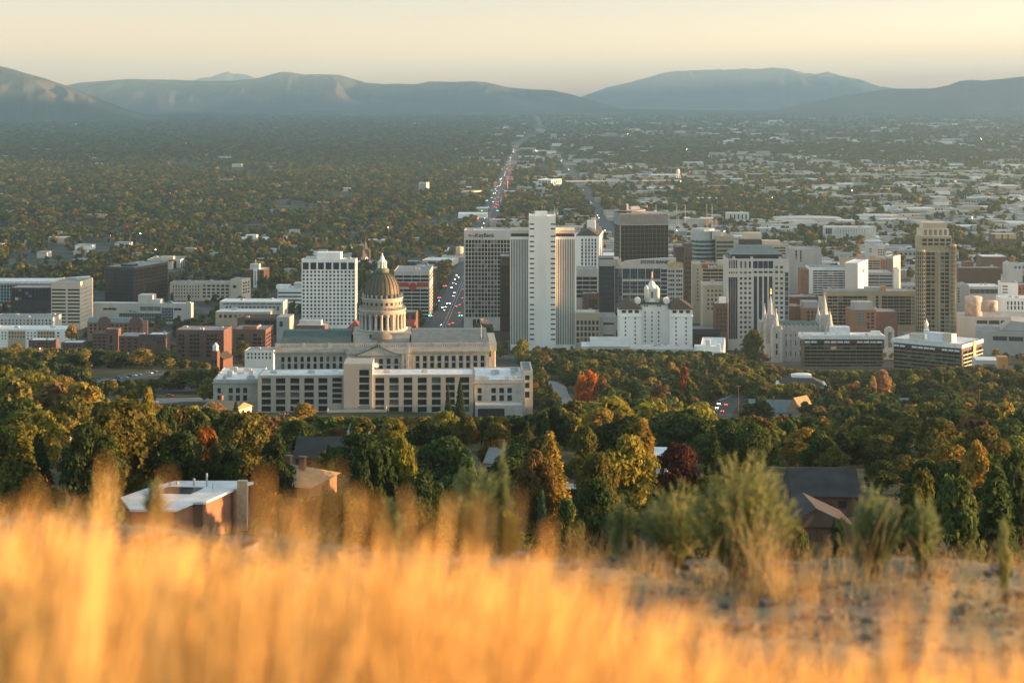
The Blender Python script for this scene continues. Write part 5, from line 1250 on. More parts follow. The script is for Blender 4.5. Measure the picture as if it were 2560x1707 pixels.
b = Bld("blue_window_block", "grey gabled block with bright blue windows at the far right", 2517, 2556, 659, 2050, LGREY, "school", yaw=-2, depth=20, parapet=.4, units=0, rec=.4); b.grid('front', 2534, 2554, 672, 665, 2, 1, .55, .9, glass=mat("glass_bright_blue", (.03, .14, .42), .2, 0, 0)); b.done()
q = MB(); q.extr_y([(b.u(2517), b.H), (b.u(2534), b.H), (b.u(2524), b.H + 2.4)], 0.002, 15); b.part("gable", q, LGREY)
b = Bld("green_slab", "narrow grey-green slab just right of the tall sand tower", 2392, 2422, 712, 1850, GREY, yaw=-2, depth=24, parapet=.5, units=1, rec=.3); b.grid('front', 2393, 2400, 757, 718, 1, 6, .6, .5); b.done()
b = Bld("white_angular_block", "white angular block with grey window patches at the far right edge", 2503, 2535, 707, 1800, WHITE, yaw=18, Ul=2500, parapet=.5, units=1, rec=.4) if False else Bld("white_angular_block", "white angular block with grey window patches at the far right edge", 2503, 2545, 707, 1800, WHITE, yaw=-8, depth=25, parapet=.5, units=1, rec=.4)
b.grid('front', 2505, 2520, 735, 712, 1, 3, .9, .5, glass=GL_PALE); b.done()
b = Bld("white_angular_block", "low white block with tall dark windows under the angular white block", 2503, 2600, 745, 1760, WHITE, yaw=-3, depth=25, parapet=.5, units=2, rec=.4, roofm=RWHITE); b.grid('front', 2515, 2560, 775, 752, 5, 2, .4, .7); b.done()
b = Bld("brick_store", "brick store with square windows behind the angular white block", 2541, 2620, 712, 1830, BRICK, "store", yaw=-3, depth=25, units=1, rec=.4); b.grid('front', 2544, 2600, 735, 718, 5, 2, .5, .6); b.done()
b = Bld("teal_canopy_mall", "low mall with a teal front and pale flat canopy right of the tall sand tower", 2421, 2503, 716, 1900, LGREY, "mall", yaw=-2, depth=30, parapet=.5, units=2, rec=.4, glass=GL_TEAL, roofm=RWHITE); b.grid('front', 2424, 2500, 735, 722, 6, 1, .97, .9); b.done()
b = Bld("dark_slope_flats", "dark brick flats on the slope with a sunlit rooftop box at the right edge", 2470, 2640, 922, 1230, BRICKD, "apartment block", yaw=-6, depth=22, parapet=.6, units=2, rec=.6, roofm=RDARK, land="the dark brick flats"); b.grid('front', 2474, 2640, 958, 930, 12, 3, .7, .55); b.done(); b.top_box("penthouse", 2497, 2521, 893, 3, 10, ORANGEW)
b = Bld("white_hall_house", "white square hall with a grey hipped roof and lantern among the trees", 1940, 2060, 951, 1080, WHITE, "hall", yaw=-4, Uc=2068, parapet=.4, units=0, rec=.4, land="the white hipped hall"); b.notop = True
b.grid('front', 2029, 2036, 975, 964, 1, 1, .8, .9); b.fbox('front', -b.W / 2 - .4, b.W / 2 + .4, b.v(958), b.v(955), .4, .8); b.done()
q = MB(); q.hip(b.u(1948), b.u(2052), 3, b.D - 3, b.v(951), b.v(930), .5, ridge=9); b.part("hip_roof", q, RDARK)
q = MB(); q.box(b.u(1975), b.u(2025), b.D / 2 - 3, b.D / 2 + 3, b.v(940), b.v(929)); q.hip(b.u(1978), b.u(2022), b.D / 2 - 3, b.D / 2 + 3, b.v(929) + .01, b.v(925)); b.part("roof_lantern", q, WHITE)
q = MB(); q.box(b.u(1920), b.u(1958), -6, -.5, -4, b.v(969)); b.part("side_porch", q, WHITE)
b = Bld("long_white_shed", "low white flat roof between the trees behind the right apartment slab", 2440, 2500, 900, 1330, LGREY, "shed", yaw=-6, depth=20, parapet=.3, units=0, roofm=RWHITE); b.done()
b = Bld("tan_wing_block", "pale block with dark slits on the skyline at right of centre", 1816, 1873, 532, 3300, LGREY, "apartment block", yaw=-2, depth=24, parapet=.6, units=1, rec=.6, roofm=RWHITE); b.grid('front', 1822, 1870, 548, 536, 5, 1, .35, .95); b.done()
b = Bld("white_long_block", "long white and blue-grey block among trees left of the tall sand tower", 2062, 2190, 567, 2900, LGREY, "apartment block", yaw=-2, depth=24, parapet=.6, units=2, rec=.5, roofm=RWHITE, glass=GL_BLUE); b.grid('front', 2064, 2080, 586, 570, 3, 1, .8, .9); b.grid('front', 2085, 2165, 585, 572, 12, 4, .3, .4); b.done()
# big sheds with curved roofs
for (a, c, t, d, lab) in ((1940, 2110, 548, 3280, "white arched exhibition roof in the middle distance right of centre"), (2140, 2260, 543, 3350, "wide white shed roof in the middle distance above the tall sand tower")):
    b = Bld("exhibition_shed", lab, a, c, t, d, WHITE, "shed", yaw=-2, depth=60, parapet=0, units=0, rec=.4); b.notop = True; b.done()
    n = 10; q = MB(); q.extr_y([(b.W / 2 * math.cos(tt), b.H + 2.6 * math.sin(tt)) for tt in np.linspace(0, math.pi, n)], 0, 60); b.part("arched_roof", q, LGREY)
b = Bld("lit_hospital", "white terraced building glowing orange beyond the finned tower", 1345, 1378, 449, 4600, WHITE, "hospital", yaw=-28, Uc=1403, parapet=.8, units=2, rec=.8, roofm=WHITE, land="the glowing white building"); b.grid('front', 1346, 1377, 459, 451, 4, 3, .8, .6); b.grid('right', 2, b.D - 2, 459, 451, 5, 1, .5, .9); b.done()
q = MB(); q.box(b.u(1314), b.u(1345), 5, 30, -4, b.v(456)); b.part("low_wing", q, WHITE)
b = Bld("lit_offices", "orange sunlit ribbon office left of the wide avenue in the distance", 1154, 1178, 478, 4150, CREAM, yaw=-28, Uc=1203, parapet=.6, units=1, rec=.6, land="the distant orange office")
for k in range(3): b.grid('front', 1155, 1177, 484 + k * 5, 481 + k * 5, 1, 1, .95, .9); b.grid('right', 1, b.D - 1, 484 + k * 5, 481 + k * 5, 1, 1, .95, .9)
b.done()
b = Bld("lone_tower", "lone slim pale tower rising from the trees left of the avenue", 1047, 1066, 456, 4300, LGREY, "apartment tower", yaw=-20, depth=18, parapet=.6, units=1, rec=.5); b.grid('front', 1049, 1064, 492, 460, 4, 9, .5, .5, stuff=True); b.done()
for (a, c, t, d, lab) in ((1377, 1392, 335, 9300, "taller of two pale towers far down the valley"), (1397, 1417, 346, 9200, "shorter of two pale towers far down the valley"), (1585, 1597, 347, 9000, "single faint tower far down the valley right of centre")):
    b = Bld("far_tower", lab, a, c, t, d, LGREY, "apartment tower", yaw=-2, depth=24, parapet=.6, units=0, rec=.6); b.grid('front', a + 1, c - 1, t + 20, t + 3, 3, 6, .5, .5); b.done()
b = Bld("gateway_block", "yellow and brick painted block at the right edge of the middle distance", 2480, 2545, 585, 2750, BRICK, "apartment block", yaw=-2, depth=24, units=1, rec=.4, roofm=RWHITE); b.done()
for (a, c) in ((2488, 2503), (2508, 2518), (2522, 2540)): q = MB(); q.box(b.u(a), b.u(c), -.5, -.1, b.v(597), b.v(586)); b.part("yellow_panel", q, mat("paint_yellow", (.5, .36, .1), .8, .2, .1))
b = Bld("rail_shed", "long dark shed with tall poles in front, beyond the black striped tower", 1672, 1770, 549, 3150, GREY, "shed", yaw=-2, depth=14, units=0, parapet=.3, roofm=RDARK); b.done()
for uu, vv in ((1692, 514), (1713, 515), (1767, 513), (1780, 514), (1640, 514), (1697, 540)):
    p = at(uu, vv, 3120); g = gz(p.x, p.y); m = MB(); m.tube((0, 0, 0), (0, 0, p.z - g), .45, .3, 6); m.box(-1.2, 1.2, -.4, .4, p.z - g, p.z - g + 1.6); o = m.build("light_mast", METAL); o.location = (p.x, p.y, g); tag(o, "tall pale light mast standing by the long dark rail shed", "light mast", "light masts by the rail shed")
for uu in (1767, 1788):
    p = at(uu, 556, 3135); g = gz(p.x, p.y); r = empty("billboard", (p.x, p.y, g), R(-35)); tag(r, "orange sunlit billboard at the end of the dark rail shed, %s one" % ("wider" if uu == 1767 else "narrower"), "billboard")
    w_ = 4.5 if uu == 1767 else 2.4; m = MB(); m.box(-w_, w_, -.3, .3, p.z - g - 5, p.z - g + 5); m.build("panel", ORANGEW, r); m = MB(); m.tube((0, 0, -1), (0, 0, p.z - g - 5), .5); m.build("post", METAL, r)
def water_tower():
    d = 4900; p = at(1695, 424, d); g = gz(p.x, d); r = empty("water_tower", (p.x, d, g)); z = p.z - g; tag(r, "white water tower on splayed legs catching the sun in the right middle distance", "water tower")
    MB().lathe([(.6, z - 11), (4.8, z - 9), (5.2, z - 3), (3.5, z), (.3, z + 1.5)], n=20).build("tank", WHITE, r, True)
    for k in range(5): a = k * 2 * math.pi / 5; MB().tube((7 * math.cos(a), 7 * math.sin(a), -1), (4.6 * math.cos(a), 4.6 * math.sin(a), z - 7), .8, .7).build("leg", WHITE, r)
    MB().tube((0, 0, -1), (0, 0, z - 10), .9).build("riser_pipe", WHITE, r)
water_tower()
def dome_house():
    d = 1260; p = at(832, 838, d); g = gz(p.x, d); k = d / F; r = empty("domed_chapel", (p.x, d, g)); tag(r, "small gilded dome of a chapel above the green copper roof", "chapel"); z = pzz(842, d) - g
    MB().box(-8, 8, -5, 10, -3, z).build("chapel_body", LGREY, r)
    MB().lathe([(11 * k * math.cos(t) + .01, z + 10 * k * math.sin(t) * 1.2) for t in np.linspace(0, 1.55, 8)], n=20).build("dome", mat("dome_gold", (.40, .28, .10), .5, .3, .2), r, True)
dome_house()
def flag_pole(U, Vt, d, Vb, hw, label, flagw, gr=None):
    p = at(U, Vt, d); zb = pzz(Vb, d); r = empty("flagpole", (p.x, d, zb)); tag(r, label, "flagpole", gr)
    MB().tube((0, 0, 0), (0, 0, p.z - zb), .16 * hw, .08 * hw, 6).build("pole", METAL, r)
    f = MB(); W_, H_ = flagw, flagw * .62; z1 = p.z - zb; n = 6
    for k in range(n):
        x0, x1 = W_ * k / n, W_ * (k + 1) / n; y = lambda x: .35 * math.sin(x * 4 / W_) * W_ * .3; dz = lambda x: -.12 * x
        f.quad((x0, y(x0), z1 - H_ + dz(x0)), (x1, y(x1), z1 - H_ + dz(x1)), (x1, y(x1), z1 + dz(x1)), (x0, y(x0), z1 + dz(x0)))
    f.build("flag", mat("flag_cloth", (.62, .34, .26), .9, .6, .35), r)
flag_pole(1203, 797, 1010, 862, 1.4, "flagpole with a sunlit flag behind the right end of the capitol", 4.2)
flag_pole(1269, 440, 4300, 472, 5, "tall flagpole with a large flag beside the wide avenue in the distance", 14)
flag_pole(1039, 536, 3500, 560, 4, "flagpole with a limp flag among the trees left of the avenue", 6)
# far stadium-like church far right and the elevated motorway
# ================================================================== roads, paths, pavements
ASPH = mat("asphalt", (0.075, 0.075, 0.078), .9, .2, .2); PAVE = mat("pavement", (0.25, 0.235, 0.215), .9, .3, .15); LAWN = mat("lawn_green", (0.045, 0.06, 0.02), .95, .25, .3)
PAINT = mat("road_paint", (0.6, 0.58, 0.5), .8, 0, 0)
def ribbon(name, pts, hw, m, lift=0.12, step=12.0, kind="structure"):
    """a draped strip along world points"""
    P = [Vector(p) for p in pts]; S = []
    for a, b_ in zip(P[:-1], P[1:]):
        n = max(1, int((b_ - a).length / step)); S += [a.lerp(b_, k / n) for k in range(n)]
    S.append(P[-1]); b = MB(); L = []
    for i, p in enumerate(S):
        d = (S[min(i + 1, len(S) - 1)] - S[max(i - 1, 0)]).normalized(); nrm = Vector((d.y, -d.x))
        h = hw if not callable(hw) else hw(p)
        row = []
        for t in (-1, -.5, 0, .5, 1):
            q = p + nrm * h * t; row.append((q.x, q.y, float(gzm(q.x, q.y)) + lift + p.y * 4e-5))
        L.append(row)
    for r0, r1 in zip(L[:-1], L[1:]):
        for k in range(4): b.quad(r0[k], r0[k + 1], r1[k + 1], r1[k])
    return tag(b.build(name, m), kind=kind)
def ax(y): return 0.01523 * y - 98.0     # centre line of the wide avenue
ribbon("road", [(ax(1500), 1500), (ax(8900), 8900)], 16.5, ASPH)
ribbon("road", [(ax(8890), 8890), (150, 10500), (215, 13600), (260, 18000)], 16, ASPH, lift=.4)
for o_ in (-1.6, 1.6): ribbon("road_marking", [(ax(1500) + o_, 1500), (ax(4500) + o_, 4500)], .18, PAINT, lift=.2)
ribbon("road", [(158, 1700), (166, 2847), (181, 3915), (186, 5378), (184, 6500), (170, 9000)], 12, ASPH)
RD = [hit(1840, 990), hit(1822, 1008), hit(1806, 1030), hit(1792, 1062)]
ribbon("road", RD, 6.0, ASPH, step=4); ribbon("pavement", [hit(1770, 1010), hit(1795, 1003), hit(1822, 992), hit(1840, 985)], 1.6, PAVE, step=4, lift=.2)
ribbon("path", [hit(1335, 948), hit(1375, 955), hit(1398, 968), hit(1403, 985), hit(1418, 1008), hit(1436, 1034)], lambda p: 4.5, PAVE, step=3, lift=.2)
ribbon("pavement", [hit(1240, 1050), hit(1330, 1046), hit(1440, 1040)], 9, PAVE, step=4, lift=.16)
ribbon("road", [hit(230, 1015), hit(330, 985), hit(520, 968)], 9, ASPH, step=5, lift=.16)
ribbon("pavement", [hit(330, 1005), hit(420, 1000), hit(530, 1000)], 13, PAVE, step=5, lift=.13)
ribbon("road", [hit(190, 968), hit(280, 953), hit(400, 936), hit(520, 926)], 8, ASPH, step=5, lift=.16)
ribbon("lawn", [hit(1330, 985), hit(1400, 1005), hit(1420, 1022)], 13, LAWN, step=4, lift=.07); ribbon("lawn", [hit(1460, 1030), hit(1560, 1012), hit(1660, 985)], 16, LAWN, step=5, lift=.07)
def keep_clear(pts, m):
    for (x, y) in pts: footprint(x, x, y - (60 if U_of(x, y) > 1780 else 30), y, m)
CLEAR = []
for (U, V, m) in ((1350, 952, 8), (1385, 962, 9), (1400, 980, 10), (1412, 1000, 12), (1425, 1020, 12), (1436, 1036, 10), (1480, 1022, 10), (1380, 1042, 12), (1320, 1046, 12), (1260, 1050, 12), (1836, 996, 8), (1820, 1010, 9), (1806, 1030, 9), (1796, 1050, 8), (330, 992, 9), (380, 990, 11), (440, 988, 12), (500, 988, 12), (470, 1003, 10), (400, 1010, 9), (215, 964, 4), (240, 959, 4), (265, 955, 4), (290, 951, 4), (310, 948, 4), (335, 943, 4), (360, 940, 4), (385, 934, 4)): keep_clear([hit(U, V)], m)
# elevated motorways
def viaduct(label, U0, U1, d0, d1, z, hw, npier):
    a = Vector((pxx(U0, d0), d0, 0)); c = Vector((pxx(U1, d1), d1, 0)); L = (c - a).length
    r = empty("elevated_motorway", (a.x, a.y, -242), math.atan2(c.y - a.y, c.x - a.x)); tag(r, label, "motorway bridge")
    b = MB(); b.box(0, L, -hw, hw, z - 1.8, z); b.box(0, L, -hw, -hw + .4, z, z + 1.1); b.box(0, L, hw - .4, hw, z, z + 1.1); b.build("deck", LGREY, r)
    me = MB().box(-1.2, 1.2, -hw * .7, hw * .7, -2, z - 1.8).mesh("pier", GREY)
    for k in range(npier): link("pier", me, r, (L * (k + .5) / npier, 0, 0))
viaduct("long pale elevated motorway crossing the middle distance right of the glowing building", 1415, 1760, 4700, 4750, 9, 9, 12)
viaduct("elevated motorway with sunlit edges at the right of the middle distance", 1700, 2700, 5150, 5000, 10, 11, 26)
viaduct("curving motorway ramp dropping toward the right edge of the valley", 2230, 2680, 5000, 4500, 8, 7, 12)

# ================================================================== vehicles
CARC = {"white": (.7, .7, .68), "silver": (.4, .41, .42), "black": (.02, .02, .022), "red": (.35, .03, .025), "blue": (.05, .12, .25), "grey": (.13, .13, .14)}
CARM = {k: mat("car_paint_" + k, c, .3, 0, 0, spec=.5) for k, c in CARC.items()}
TYRE = mat("tyre_black", (.015, .015, .015), .9, 0, 0)
def lampm(name, c, s):
    m = mat(name, c, .4, 0, 0, emit=c, estr=s); m.cycles.emission_sampling = 'NONE'; return m
HEADM = lampm("headlamp", (1, .86, .62), 9); TAILM = lampm("taillamp", (1, .06, .03), 7); REDM = lampm("signal_red", (1, .05, .04), 8); GRNM = lampm("signal_green", (.1, 1, .55), 7); AMBM = lampm("lamp_amber", (1, .6, .2), 22); WLAMP = lampm("lamp_white", (1, .9, .7), 18)
def car_body():
    b = MB()   # along y: front at -y
    prof = [(-2.3, .35), (2.3, .35), (2.35, .85), (1.9, .95), (-.9, .95), (-2.2, .8)]
    b.extr_x(prof, -.9, .9); return b
def car_cabin():
    b = MB(); b.prism([(-.82, -1.0), (.82, -1.0), (.82, 1.7), (-.82, 1.7)], .95, 1.46, [(-.66, -.3), (.66, -.3), (.66, 1.2), (-.66, 1.2)]); return b
BODY = {k: car_body().mesh("car_body", m) for k, m in CARM.items()}; CABIN = car_cabin().mesh("car_cabin", GL_DARK)
WHEEL = MB().tube((-.12, 0, 0), (.12, 0, 0), .33, n=10).mesh("wheel", TYRE)
def lamp_mesh(name, m, r=.16): return MB().box(-r, r, -.05, .05, -r * .7, r * .7).mesh(name, m)
HEAD, TAIL = lamp_mesh("headlight", HEADM), lamp_mesh("taillight", TAILM); HEADF, TAILF = lamp_mesh("headlight", HEADM, .2), lamp_mesh("taillight", TAILM, .2)
def car(x, y, rz, colour, lights, label, group, wheels=False, far=False, lit=True):
    r = empty("car", (x, y, float(gzm(x, y)) + .22 + y * 4e-5), rz); tag(r, label, "car", group)
    link("body", BODY[colour], r); link("cabin", CABIN, r)
    if wheels:
        for sx in (-.82, .82):
            for sy in (-1.4, 1.4): link("wheel", WHEEL, r, (sx, sy, .33))
    for sx in (-.62, .62):
        if lights == "head": link("headlight", HEADF if far else HEAD, r, (sx, -2.32, .68))
        elif lights == "tail": link("taillight", TAILF if far else TAIL, r, (sx, 2.36 if False else 2.36, .75))
    return r
rr = random.Random(5)
cols = list(CARC)
ncar = 0
for lane, (off, kind) in enumerate(((-11, "head"), (-7.6, "head"), (-4.2, "head"), (4.2, "tail"), (7.6, "tail"), (11, "tail"))):
    y = 1640 + rr.uniform(0, 60)
    while y < 7600:
        q = y / 1000
        c = rr.choice(cols)
        # toward us: nose to -y; away: the tail faces us
        car(ax(y) + off + rr.uniform(-.4, .4), y, 0 if kind == "head" else math.pi, c, kind,
            ("oncoming car with headlights on in the wide avenue's traffic" if kind == "head" else "car with red tail lights driving away down the wide avenue"),
            "oncoming cars on the avenue" if kind == "head" else "cars driving away on the avenue", far=y > 2600)
        ncar += 1
        y += rr.choice((14, 20, 32, 50, 90, 150)) * (0.9 + q * .7) * (1.0 if kind == "head" else 1.5)
for y in (2700, 2830, 3120, 3420, 3500, 3900, 4300, 4420, 5100, 5600, 6100, 6350):
    k = rr.choice(("head", "tail")); x = np.interp(y, (1700, 2847, 3915, 5378, 6500), (158, 166, 181, 186, 184))
    car(x + (-5 if k == "head" else 5), y, 0 if k == "head" else math.pi, rr.choice(cols), k, "car with lights on along the narrower street right of the avenue", "cars on the narrower street", far=True)
for (U, V, c, k, lab) in ((1793, 1022, "white", "head", "white car with headlights on, nearest on the sloping road between trees"), (1798, 1011, "silver", "head", "silver car with headlights on, higher up the sloping road between trees"), (1816, 1013, "red", "tail", "red car climbing away on the sloping road between trees"), (1807, 1030, "grey", "tail", "grey car with tail lights lit at the lower end of the sloping road")):
    x, y = hit(U, V); car(x, y, R(-14) if k == "head" else R(166), c, k, lab, "cars on the sloping road", wheels=True)
lot = [(246, 958, "white"), (262, 953, "white"), (270, 956, "silver"), (281, 954, "white"), (297, 948, "blue"), (312, 946, "silver"), (326, 943, "black"), (334, 941, "white"), (346, 939, "silver"), (374, 935, "white"), (385, 931, "grey"), (218, 964, "black"), (232, 961, "silver"), (425, 993, "red"), (386, 1008, "white"), (362, 1015, "silver"), (372, 972, "red")]
order = sorted(range(len(lot)), key=lambda i: lot[i][0]); seen = {}
for i in order:
    U, V, c = lot[i]; x, y = hit(U, V); seen[c] = seen.get(c, 0) + 1
    tot = sum(1 for q in lot if q[2] == c); nm = ["first", "second", "third", "fourth", "fifth", "sixth"][seen[c] - 1]
    car(x, y, R(70 + rr.uniform(-8, 8)), c, None, ("%s car parked left of the capitol, %s" % (c, ("the only %s one" % c if tot == 1 else nm + " %s one from the left" % c))), "cars parked left of the capitol", wheels=True)
# traffic signals along the avenue
def signal(x, y, m, label):
    z = float(gzm(x, y)); r = empty("traffic_signal", (x, y, z)); tag(r, label, "traffic signal", "traffic signals on the avenue")
    MB().tube((0, 0, 0), (0, 0, 6.4), .14, .1).build("pole", METAL, r); MB().tube((0, 0, 6.2), (-5, 0, 6.5), .1, .07).build("mast_arm", METAL, r)
    for xx in (-2.4, -4.8):
        MB().box(xx - .3, xx + .3, -.2, .2, 5.6, 6.8).build("signal_head", BLACKM, r); MB().box(xx - .28, xx + .28, -.26, -.2, 5.7 if m is GRNM else 6.3, 6.1 if m is GRNM else 6.75).build("signal_light", m, r)
for i, (y, m) in enumerate(((1690, GRNM), (1870, GRNM), (2010, GRNM), (2035, REDM), (2160, REDM), (2960, REDM), (3330, REDM), (3560, GRNM), (3900, GRNM), (4300, GRNM), (4700, REDM), (5500, REDM))):
    for sx in (-1, 1):
        signal(ax(y) + sx * 16 + 2.4, y, m, "%s traffic light over the wide avenue" % ("green" if m is GRNM else "red"))

# ================================================================== houses on the slope
def poly_house(name, label, pts, V0, wallm, roofm, d0):
    """flat-roofed house whose roof outline is given in photo pixels; the roof plane sits at the height of pixel row V0 at distance d0"""
    z = pzz(V0, d0)
    W = [(pxx(U, z * F / (VH - V)), z * F / (VH - V)) for U, V in pts]
    cx, cy = sum(p[0] for p in W) / len(W), sum(p[1] for p in W) / len(W)
    r = empty(name, (cx, cy, z - 3.6)); tag(r, label, "house")
    L = [(x - cx, y - cy) for x, y in W]
    if sum(L[i][0] * L[(i + 1) % len(L)][1] - L[(i + 1) % len(L)][0] * L[i][1] for i in range(len(L))) < 0: L.reverse()
    MB().prism(L, 3.25, 3.6).build("roof", roofm, r)
    MB().prism([(x * .93, y * .93) for x, y in L], -6, 3.24).build("wall", wallm, r)
    footprint(min(p[0] for p in W), max(p[0] for p in W), min(p[1] for p in W), max(p[1] for p in W), 2)
    return r, cx, cy, z
r, cx, cy, z = poly_house("flat_roof_house", "near brick house under a wide white flat roof with dark solar panels", [(327, 1273), (438, 1274), (484, 1255), (510, 1255), (600, 1216), (634, 1205), (590, 1201), (438, 1201), (360, 1222), (300, 1243)], 1273, BRICK2, RWHITE, 272)
LANDMARKS.append(("the white flat roof", 460, 1235)); FOOT.append((cx - 11, cx + 12, 205, cy))
def on_roof(U, V): d = z * F / (VH - V); return pxx(U, d) - cx, d - cy
s = MB(); q = [on_roof(*p) for p in ((386, 1233), (478, 1235), (508, 1220), (420, 1219))]; s.poly([(x, y, 3.72) for x, y in q]); s.poly([(x, y, 3.62) for x, y in reversed(q)])
s2 = MB(); s2.prism(q, 3.62, 3.78); s2.build("solar_panels", mat("solar_dark", (.03, .035, .045), .25, .8, .2, spec=.5), r)
for (U, V, h, w_) in ((517, 1216, 2.2, .16), (485, 1214, 1.2, .2), (425, 1214, .5, .25), (444, 1210, .5, .25), (532, 1222, .9, .08)):
    x, y = on_roof(U, V); MB().tube((x, y, 3.6), (x, y, 3.6 + h), w_, n=8).build("vent_pipe", METAL, r)
x, y = on_roof(606, 1222); MB().box(x - .8, x + .8, y - .6, y + .6, -3, 5.0).build("chimney", mat("brick_pale", (.5, .36, .24), .9, 1.2, .2), r)
def house(label, U0, U1, Vr, d, yaw, wallm, roofm, kind="hip", depth=11, wall_h=3.2, rise=2.6, chim=1, name="house", land=None, lit_gable=None):
    for dd in np.arange(170, 1300, 2.0):      # stand where the roof tops out the right height above the slope
        if pzz(Vr, dd) - float(gzm(pxx((U0 + U1) / 2, dd), dd)) <= wall_h + rise + .3: d = float(dd); break
    w_ = (U1 - U0) * d / F; x = pxx((U0 + U1) / 2, d); zr = pzz(Vr, d)
    zb = zr - rise - wall_h
    r = empty(name, (x, d, zb), R(yaw)); tag(r, label, "house")
    w2 = w_ / 2 / max(.6, math.cos(R(yaw)))
    MB().box(-w2, w2, 0, depth, -8, wall_h).build("wall", wallm, r)
    b = MB()
    if kind == "hip": b.hip(-w2, w2, 0, depth, wall_h + .01, wall_h + rise, .7)
    elif kind == "gable": b.extr_x([(-.7, wall_h + .01), (depth + .7, wall_h + .01), (depth / 2, wall_h + rise)], -w2 - .5, w2 + .5)
    elif kind == "cross": b.extr_y([(-w2 - .6, wall_h + .01), (w2 + .6, wall_h + .01), (0, wall_h + rise)], -.7, depth + .7)
    else: b.box(-w2 - .6, w2 + .6, -.8, depth + .6, wall_h + .01, wall_h + rise)
    if kind == "fascia": MB().box(-w2 - .7, w2 + .7, -.95, -.82, wall_h, wall_h + rise + .05).build("fascia", WHITE, r)
    b.build("roof", roofm, r)
    rq = random.Random(int(U0 * 7 + d))
    for k in range(max(2, int(w_ / 4.5))):
        n = max(2, int(w_ / 4.5)); link("window", win_mesh(1.5, 1.2, GL_DARK), r, (-w2 + (k + .5) * 2 * w2 / n, 0, 1.75))
    link("door", win_mesh(1.0, 2.0, RBROWN), r, (w2 * .12, 0, 1.0)) if w_ < 40 else None
    for s_ in (-1, 1): link("window", win_mesh(1.3, 1.2, GL_DARK), r, (s_ * w2, depth * .5, 1.75), R(90) * s_)
    for k in range(chim):
        cx_ = rq.uniform(-w2 * .6, w2 * .6); c = MB(); c.box(cx_ - .6, cx_ + .6, depth * .45, depth * .45 + .9, wall_h, wall_h + rise + 1.5); c.box(cx_ - .75, cx_ + .75, depth * .45 - .12, depth * .45 + 1.02, wall_h + rise + 1.5, wall_h + rise + 1.75); c.build("chimney", BRICK2, r)
    footprint(x - w2, x + w2, d, d + depth, 1.0)
    FOOT.append((x - w2 * .8, x + w2 * .8, d - (22 if d < 330 else 58 if 'lit west roof' in label or 'right apartment slab' in label else 14), d))   # keep a view of it
    if land: LANDMARKS.append((land, (U0 + U1) / 2, Vr))
    return r
house("near tan hipped-roof house with a pale brick chimney beside the white flat roof", 615, 775, 1178, 258, -18, BRICK2, RTAN, depth=13, rise=2.6, chim=2, land="the tan hipped roof")
house("house with a dark gabled roof behind the tan hipped roof", 738, 862, 1104, 330, -2, BRICKD, RDARK, "gable", depth=12, rise=3.6, chim=0, land="the dark gabled roof")
house("long low house under a white fascia strip in the centre foreground", 1264, 1478, 1206, 250, -2, DBROWN, RDARK, "fascia", depth=9, wall_h=3.0, rise=.95, chim=2, land="the white fascia house")
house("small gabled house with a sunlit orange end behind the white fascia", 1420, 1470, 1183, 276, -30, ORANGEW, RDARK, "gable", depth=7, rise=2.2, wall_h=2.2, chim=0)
house("dark shingled house with a long ridge below the big green bush", 1985, 2145, 1186, 232, -3, BRICKD, RDARK, "gable", depth=13, rise=3.8, chim=0, land="the dark shingled roof")
house("nearest dark roof with a low gable toward us under the shrubs", 1950, 2128, 1268, 195, 2, BRICKD, RDARK, "cross", depth=10, wall_h=2.4, rise=3.0, chim=0)
house("grey hipped house among yellow trees at right", 2228, 2308, 1112, 430, -8, GREY, RSLATE, depth=11, rise=2.2, wall_h=2.2, land="the grey hipped house")
house("steep dark-roofed chapel house with a brightly lit west roof slope", 1874, 1985, 1003, 790, -8, CREAM, RSLATE, "gable", depth=13, wall_h=3, rise=6, chim=1, land="the lit gable house")
FOOT.append((pxx(1862, 640), pxx(2045, 640), 555, 700))
hr = [o for o in COL.objects if o.get("label", "").startswith("steep dark-roofed")][0]
hl = hr.location; FOOT.append((hl.x + 12, hl.x + 150, hl.y - 6, hl.y + 20))
q = MB(); q.extr_y([(-6, 2.8), (6.5, 2.8), (0, 11.5)], -3, 9); o = q.build("roof", RTAN, hr); o.location = (13.5, 1, 0); o.rotation_euler = (0, 0, R(-38))
q = MB(); q.box(-5, 5, -2, 8, -6, 2.8); o = q.build("wall", CREAM, hr); o.location = (13.5, 1, 0); o.rotation_euler = (0, 0, R(-38))
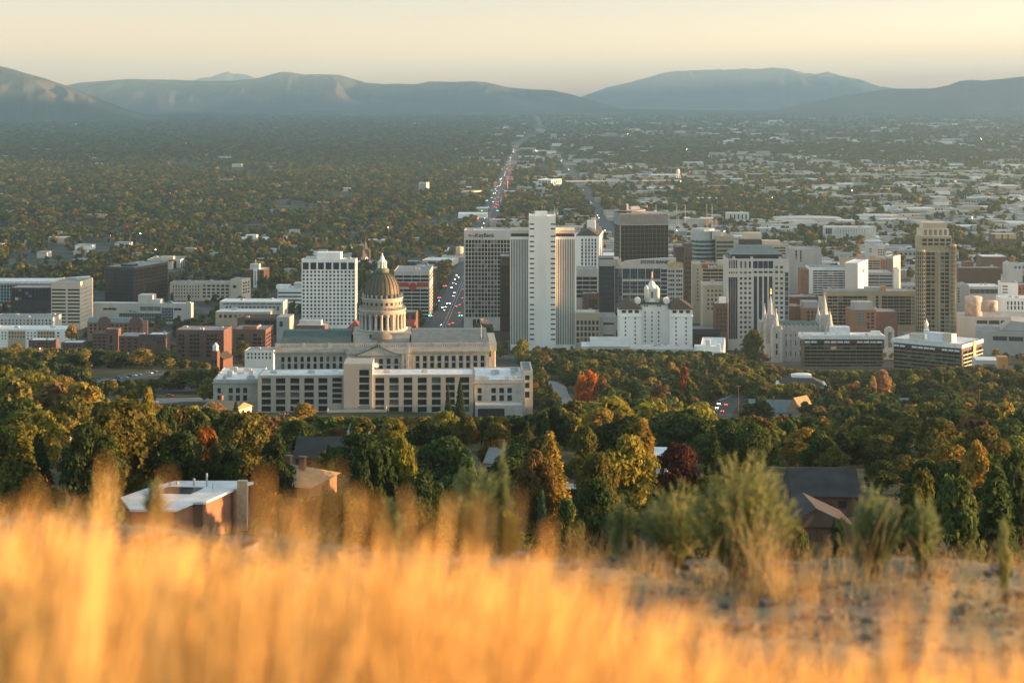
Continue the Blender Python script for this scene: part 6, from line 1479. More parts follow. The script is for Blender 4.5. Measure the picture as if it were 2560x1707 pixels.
for (a, c, v_, d, yw, wm, rm, kd, lab) in (
    (2199, 2300, 998, 900, -6, WHITE, RSLATE, "hip", "long grey-roofed house under the right apartment slab"), (2327, 2374, 986, 900, -10, LGREY, RDARK, "hip", "dark hipped house right of the long grey-roofed house"),
    (2210, 2268, 962, 1010, -6, WHITE, RDARK, "hip", "white house with a dark hipped roof below the pylon"), (2427, 2497, 1047, 640, -22, BRICK2, RGREY, "hip", "brick house with a lit west wall near the right edge"),
    (2246, 2282, 1030, 720, -8, LGREY, RDARK, "gable", "small dark-gabled house among trees under the right apartment slab"), (46, 102, 1050, 560, -24, TAN, RWHITE, "flat", "white flat-roofed house with a sunlit west wall at the far left"),
    (104, 142, 1089, 450, -20, BRICK2, RGREY, "gable", "small grey roof below the white flat-roofed house at the far left"), (505, 590, 1006, 770, -30, CREAM, RTAN, "gable", "tan-roofed house glowing in the sun left of the long office block"),
    (1214, 1254, 1130, 390, -12, LGREY, RGREY, "gable", "grey gabled roof peeking between trees in the centre"), (690, 745, 1038, 620, -10, BRICK2, RBROWN, "gable", "brown gabled roof just below the long office block"),
    (2400, 2470, 1075, 545, -14, BRICK2, RBROWN, "hip", "low brown hipped house near the right edge"), (1640, 1668, 1142, 380, -6, WHITE, RWHITE, "flat", "small white shed roof beside the dark red maple"),
    (2120, 2172, 1012, 840, -8, CREAM, RDARK, "hip", "cream house with dark hips below the lit gable house"), (2290, 2350, 1122, 400, -10, WHITE, RGREY, "gable", "pale gabled house right of the grey hipped house"),
    (2500, 2556, 1058, 600, -14, CREAM, RTAN, "hip", "tan hipped house at the extreme right"), (868, 905, 1068, 520, -8, LGREY, RGREY, "gable", "grey gabled roof below the podium of the office block"),
    (1400, 1440, 1076, 545, -6, WHITE, RGREY, "flat", "pale flat roof by a lamp post below the winding path")):
    house(lab, a, c, v_, d, yw, wm, rm, kd, depth=11, rise=.5 if kd == "flat" else 2.4, chim=0 if kd == "flat" else 1)
FOOT.append((pxx(1935, 240), pxx(2165, 240), 165, 300)); FOOT.append((-53, -27, 195, 350))
# utility poles
WOOD = mat("wood_pole", (.16, .10, .06), .9, 1.5, .2)
for (U, V, d, lab) in ((2448, 972, 800, "utility pole with crossarm under the right apartment slab"), (2457, 1014, 690, "utility pole nearest the brick house at the right edge"), (710, 1028, 480, "utility pole below the left bays of the office block"), (960, 1054, 400, "utility pole among trees left of centre"), (1701, 1080, 470, "double-crossarm utility pole left of the sunlit pole"), (1727, 1086, 450, "sunlit utility pole behind the dark red maple"), (2286, 1064, 560, "utility pole above the grey hipped house"), (2075, 1115, 420, "utility pole beside the golden tree at right"), (58, 936, 700, "utility pole by the tall poplars at the far left"), (427, 993, 800, "utility pole by the paved court left of the capitol"), (1846, 962, 900, "utility pole beside the sloping road")):
    p = at(U, V, d); zb = p.z - 11.5; r = empty("utility_pole", (p.x, p.y, zb), R(8)); tag(r, lab, "utility pole", "utility poles on the slope")
    MB().tube((0, 0, -8), (0, 0, 11.5), .17, .12, 7).build("pole", WOOD, r)
    b = MB(); b.box(-1.3, 1.3, -.08, .08, 10.6, 10.8); b.build("crossarm", WOOD, r)
    b = MB()
    for xx in (-1.1, -.4, .4, 1.1): b.tube((xx, 0, 10.8), (xx, 0, 11.05), .07, .05, 6)
    b.build("insulators_row", METAL, r)
for i, (U, V, d) in enumerate(((1653, 1105, 480), (1664, 1105, 482), (1676, 1106, 478), (1639, 1118, 470))):
    p = at(U, V, d); r = empty("street_lamp", (p.x, p.y, p.z - 5)); tag(r, "amber lamp lit left of the sunlit utility pole, %s" % ("first of the upper row", "second of the upper row", "third of the upper row", "the lowest")[i], "street lamp", "amber lamps among the trees")
    MB().tube((0, 0, -4), (0, 0, 5), .08, .06, 6).build("pole", BLACKM, r); MB().lathe([(.1, 4.8), (.3, 5.0), (.3, 5.3), (.05, 5.5)], n=10).build("lamp_head", AMBM, r)
for i, (U, V, d) in enumerate(((99, 874, 1290), (164, 883, 1300), (194, 883, 1310), (213, 888, 1300))):
    p = at(U, V, d); g = float(gzm(p.x, d)); r = empty("street_lamp", (p.x, p.y, g)); tag(r, "sunlit round-headed lamp over the dark townhouse roofs, %s from the left" % ("first", "second", "third", "fourth")[i], "street lamp", "round lamps by the townhouses")
    MB().tube((0, 0, 0), (0, 0, p.z - g), .12, .08, 6).build("pole", METAL, r); MB().lathe([(.1, p.z - g), (.8, p.z - g + .3), (.8, p.z - g + 1.1), (.1, p.z - g + 1.6)], n=12).build("lamp_head", SIGNW, r, True)

# ================================================================== low buildings of the valley
rr = random.Random(11)
WALLS = [("white", LGREY), ("cream", CREAM), ("tan", TAN), ("grey", GREY), ("pale grey", LGREY), ("brick", BRICKD)]
ROOFS = [("white", RWHITE), ("grey", RGREY), ("pale", mat("roof_pale", (.32, .32, .31), .85, .1, .2)), ("dark", RDARK)]
def clear(x, y, m=4):
    if abs(x - ax(y)) < 22 + m and y < 9500: return False
    if abs(x - 178) < 16 + m: return False
    for (a, b_, c, e) in FOOT:
        if a - m < x < b_ + m and c - m < y < e + m: return False
    return True
def lowrise_mesh(w_, d_, h, wm, rm, seed):
    rq = random.Random(seed); b = MB(); b.box(-w_ / 2, w_ / 2, 0, d_, -3, h); nw = len(b.f)
    b.box(-w_ / 2 - .3, w_ / 2 + .3, -.3, d_ + .3, h + .002, h + .7)
    for k in range(rq.randint(1, 4)):
        x, y, s_ = rq.uniform(-w_ / 2 + 2, w_ / 2 - 2), rq.uniform(2, d_ - 2), rq.uniform(.8, 2.0); b.box(x - s_, x + s_, y - s_, y + s_, h + .702, h + .7 + s_)
    nr = len(b.f); n = max(2, int(w_ / 6))
    for k in range(n):
        if rq.random() < .75:
            x = -w_ / 2 + (k + .5) * w_ / n; b.box(x - 1.6, x + 1.6, -.1, -.02, h * .35, h * .75)
    me = b.mesh("low_building", wm); me.materials.append(rm); me.materials.append(GL_DARK)
    idx = np.zeros(len(b.f), np.int32); idx[nw:nr] = 1; idx[nr:] = 2; me.polygons.foreach_set("material_index", idx); return me
LOW = []
LEAFY = ((1905, 528, 250, 34), (2460, 640, 130, 42), (1470, 505, 110, 34), (1760, 492, 120, 30), (1330, 520, 110, 26), (2050, 610, 120, 30), (2330, 600, 100, 26), (1620, 400, 160, 14), (1290, 440, 90, 14), (2350, 395, 300, 10), (1560, 360, 200, 9), (2000, 375, 380, 9))
def grove(x, y):
    U = UC + F * np.asarray(x) / np.asarray(y); V = VH + F * 242 / np.asarray(y); w = 0
    for (a, b_, c, e) in LEAFY: w = np.maximum(w, np.clip(1.5 - ((U - a) / c) ** 2 - ((V - b_) / e) ** 2, 0, 1))
    return w
def west_density(x, y):
    """how built-up (against leafy) the valley is"""
    u = U_of(x, y); e = (u - 1100) / 250
    n = fbm(np.asarray(x) / 420.0, np.asarray(y) / 900.0, 17)
    return np.clip(e, 0, 1) * np.clip(1.45 - abs(n - .55) * 3.2, 0.06, 1) * (1 - .9 * grove(x, y)) + .05
tries = 0
while len(LOW) < 250 and tries < 20000:
    tries += 1
    y = 1 / rr.uniform(1 / 5400, 1 / 2050); U = rr.uniform(0, 2560)
    if U < 1090 and rr.random() < .86: continue
    x = pxx(U, y)
    if rr.random() > west_density(x, y) + .12: continue
    w_, d_, h = rr.uniform(16, 60), rr.uniform(14, 45), rr.uniform(4, 9)
    if rr.random() < .12: h *= 2
    if not clear(x, y, w_ * .45): continue
    if any(abs(x - q[0]) < (w_ + q[2]) * .5 + 4 and -6 - d_ < q[1] - y < q[3] + 6 + d_ * 0 and abs(q[1] - y) < max(d_, q[3]) + 5 for q in LOW): continue
    wn, wm = rr.choice(WALLS); rn, rm = rr.choices(ROOFS, (1.3, 4, 4, 2))[0]
    o = link("low_building", lowrise_mesh(w_, d_, h, wm, rm, tries), None, (x, y, float(gzm(x, y))), R(rr.choice((-.9, -.9, -.9, -8, 6))))
    o['_lab'] = ("%s%s building with %s roof" % ("broad " if w_ > 42 else "small " if w_ < 24 else "", wn, rn)); o['category'] = "low building"; o['group'] = "low buildings across the valley"
    LOW.append((x, y, w_, d_, o)); footprint(x - w_ / 2, x + w_ / 2, y, y + d_, 1)
LOWO = [q[4] for q in LOW]
# thousands more, too far to tell apart: one object
b = MB(); nwf = []
for k in range(3000):
    y = 1 / rr.uniform(1 / 17000, 1 / 2300); U = rr.uniform(-150, 2710); x = pxx(U, y)
    if y < 6000 and not clear(x, y, 3): continue
    if rr.random() > west_density(x, y) * (1.0 if y < 9000 else .6) + 0.055 + (.22 if y > 7500 and vnoise(np.array(x / 900.), np.array(y / 1500.), 4) > .72 else 0): continue
    s_ = (1 + y / 9000) * (.55 if U < 1080 else 1); w_, d_, h = rr.uniform(12, 48) * s_, rr.uniform(14, 40) * s_, rr.uniform(4, 8) * (1 + y / 16000); z0 = float(gzm(x, y))
    i = len(b.f); b.box(x - w_ / 2, x + w_ / 2, y, y + d_, z0 - 2, z0 + h); b.box(x - w_ / 2 - .3, x + w_ / 2 + .3, y - .3, y + d_ + .3, z0 + h + .01, z0 + h + .8)
    nwf += [rr.choice((0, 1, 2, 3, 4))] * 6 + [rr.choice((5, 6, 6, 6, 7, 7, 7, 7))] * 6
me = b.mesh("distant_buildings", WHITE)
for m in (CREAM, TAN, LGREY, GREY, RWHITE, ROOFS[2][1], RGREY): me.materials.append(m)
me.polygons.foreach_set("material_index", np.array(nwf, np.int32)); tag(link("distant_buildings", me), kind="stuff")
# scattered evening lights down the valley
lt = 0
for k in range(30):
    y = 1 / rr.uniform(1 / 12000, 1 / 2300); U = rr.uniform(60, 2500) if k % 3 else rr.uniform(1200, 2100); x = pxx(U, y)
    if not clear(x, y, 1): continue
    z0 = float(gzm(x, y)); h = 11 + y / 900; r = empty("street_lamp", (x, y, z0)); tag(r, "tiny lamp shining far out in the evening valley", "street lamp", "lamps shining across the valley")
    MB().tube((0, 0, 0), (0, 0, h), .15, .1, 5).build("pole", METAL, r); s_ = .16 + y / 15000; MB().lathe([(.05, h), (s_, h + .2), (s_, h + .2 + s_), (.05, h + .3 + s_)], n=8).build("lamp_head", rr.choice((WLAMP, WLAMP, AMBM, REDM)), r)
# ================================================================== trees
LEAF = leaf_mat("leaf_object", False, .42); LEAFT = leaf_mat("leaf_tint", True, .42)
BARK = mat("bark", (.09, .065, .045), .95, 2.0, .3)
def leaf_quads(P, N, size, g, aspect=1.0):
    """one small face per point, facing about N"""
    n = len(P); N = N + g.normal(0, .55, (n, 3)); N /= np.linalg.norm(N, axis=1, keepdims=True) + 1e-9
    t = np.cross(N, g.normal(0, 1, (n, 3))); t /= np.linalg.norm(t, axis=1, keepdims=True) + 1e-9; bt = np.cross(N, t)
    s = size * g.uniform(.6, 1.35, (n, 1)) * .5
    return np.stack([P - t * s - bt * s * aspect, P + t * s - bt * s * aspect * .6, P + t * s * .8 + bt * s * aspect, P - t * s * .7 + bt * s * aspect * .8], 1)
def broad(n, seed, size, w=.42, z0=.16, lobes=32, shape=1.0):
    """crown of unit height: many leaf clumps round separate boughs"""
    g = np.random.default_rng(seed); C = []; 
    for k in range(lobes):
        a = g.uniform(0, 2 * np.pi); h = g.uniform(0, 1) ** .9; rad = w * np.sin(np.pi * np.clip(.12 + .86 * h, 0, 1)) ** .7 * np.sqrt(g.uniform(.25, 1)) * .82
        C.append((rad * np.cos(a), rad * np.sin(a), z0 + .10 + (.82 - z0) * h, g.uniform(.11, .19) * (1.15 - .35 * h)))
    C = np.array(C); k = g.integers(0, lobes, n); d = g.normal(0, 1, (n, 3)); d /= np.linalg.norm(d, axis=1, keepdims=True)
    d[:, 2] = np.abs(d[:, 2]) * np.where(g.random(n) < .75, 1, -1)
    r = C[k, 3:4] * g.uniform(.55, 1.08, (n, 1)); P = C[k, :3] + d * r * np.array([1.1, 1.1, .85])
    return leaf_quads(P, d + np.array([0, 0, .35]), size, g)
def conifer(n, seed, size, w=.24, z0=.05):
    g = np.random.default_rng(seed); h = 1 - np.sqrt(g.uniform(0, 1, n)); h = z0 + (1 - z0) * h
    lay = 17; ph = g.uniform(0, 1); fr = (h * lay + ph) % 1.0
    na = 11; a0 = g.integers(0, na, n) * 2 * np.pi / na + np.floor(h * lay) * .7 + g.normal(0, .13, n)
    R0 = w * (1.02 - h) ** .85 * (1.0 - .35 * fr) * (0.8 + .4 * vnoise(np.floor(h * lay) * 1.7, a0 * 1.5, seed)) + .012
    q = np.sqrt(g.uniform(.05, 1, n)); rad = R0 * q
    P = np.stack([rad * np.cos(a0), rad * np.sin(a0), h - rad * .30 + g.normal(0, .006, n)], 1)
    N = np.stack([np.cos(a0) * .6, np.sin(a0) * .6, np.full(n, .75)], 1)
    return leaf_quads(P, N, size, g, .7)
def poplar(n, seed, size, w=.11):
    g = np.random.default_rng(seed); h = g.uniform(.06, 1, n); a = g.uniform(0, 2 * np.pi, n)
    R0 = w * np.sin(np.pi * np.clip(h * .88 + .08, 0, 1)) ** .55 * (.7 + .6 * vnoise(h * 14, a * 1.3, seed)); q = np.sqrt(g.uniform(.2, 1, n))
    P = np.stack([R0 * q * np.cos(a), R0 * q * np.sin(a), h], 1); return leaf_quads(P, np.stack([np.cos(a), np.sin(a), np.full(n, .5)], 1), size, g, 1.3)
def willow(n, seed, size, w=.42):
    g = np.random.default_rng(seed); k = 70; a = g.uniform(0, 2 * np.pi, k); rr_ = w * np.sqrt(g.uniform(.05, 1, k)); top = .98 - .35 * (rr_ / w) ** 2; ln = g.uniform(.3, .75, k)
    i = g.integers(0, k, n); t = g.uniform(0, 1, n)
    P = np.stack([rr_[i] * np.cos(a[i]) * (1 + .12 * t) + g.normal(0, .018, n), rr_[i] * np.sin(a[i]) * (1 + .12 * t) + g.normal(0, .018, n), np.maximum(.05, top[i] - t * ln[i])], 1)
    return leaf_quads(P, np.stack([np.cos(a[i]), np.sin(a[i]), np.full(n, .3)], 1), size, g, 1.8)
def trunk_mesh(h=.42, r=.028, seed=0, limbs=5):
    rq = random.Random(seed); b = MB(); b.tube((0, 0, -.06), (.01, 0, h * .5), r * 1.25, r, 7); b.tube((.01, 0, h * .5), (0, .01, h), r, r * .55, 7)
    for k in range(limbs):
        a = k * 2 * math.pi / limbs + rq.uniform(-.4, .4); z_ = h * rq.uniform(.55, .98); L = rq.uniform(.14, .26); b.tube((0, 0, z_), (L * math.cos(a), L * math.sin(a), z_ + L * rq.uniform(.7, 1.2)), r * .45, r * .15, 5)
    return b.mesh("trunk", BARK)
NV = 5
PROTO = {}
for kind, fn, args, tr in (("broad", broad, (7200, .036), (.45, .026, 6)), ("conifer", conifer, (6500, .031), (.9, .018, 0)), ("poplar", poplar, (4200, .031), (.6, .014, 3)), ("willow", willow, (7000, .026), (.5, .026, 5))):
    PROTO[kind] = [(np_mesh("crown", fn(args[0], 100 + v_ * 7, args[1]), LEAF), trunk_mesh(tr[0], tr[1], v_, tr[2])) for v_ in range(NV if kind == "broad" else 3)]
PROTO["broadL"] = [(np_mesh("crown", broad(2400, 300 + v_ * 7, .060, lobes=28), LEAF), trunk_mesh(.45, .026, v_, 4)) for v_ in range(4)]
PROTO["coniferL"] = [(np_mesh("crown", conifer(2400, 400 + v_ * 7, .050), LEAF), trunk_mesh(.9, .018, v_, 0)) for v_ in range(3)]
COLS = {"olive green": (0.116, 0.118, 0.034), "dark green": (0.047, 0.072, 0.028), "yellow green": (0.201, 0.192, 0.039), "golden": (.265, .200, .048), "rust red": (0.236, 0.096, 0.028), "brown": (0.165, 0.108, 0.044), "deep green": (0.065, 0.098, 0.034), "dark maroon": (0.065, 0.026, 0.023), "orange": (0.448, 0.144, 0.025), "straw pale": (0.354, 0.240, 0.115), "blue green": (0.059, 0.102, 0.063)}
TREES = []
NAMES = {"broad": "broadleaf_tree", "conifer": "conifer_tree", "poplar": "poplar_tree", "willow": "willow_tree"}
rt = random.Random(3)
def tree(x, y, h, w, kind, colour, label=None, far=False, zt=None):
    """w: crown width in metres"""
    z = float(gzm(x, y)) - .2
    if zt is not None: h = max(3.5, zt - z)
    base = {"broad": .84, "conifer": .48, "poplar": .22, "willow": .84}[kind]
    pk = kind + "L" if far and kind + "L" in PROTO else kind
    cm, tm = rt.choice(PROTO[pk])
    r = empty(NAMES[kind], (x, y, z), rt.uniform(0, 6.28)); sx = w / base; r.scale = (sx, sx, h)
    c = link("crown", cm, r); t = link("trunk", tm, r)
    j = 1 + rt.uniform(-.18, .18); q = COLS[colour]; c.color = (q[0] * j * rt.uniform(.92, 1.08), q[1] * j * rt.uniform(.95, 1.05), q[2] * j, 1)
    r['category'] = "tree"; r['group'] = "trees on the slope below the city"
    if label: r['label'] = label
    else:
        size = "tall " if h > 13.5 else "small " if h < 7 else ""
        r['_lab'] = "%s%s %s" % (size, colour, {"broad": "broadleaf tree", "conifer": "conifer", "poplar": "poplar", "willow": "drooping willow"}[kind])
    TREES.append((r, x, y, h, w)); FOOT_T.append((x, y, w)); return r
FOOT_T = []
def tpx(U, Vt, d, wpx, kind, colour, label=None):
    p = at(U, Vt, d); wpx = wpx * (1.3 if d < 360 and kind != "poplar" else 1); return tree(p.x, d, 0, wpx * d / F, kind, colour, label, far=d > 520, zt=p.z)
for a in ((300, 992, 300, 165, "broad", "olive green", "biggest olive tree in the dark clump at the left foreground"), (255, 1030, 292, 120, "broad", "olive green", "bushy tree on the left side of the biggest olive tree"), (352, 1012, 312, 110, "broad", "olive green", "bushy tree on the right side of the biggest olive tree"), (225, 1055, 280, 110, "broad", "dark green"),
          (330, 978, 335, 48, "poplar", "yellow green", "left of two yellow-green poplars standing over the dark clump"), (370, 972, 335, 46, "poplar", "yellow green", "right of two yellow-green poplars standing over the dark clump"),
          (50, 1052, 285, 130, "conifer", "olive green", "ragged conifer at the left edge above the golden grass"), (96, 1078, 300, 90, "conifer", "dark green"), (8, 915, 650, 30, "poplar", "yellow green", "leftmost slim poplar at the frame edge"), (21, 914, 645, 30, "poplar", "yellow green", "second slim poplar from the frame's left edge"),
          (75, 925, 640, 100, "broad", "yellow green"), (88, 988, 520, 70, "broad", "deep green"), (130, 938, 600, 70, "broad", "olive green"), (237, 966, 560, 62, "broad", "yellow green"), (190, 985, 500, 70, "conifer", "brown"), (150, 1010, 470, 66, "broad", "yellow green"), (30, 985, 520, 60, "broad", "golden"),
          (413, 1014, 350, 62, "broad", "dark green"), (487, 1022, 360, 84, "broad", "deep green"), (516, 1064, 320, 72, "broad", "rust red", "rust red tree left of the tall olive tree in the left foreground"), (607, 1026, 330, 120, "broad", "olive green", "tall olive tree right of the rust red tree"), (688, 1085, 320, 70, "broad", "dark green"), (455, 1078, 300, 110, "broad", "dark green"), (560, 1100, 300, 80, "broad", "dark green"),
          (536, 1004, 640, 56, "broad", "straw pale", "pale dry tree beside the glowing tan-roofed house"), (590, 1000, 700, 26, "conifer", "deep green"), (760, 1006, 520, 86, "broad", "golden", "golden tree below the left bays of the office block"), (838, 1068, 440, 70, "broad", "brown"), (782, 1058, 430, 70, "broad", "deep green"), (652, 1030, 560, 50, "broad", "olive green"), (905, 1045, 600, 48, "broad", "golden"),
          (935, 1102, 262, 120, "willow", "dark green", "dark drooping willow right of the tan hipped roof"), (1003, 1090, 265, 60, "broad", "yellow green", "bright yellow-green tree right of the dark willow"), (1110, 1092, 300, 160, "broad", "dark green", "broad dark tree in the centre foreground"), (985, 1046, 430, 80, "broad", "yellow green"), (1050, 1046, 440, 80, "broad", "yellow green"), (1110, 1026, 460, 90, "broad", "yellow green"), (1165, 1040, 450, 70, "broad", "olive green"),
          (1240, 1054, 400, 96, "broad", "olive green"), (1180, 1062, 470, 34, "broad", "rust red"), (1318, 1050, 380, 66, "conifer", "dark green"), (1375, 1074, 295, 120, "conifer", "golden", "shaggy golden pine left of the tall yellow tree"), (1340, 1130, 290, 80, "broad", "brown"), (1460, 1062, 350, 80, "broad", "olive green"), (1562, 1092, 300, 118, "broad", "yellow green", "broad yellow tree in front of the tall yellow one"), (1602, 1048, 320, 66, "poplar", "golden", "tall yellow tree left of the dark maroon maple"), (1500, 1130, 285, 90, "broad", "olive green"),
          (1695, 1106, 312, 118, "broad", "dark maroon", "dark maroon maple left of the big green bush"), (1473, 926, 940, 68, "broad", "orange", "bright orange autumn tree right of the winding path"), (1505, 945, 930, 50, "broad", "brown"), (1721, 943, 850, 52, "conifer", "dark green", "tall dark conifer left of the sloping road"), (1377, 957, 905, 38, "conifer", "dark green", "dark upright tree beside the winding path"), (1525, 965, 880, 70, "broad", "deep green"), (1592, 1000, 800, 40, "conifer", "brown"), (1632, 1005, 790, 44, "conifer", "olive green"), (1710, 912, 980, 30, "broad", "rust red"), (1650, 950, 920, 50, "broad", "brown"),
          (1120, 957, 862, 24, "conifer", "dark green", "left and smaller of two dark conifers before the office block"), (1150, 946, 858, 36, "conifer", "dark green", "right and taller of two dark conifers before the office block"),
          (2385, 1042, 560, 48, "broad", "golden", "bright golden tree near the right edge"), (2018, 1074, 420, 120, "broad", "golden", "large golden tree right of the big green bush"), (2490, 1128, 205, 170, "conifer", "dark green", "dark spruce mass at the right edge"), (2385, 1182, 200, 150, "broad", "deep green", "bushy green tree in the right foreground"), (2440, 1105, 300, 60, "broad", "golden"), (2540, 1120, 230, 110, "broad", "dark green"), (2300, 1175, 240, 80, "broad", "olive green"), (2206, 925, 1010, 40, "poplar", "straw pale", "bare straw-coloured tree below the pylon"), (2182, 940, 1005, 18, "poplar", "straw pale"), (1880, 1048, 540, 90, "broad", "olive green"), (1800, 1052, 560, 70, "broad", "rust red"), (2395, 945, 1000, 60, "conifer", "olive green"), (2262, 1136, 385, 76, "broad", "olive green"), (2202, 1150, 350, 66, "broad", "deep green"), (2318, 1146, 330, 74, "broad", "olive green"), (1240, 1236, 238, 60, "broad", "dark green"), (1356, 1222, 228, 62, "conifer", "blue green", "blue-green young conifer standing before the white fascia"), (1488, 1196, 236, 96, "broad", "dark green"), (1420, 1238, 226, 60, "broad", "deep green"), (560, 1150, 300, 60, "broad", "dark green"), (690, 1232, 236, 70, "broad", "brown"), (270, 1185, 262, 80, "conifer", "blue green"), (905, 1160, 250, 60, "broad", "dark green"), (1060, 1175, 246, 90, "broad", "dark green"), (1160, 1150, 262, 80, "broad", "deep green"), (652, 1262, 240, 44, "broad", "dark green"), (748, 1250, 238, 54, "broad", "deep green"), (704, 1272, 228, 44, "broad", "dark green"), (2095, 1288, 188, 60, "broad", "dark green"), (1990, 1300, 186, 60, "broad", "deep green"),
          (1305, 848, 1330, 44, "broad", "yellow green", "yellow tree at the foot of the finned tower"), (1885, 826, 1400, 60, "broad", "olive green", "large round tree left of the spired church"), (355, 872, 1250, 70, "broad", "golden", "golden tree under the slotted brick tower"), (180, 812, 1520, 40, "broad", "golden", "golden tree before the white and tan apartments"), (42, 856, 1400, 40, "broad", "golden"), (415, 876, 1260, 60, "broad", "deep green"), (610, 850, 1330, 40, "broad", "olive green")):
    tpx(*a)
SKY_A = ([-100, 0, 120, 220, 260, 520, 640, 1180, 1340, 1420, 1560, 1745, 1780, 1840, 1862, 2035, 2060, 2180, 2380, 2600], [905, 908, 928, 965, 1005, 1015, 1040, 1042, 1035, 1005, 990, 990, 1046, 1046, 1042, 1042, 985, 1008, 1008, 985])
SKY_B = ([-100, 0, 250, 520, 560, 1300, 1340, 1800, 1900, 2000, 2200, 2600], [868, 870, 872, 905, 940, 940, 868, 878, 905, 925, 925, 905])
MIX = [("olive green", 38), ("dark green", 22), ("deep green", 14), ("golden", 9), ("yellow green", 11), ("brown", 5), ("rust red", .9)]
def pick(): return rt.choices([m[0] for m in MIX], [m[1] for m in MIX])[0]
def free(x, y, w):
    for (a, b_, c, e) in FOOT:
        if a - w * .3 < x < b_ + w * .3 and c - w * .3 < y < e + w * .3: return False
    for (tx, ty, tw) in FOOT_T:
        if (tx - x) ** 2 + (ty - y) ** 2 < (.29 * (tw + w)) ** 2: return False
    return True
n = 0
while len(TREES) < 296 and n < 60000:
    n += 1
    y = math.sqrt(rt.uniform(185 ** 2, 640 ** 2)); U = rt.uniform(-60, 2620); x = pxx(U, y)
    h = rt.uniform(7, 14.5); kind = rt.choices(("broad", "conifer", "poplar"), (90, 9, 1))[0]; w = h * {"broad": rt.uniform(.75, 1.1), "conifer": .46, "poplar": .26}[kind]
    Vt = VH - (float(gzm(x, y)) + h) * F / y
    lim = np.interp(U, *SKY_A)
    if y < 300: lim = max(lim, 1120 if not 640 < U < 900 else 1160)
    if y < 300 and 600 < U < 800: lim = max(lim, 1262)
    if Vt < lim:
        h2 = h - (lim - Vt) * y / F
        if h2 < 4.5: continue
        w *= h2 / h; h = h2
    if not free(x, y, w): continue
    c = pick(); c = rt.choice(("dark green", "olive green", "deep green")) if kind == "conifer" else c
    tree(x, y, h, w, kind, c, far=y > 430)
# ---- the rest of the trees, far too many to count: one object of leaf clumps
g = np.random.default_rng(77)
CT = np.array([COLS[m[0]] for m in MIX]); CP = np.array([m[1] for m in MIX], float); CP /= CP.sum()
FA = np.array(FOOT)
def scatter(n, y0, y1, power, seed, dens, hw, ulo=-120, uhi=2680):
    q = np.random.default_rng(seed); y = (q.uniform(y0 ** power, y1 ** power, n)) ** (1 / power); U = q.uniform(ulo, uhi, n); x = (U - UC) / F * y
    ok = q.random(n) < dens(x, y, U)
    x, y = x[ok], y[ok]; keep = np.ones(len(x), bool); m = hw
    for (a, b_, c, e) in FA: keep &= ~((x > a - m) & (x < b_ + m) & (y > c - m) & (y < e + m))
    keep &= ~((np.abs(x - np.interp(y, [0, 8890, 10500, 13600, 18000], [-98, 37.4, 150, 215, 260])) < 18 + m + y / 1500) & (y > 1500)); keep &= ~((np.abs(x - 178) < 12 + m) & (y > 1600) & (y < 9000))
    return x[keep], y[keep]
def bucket_thin(x, y, s):
    k = np.floor(x / s).astype(np.int64) * 1000003 + np.floor(y / s).astype(np.int64); _, i = np.unique(k, return_index=True); return x[i], y[i]
QS, TS = [], []
def plant(x, y, h, w, protos, seed, cols):
    q = np.random.default_rng(seed); n = len(x); v_ = q.integers(0, len(protos), n); a = q.uniform(0, 6.283, n); z = gzm(x, y) - .3
    for k, P in enumerate(protos):
        i = np.where(v_ == k)[0]
        if len(i) == 0: continue
        c, s = np.cos(a[i])[:, None, None], np.sin(a[i])[:, None, None]; A = P[None]
        X = (A[..., 0] * c - A[..., 1] * s) * w[i][:, None, None] + x[i][:, None, None]; Y = (A[..., 0] * s + A[..., 1] * c) * w[i][:, None, None] + y[i][:, None, None]; Z = A[..., 2] * h[i][:, None, None] + z[i][:, None, None]
        QS.append(np.stack([X, Y, Z], -1).reshape(-1, 4, 3).astype(np.float32)); TS.append(np.repeat(cols[i], len(P), 0).astype(np.float32))
def colours(n, seed, wts=None):
    q = np.random.default_rng(seed); p = CP if wts is None else np.array(wts, float) / sum(wts); c = CT[q.choice(len(CT), n, p=p)]; return np.clip(c * q.uniform(.75, 1.3, (n, 1)) * q.normal(1, .06, (n, 3)), .008, .6)
PA = [broad(1000, 500 + k, .088, lobes=(11, 15, 19, 24, 14)[k], w=(.36, .42, .46, .40, .33)[k]) for k in range(5)] + [conifer(700, 520, .08)]
PB = [broad(130, 540 + k, .21, lobes=9) for k in range(5)] + [poplar(90, 560, .13, .14)]
PC = [broad(60, 580 + k, .32, lobes=6) for k in range(5)]
PD = [broad(20, 600 + k, .5, lobes=5) for k in range(4)]
def skyclip(x, y, h):
    U = UC + F * x / y; Vt = VH - (gzm(x, y) + h) * F / y; lim = np.where(y < 900, np.interp(U, *SKY_A), np.where(y < 1240, np.maximum(np.interp(U, *SKY_B), np.interp(U, [180, 215, 400, 430, 530, 545], [0, 952, 946, 925, 922, 0])), np.interp(U, *SKY_B))); h2 = np.where(Vt < lim, h - (lim - Vt) * y / F, h); return h2
x, y = scatter(9000, 470, 1480, 2, 1, lambda x, y, U: np.ones_like(x), 1.5); x, y = bucket_thin(x, y, 9.6); q = np.random.default_rng(2); h = q.uniform(7.5, 16, len(x)); h2 = skyclip(x, y, h); ok = h2 > 4
for (tx, ty, tw) in FOOT_T: ok &= (x - tx) ** 2 + (y - ty) ** 2 > (.42 * tw + 3) ** 2
x, y, h = x[ok], y[ok], h2[ok]; plant(x, y, h, h * q.uniform(.85, 1.3, len(x)), PA, 3, colours(len(x), 4)); nA = len(x)
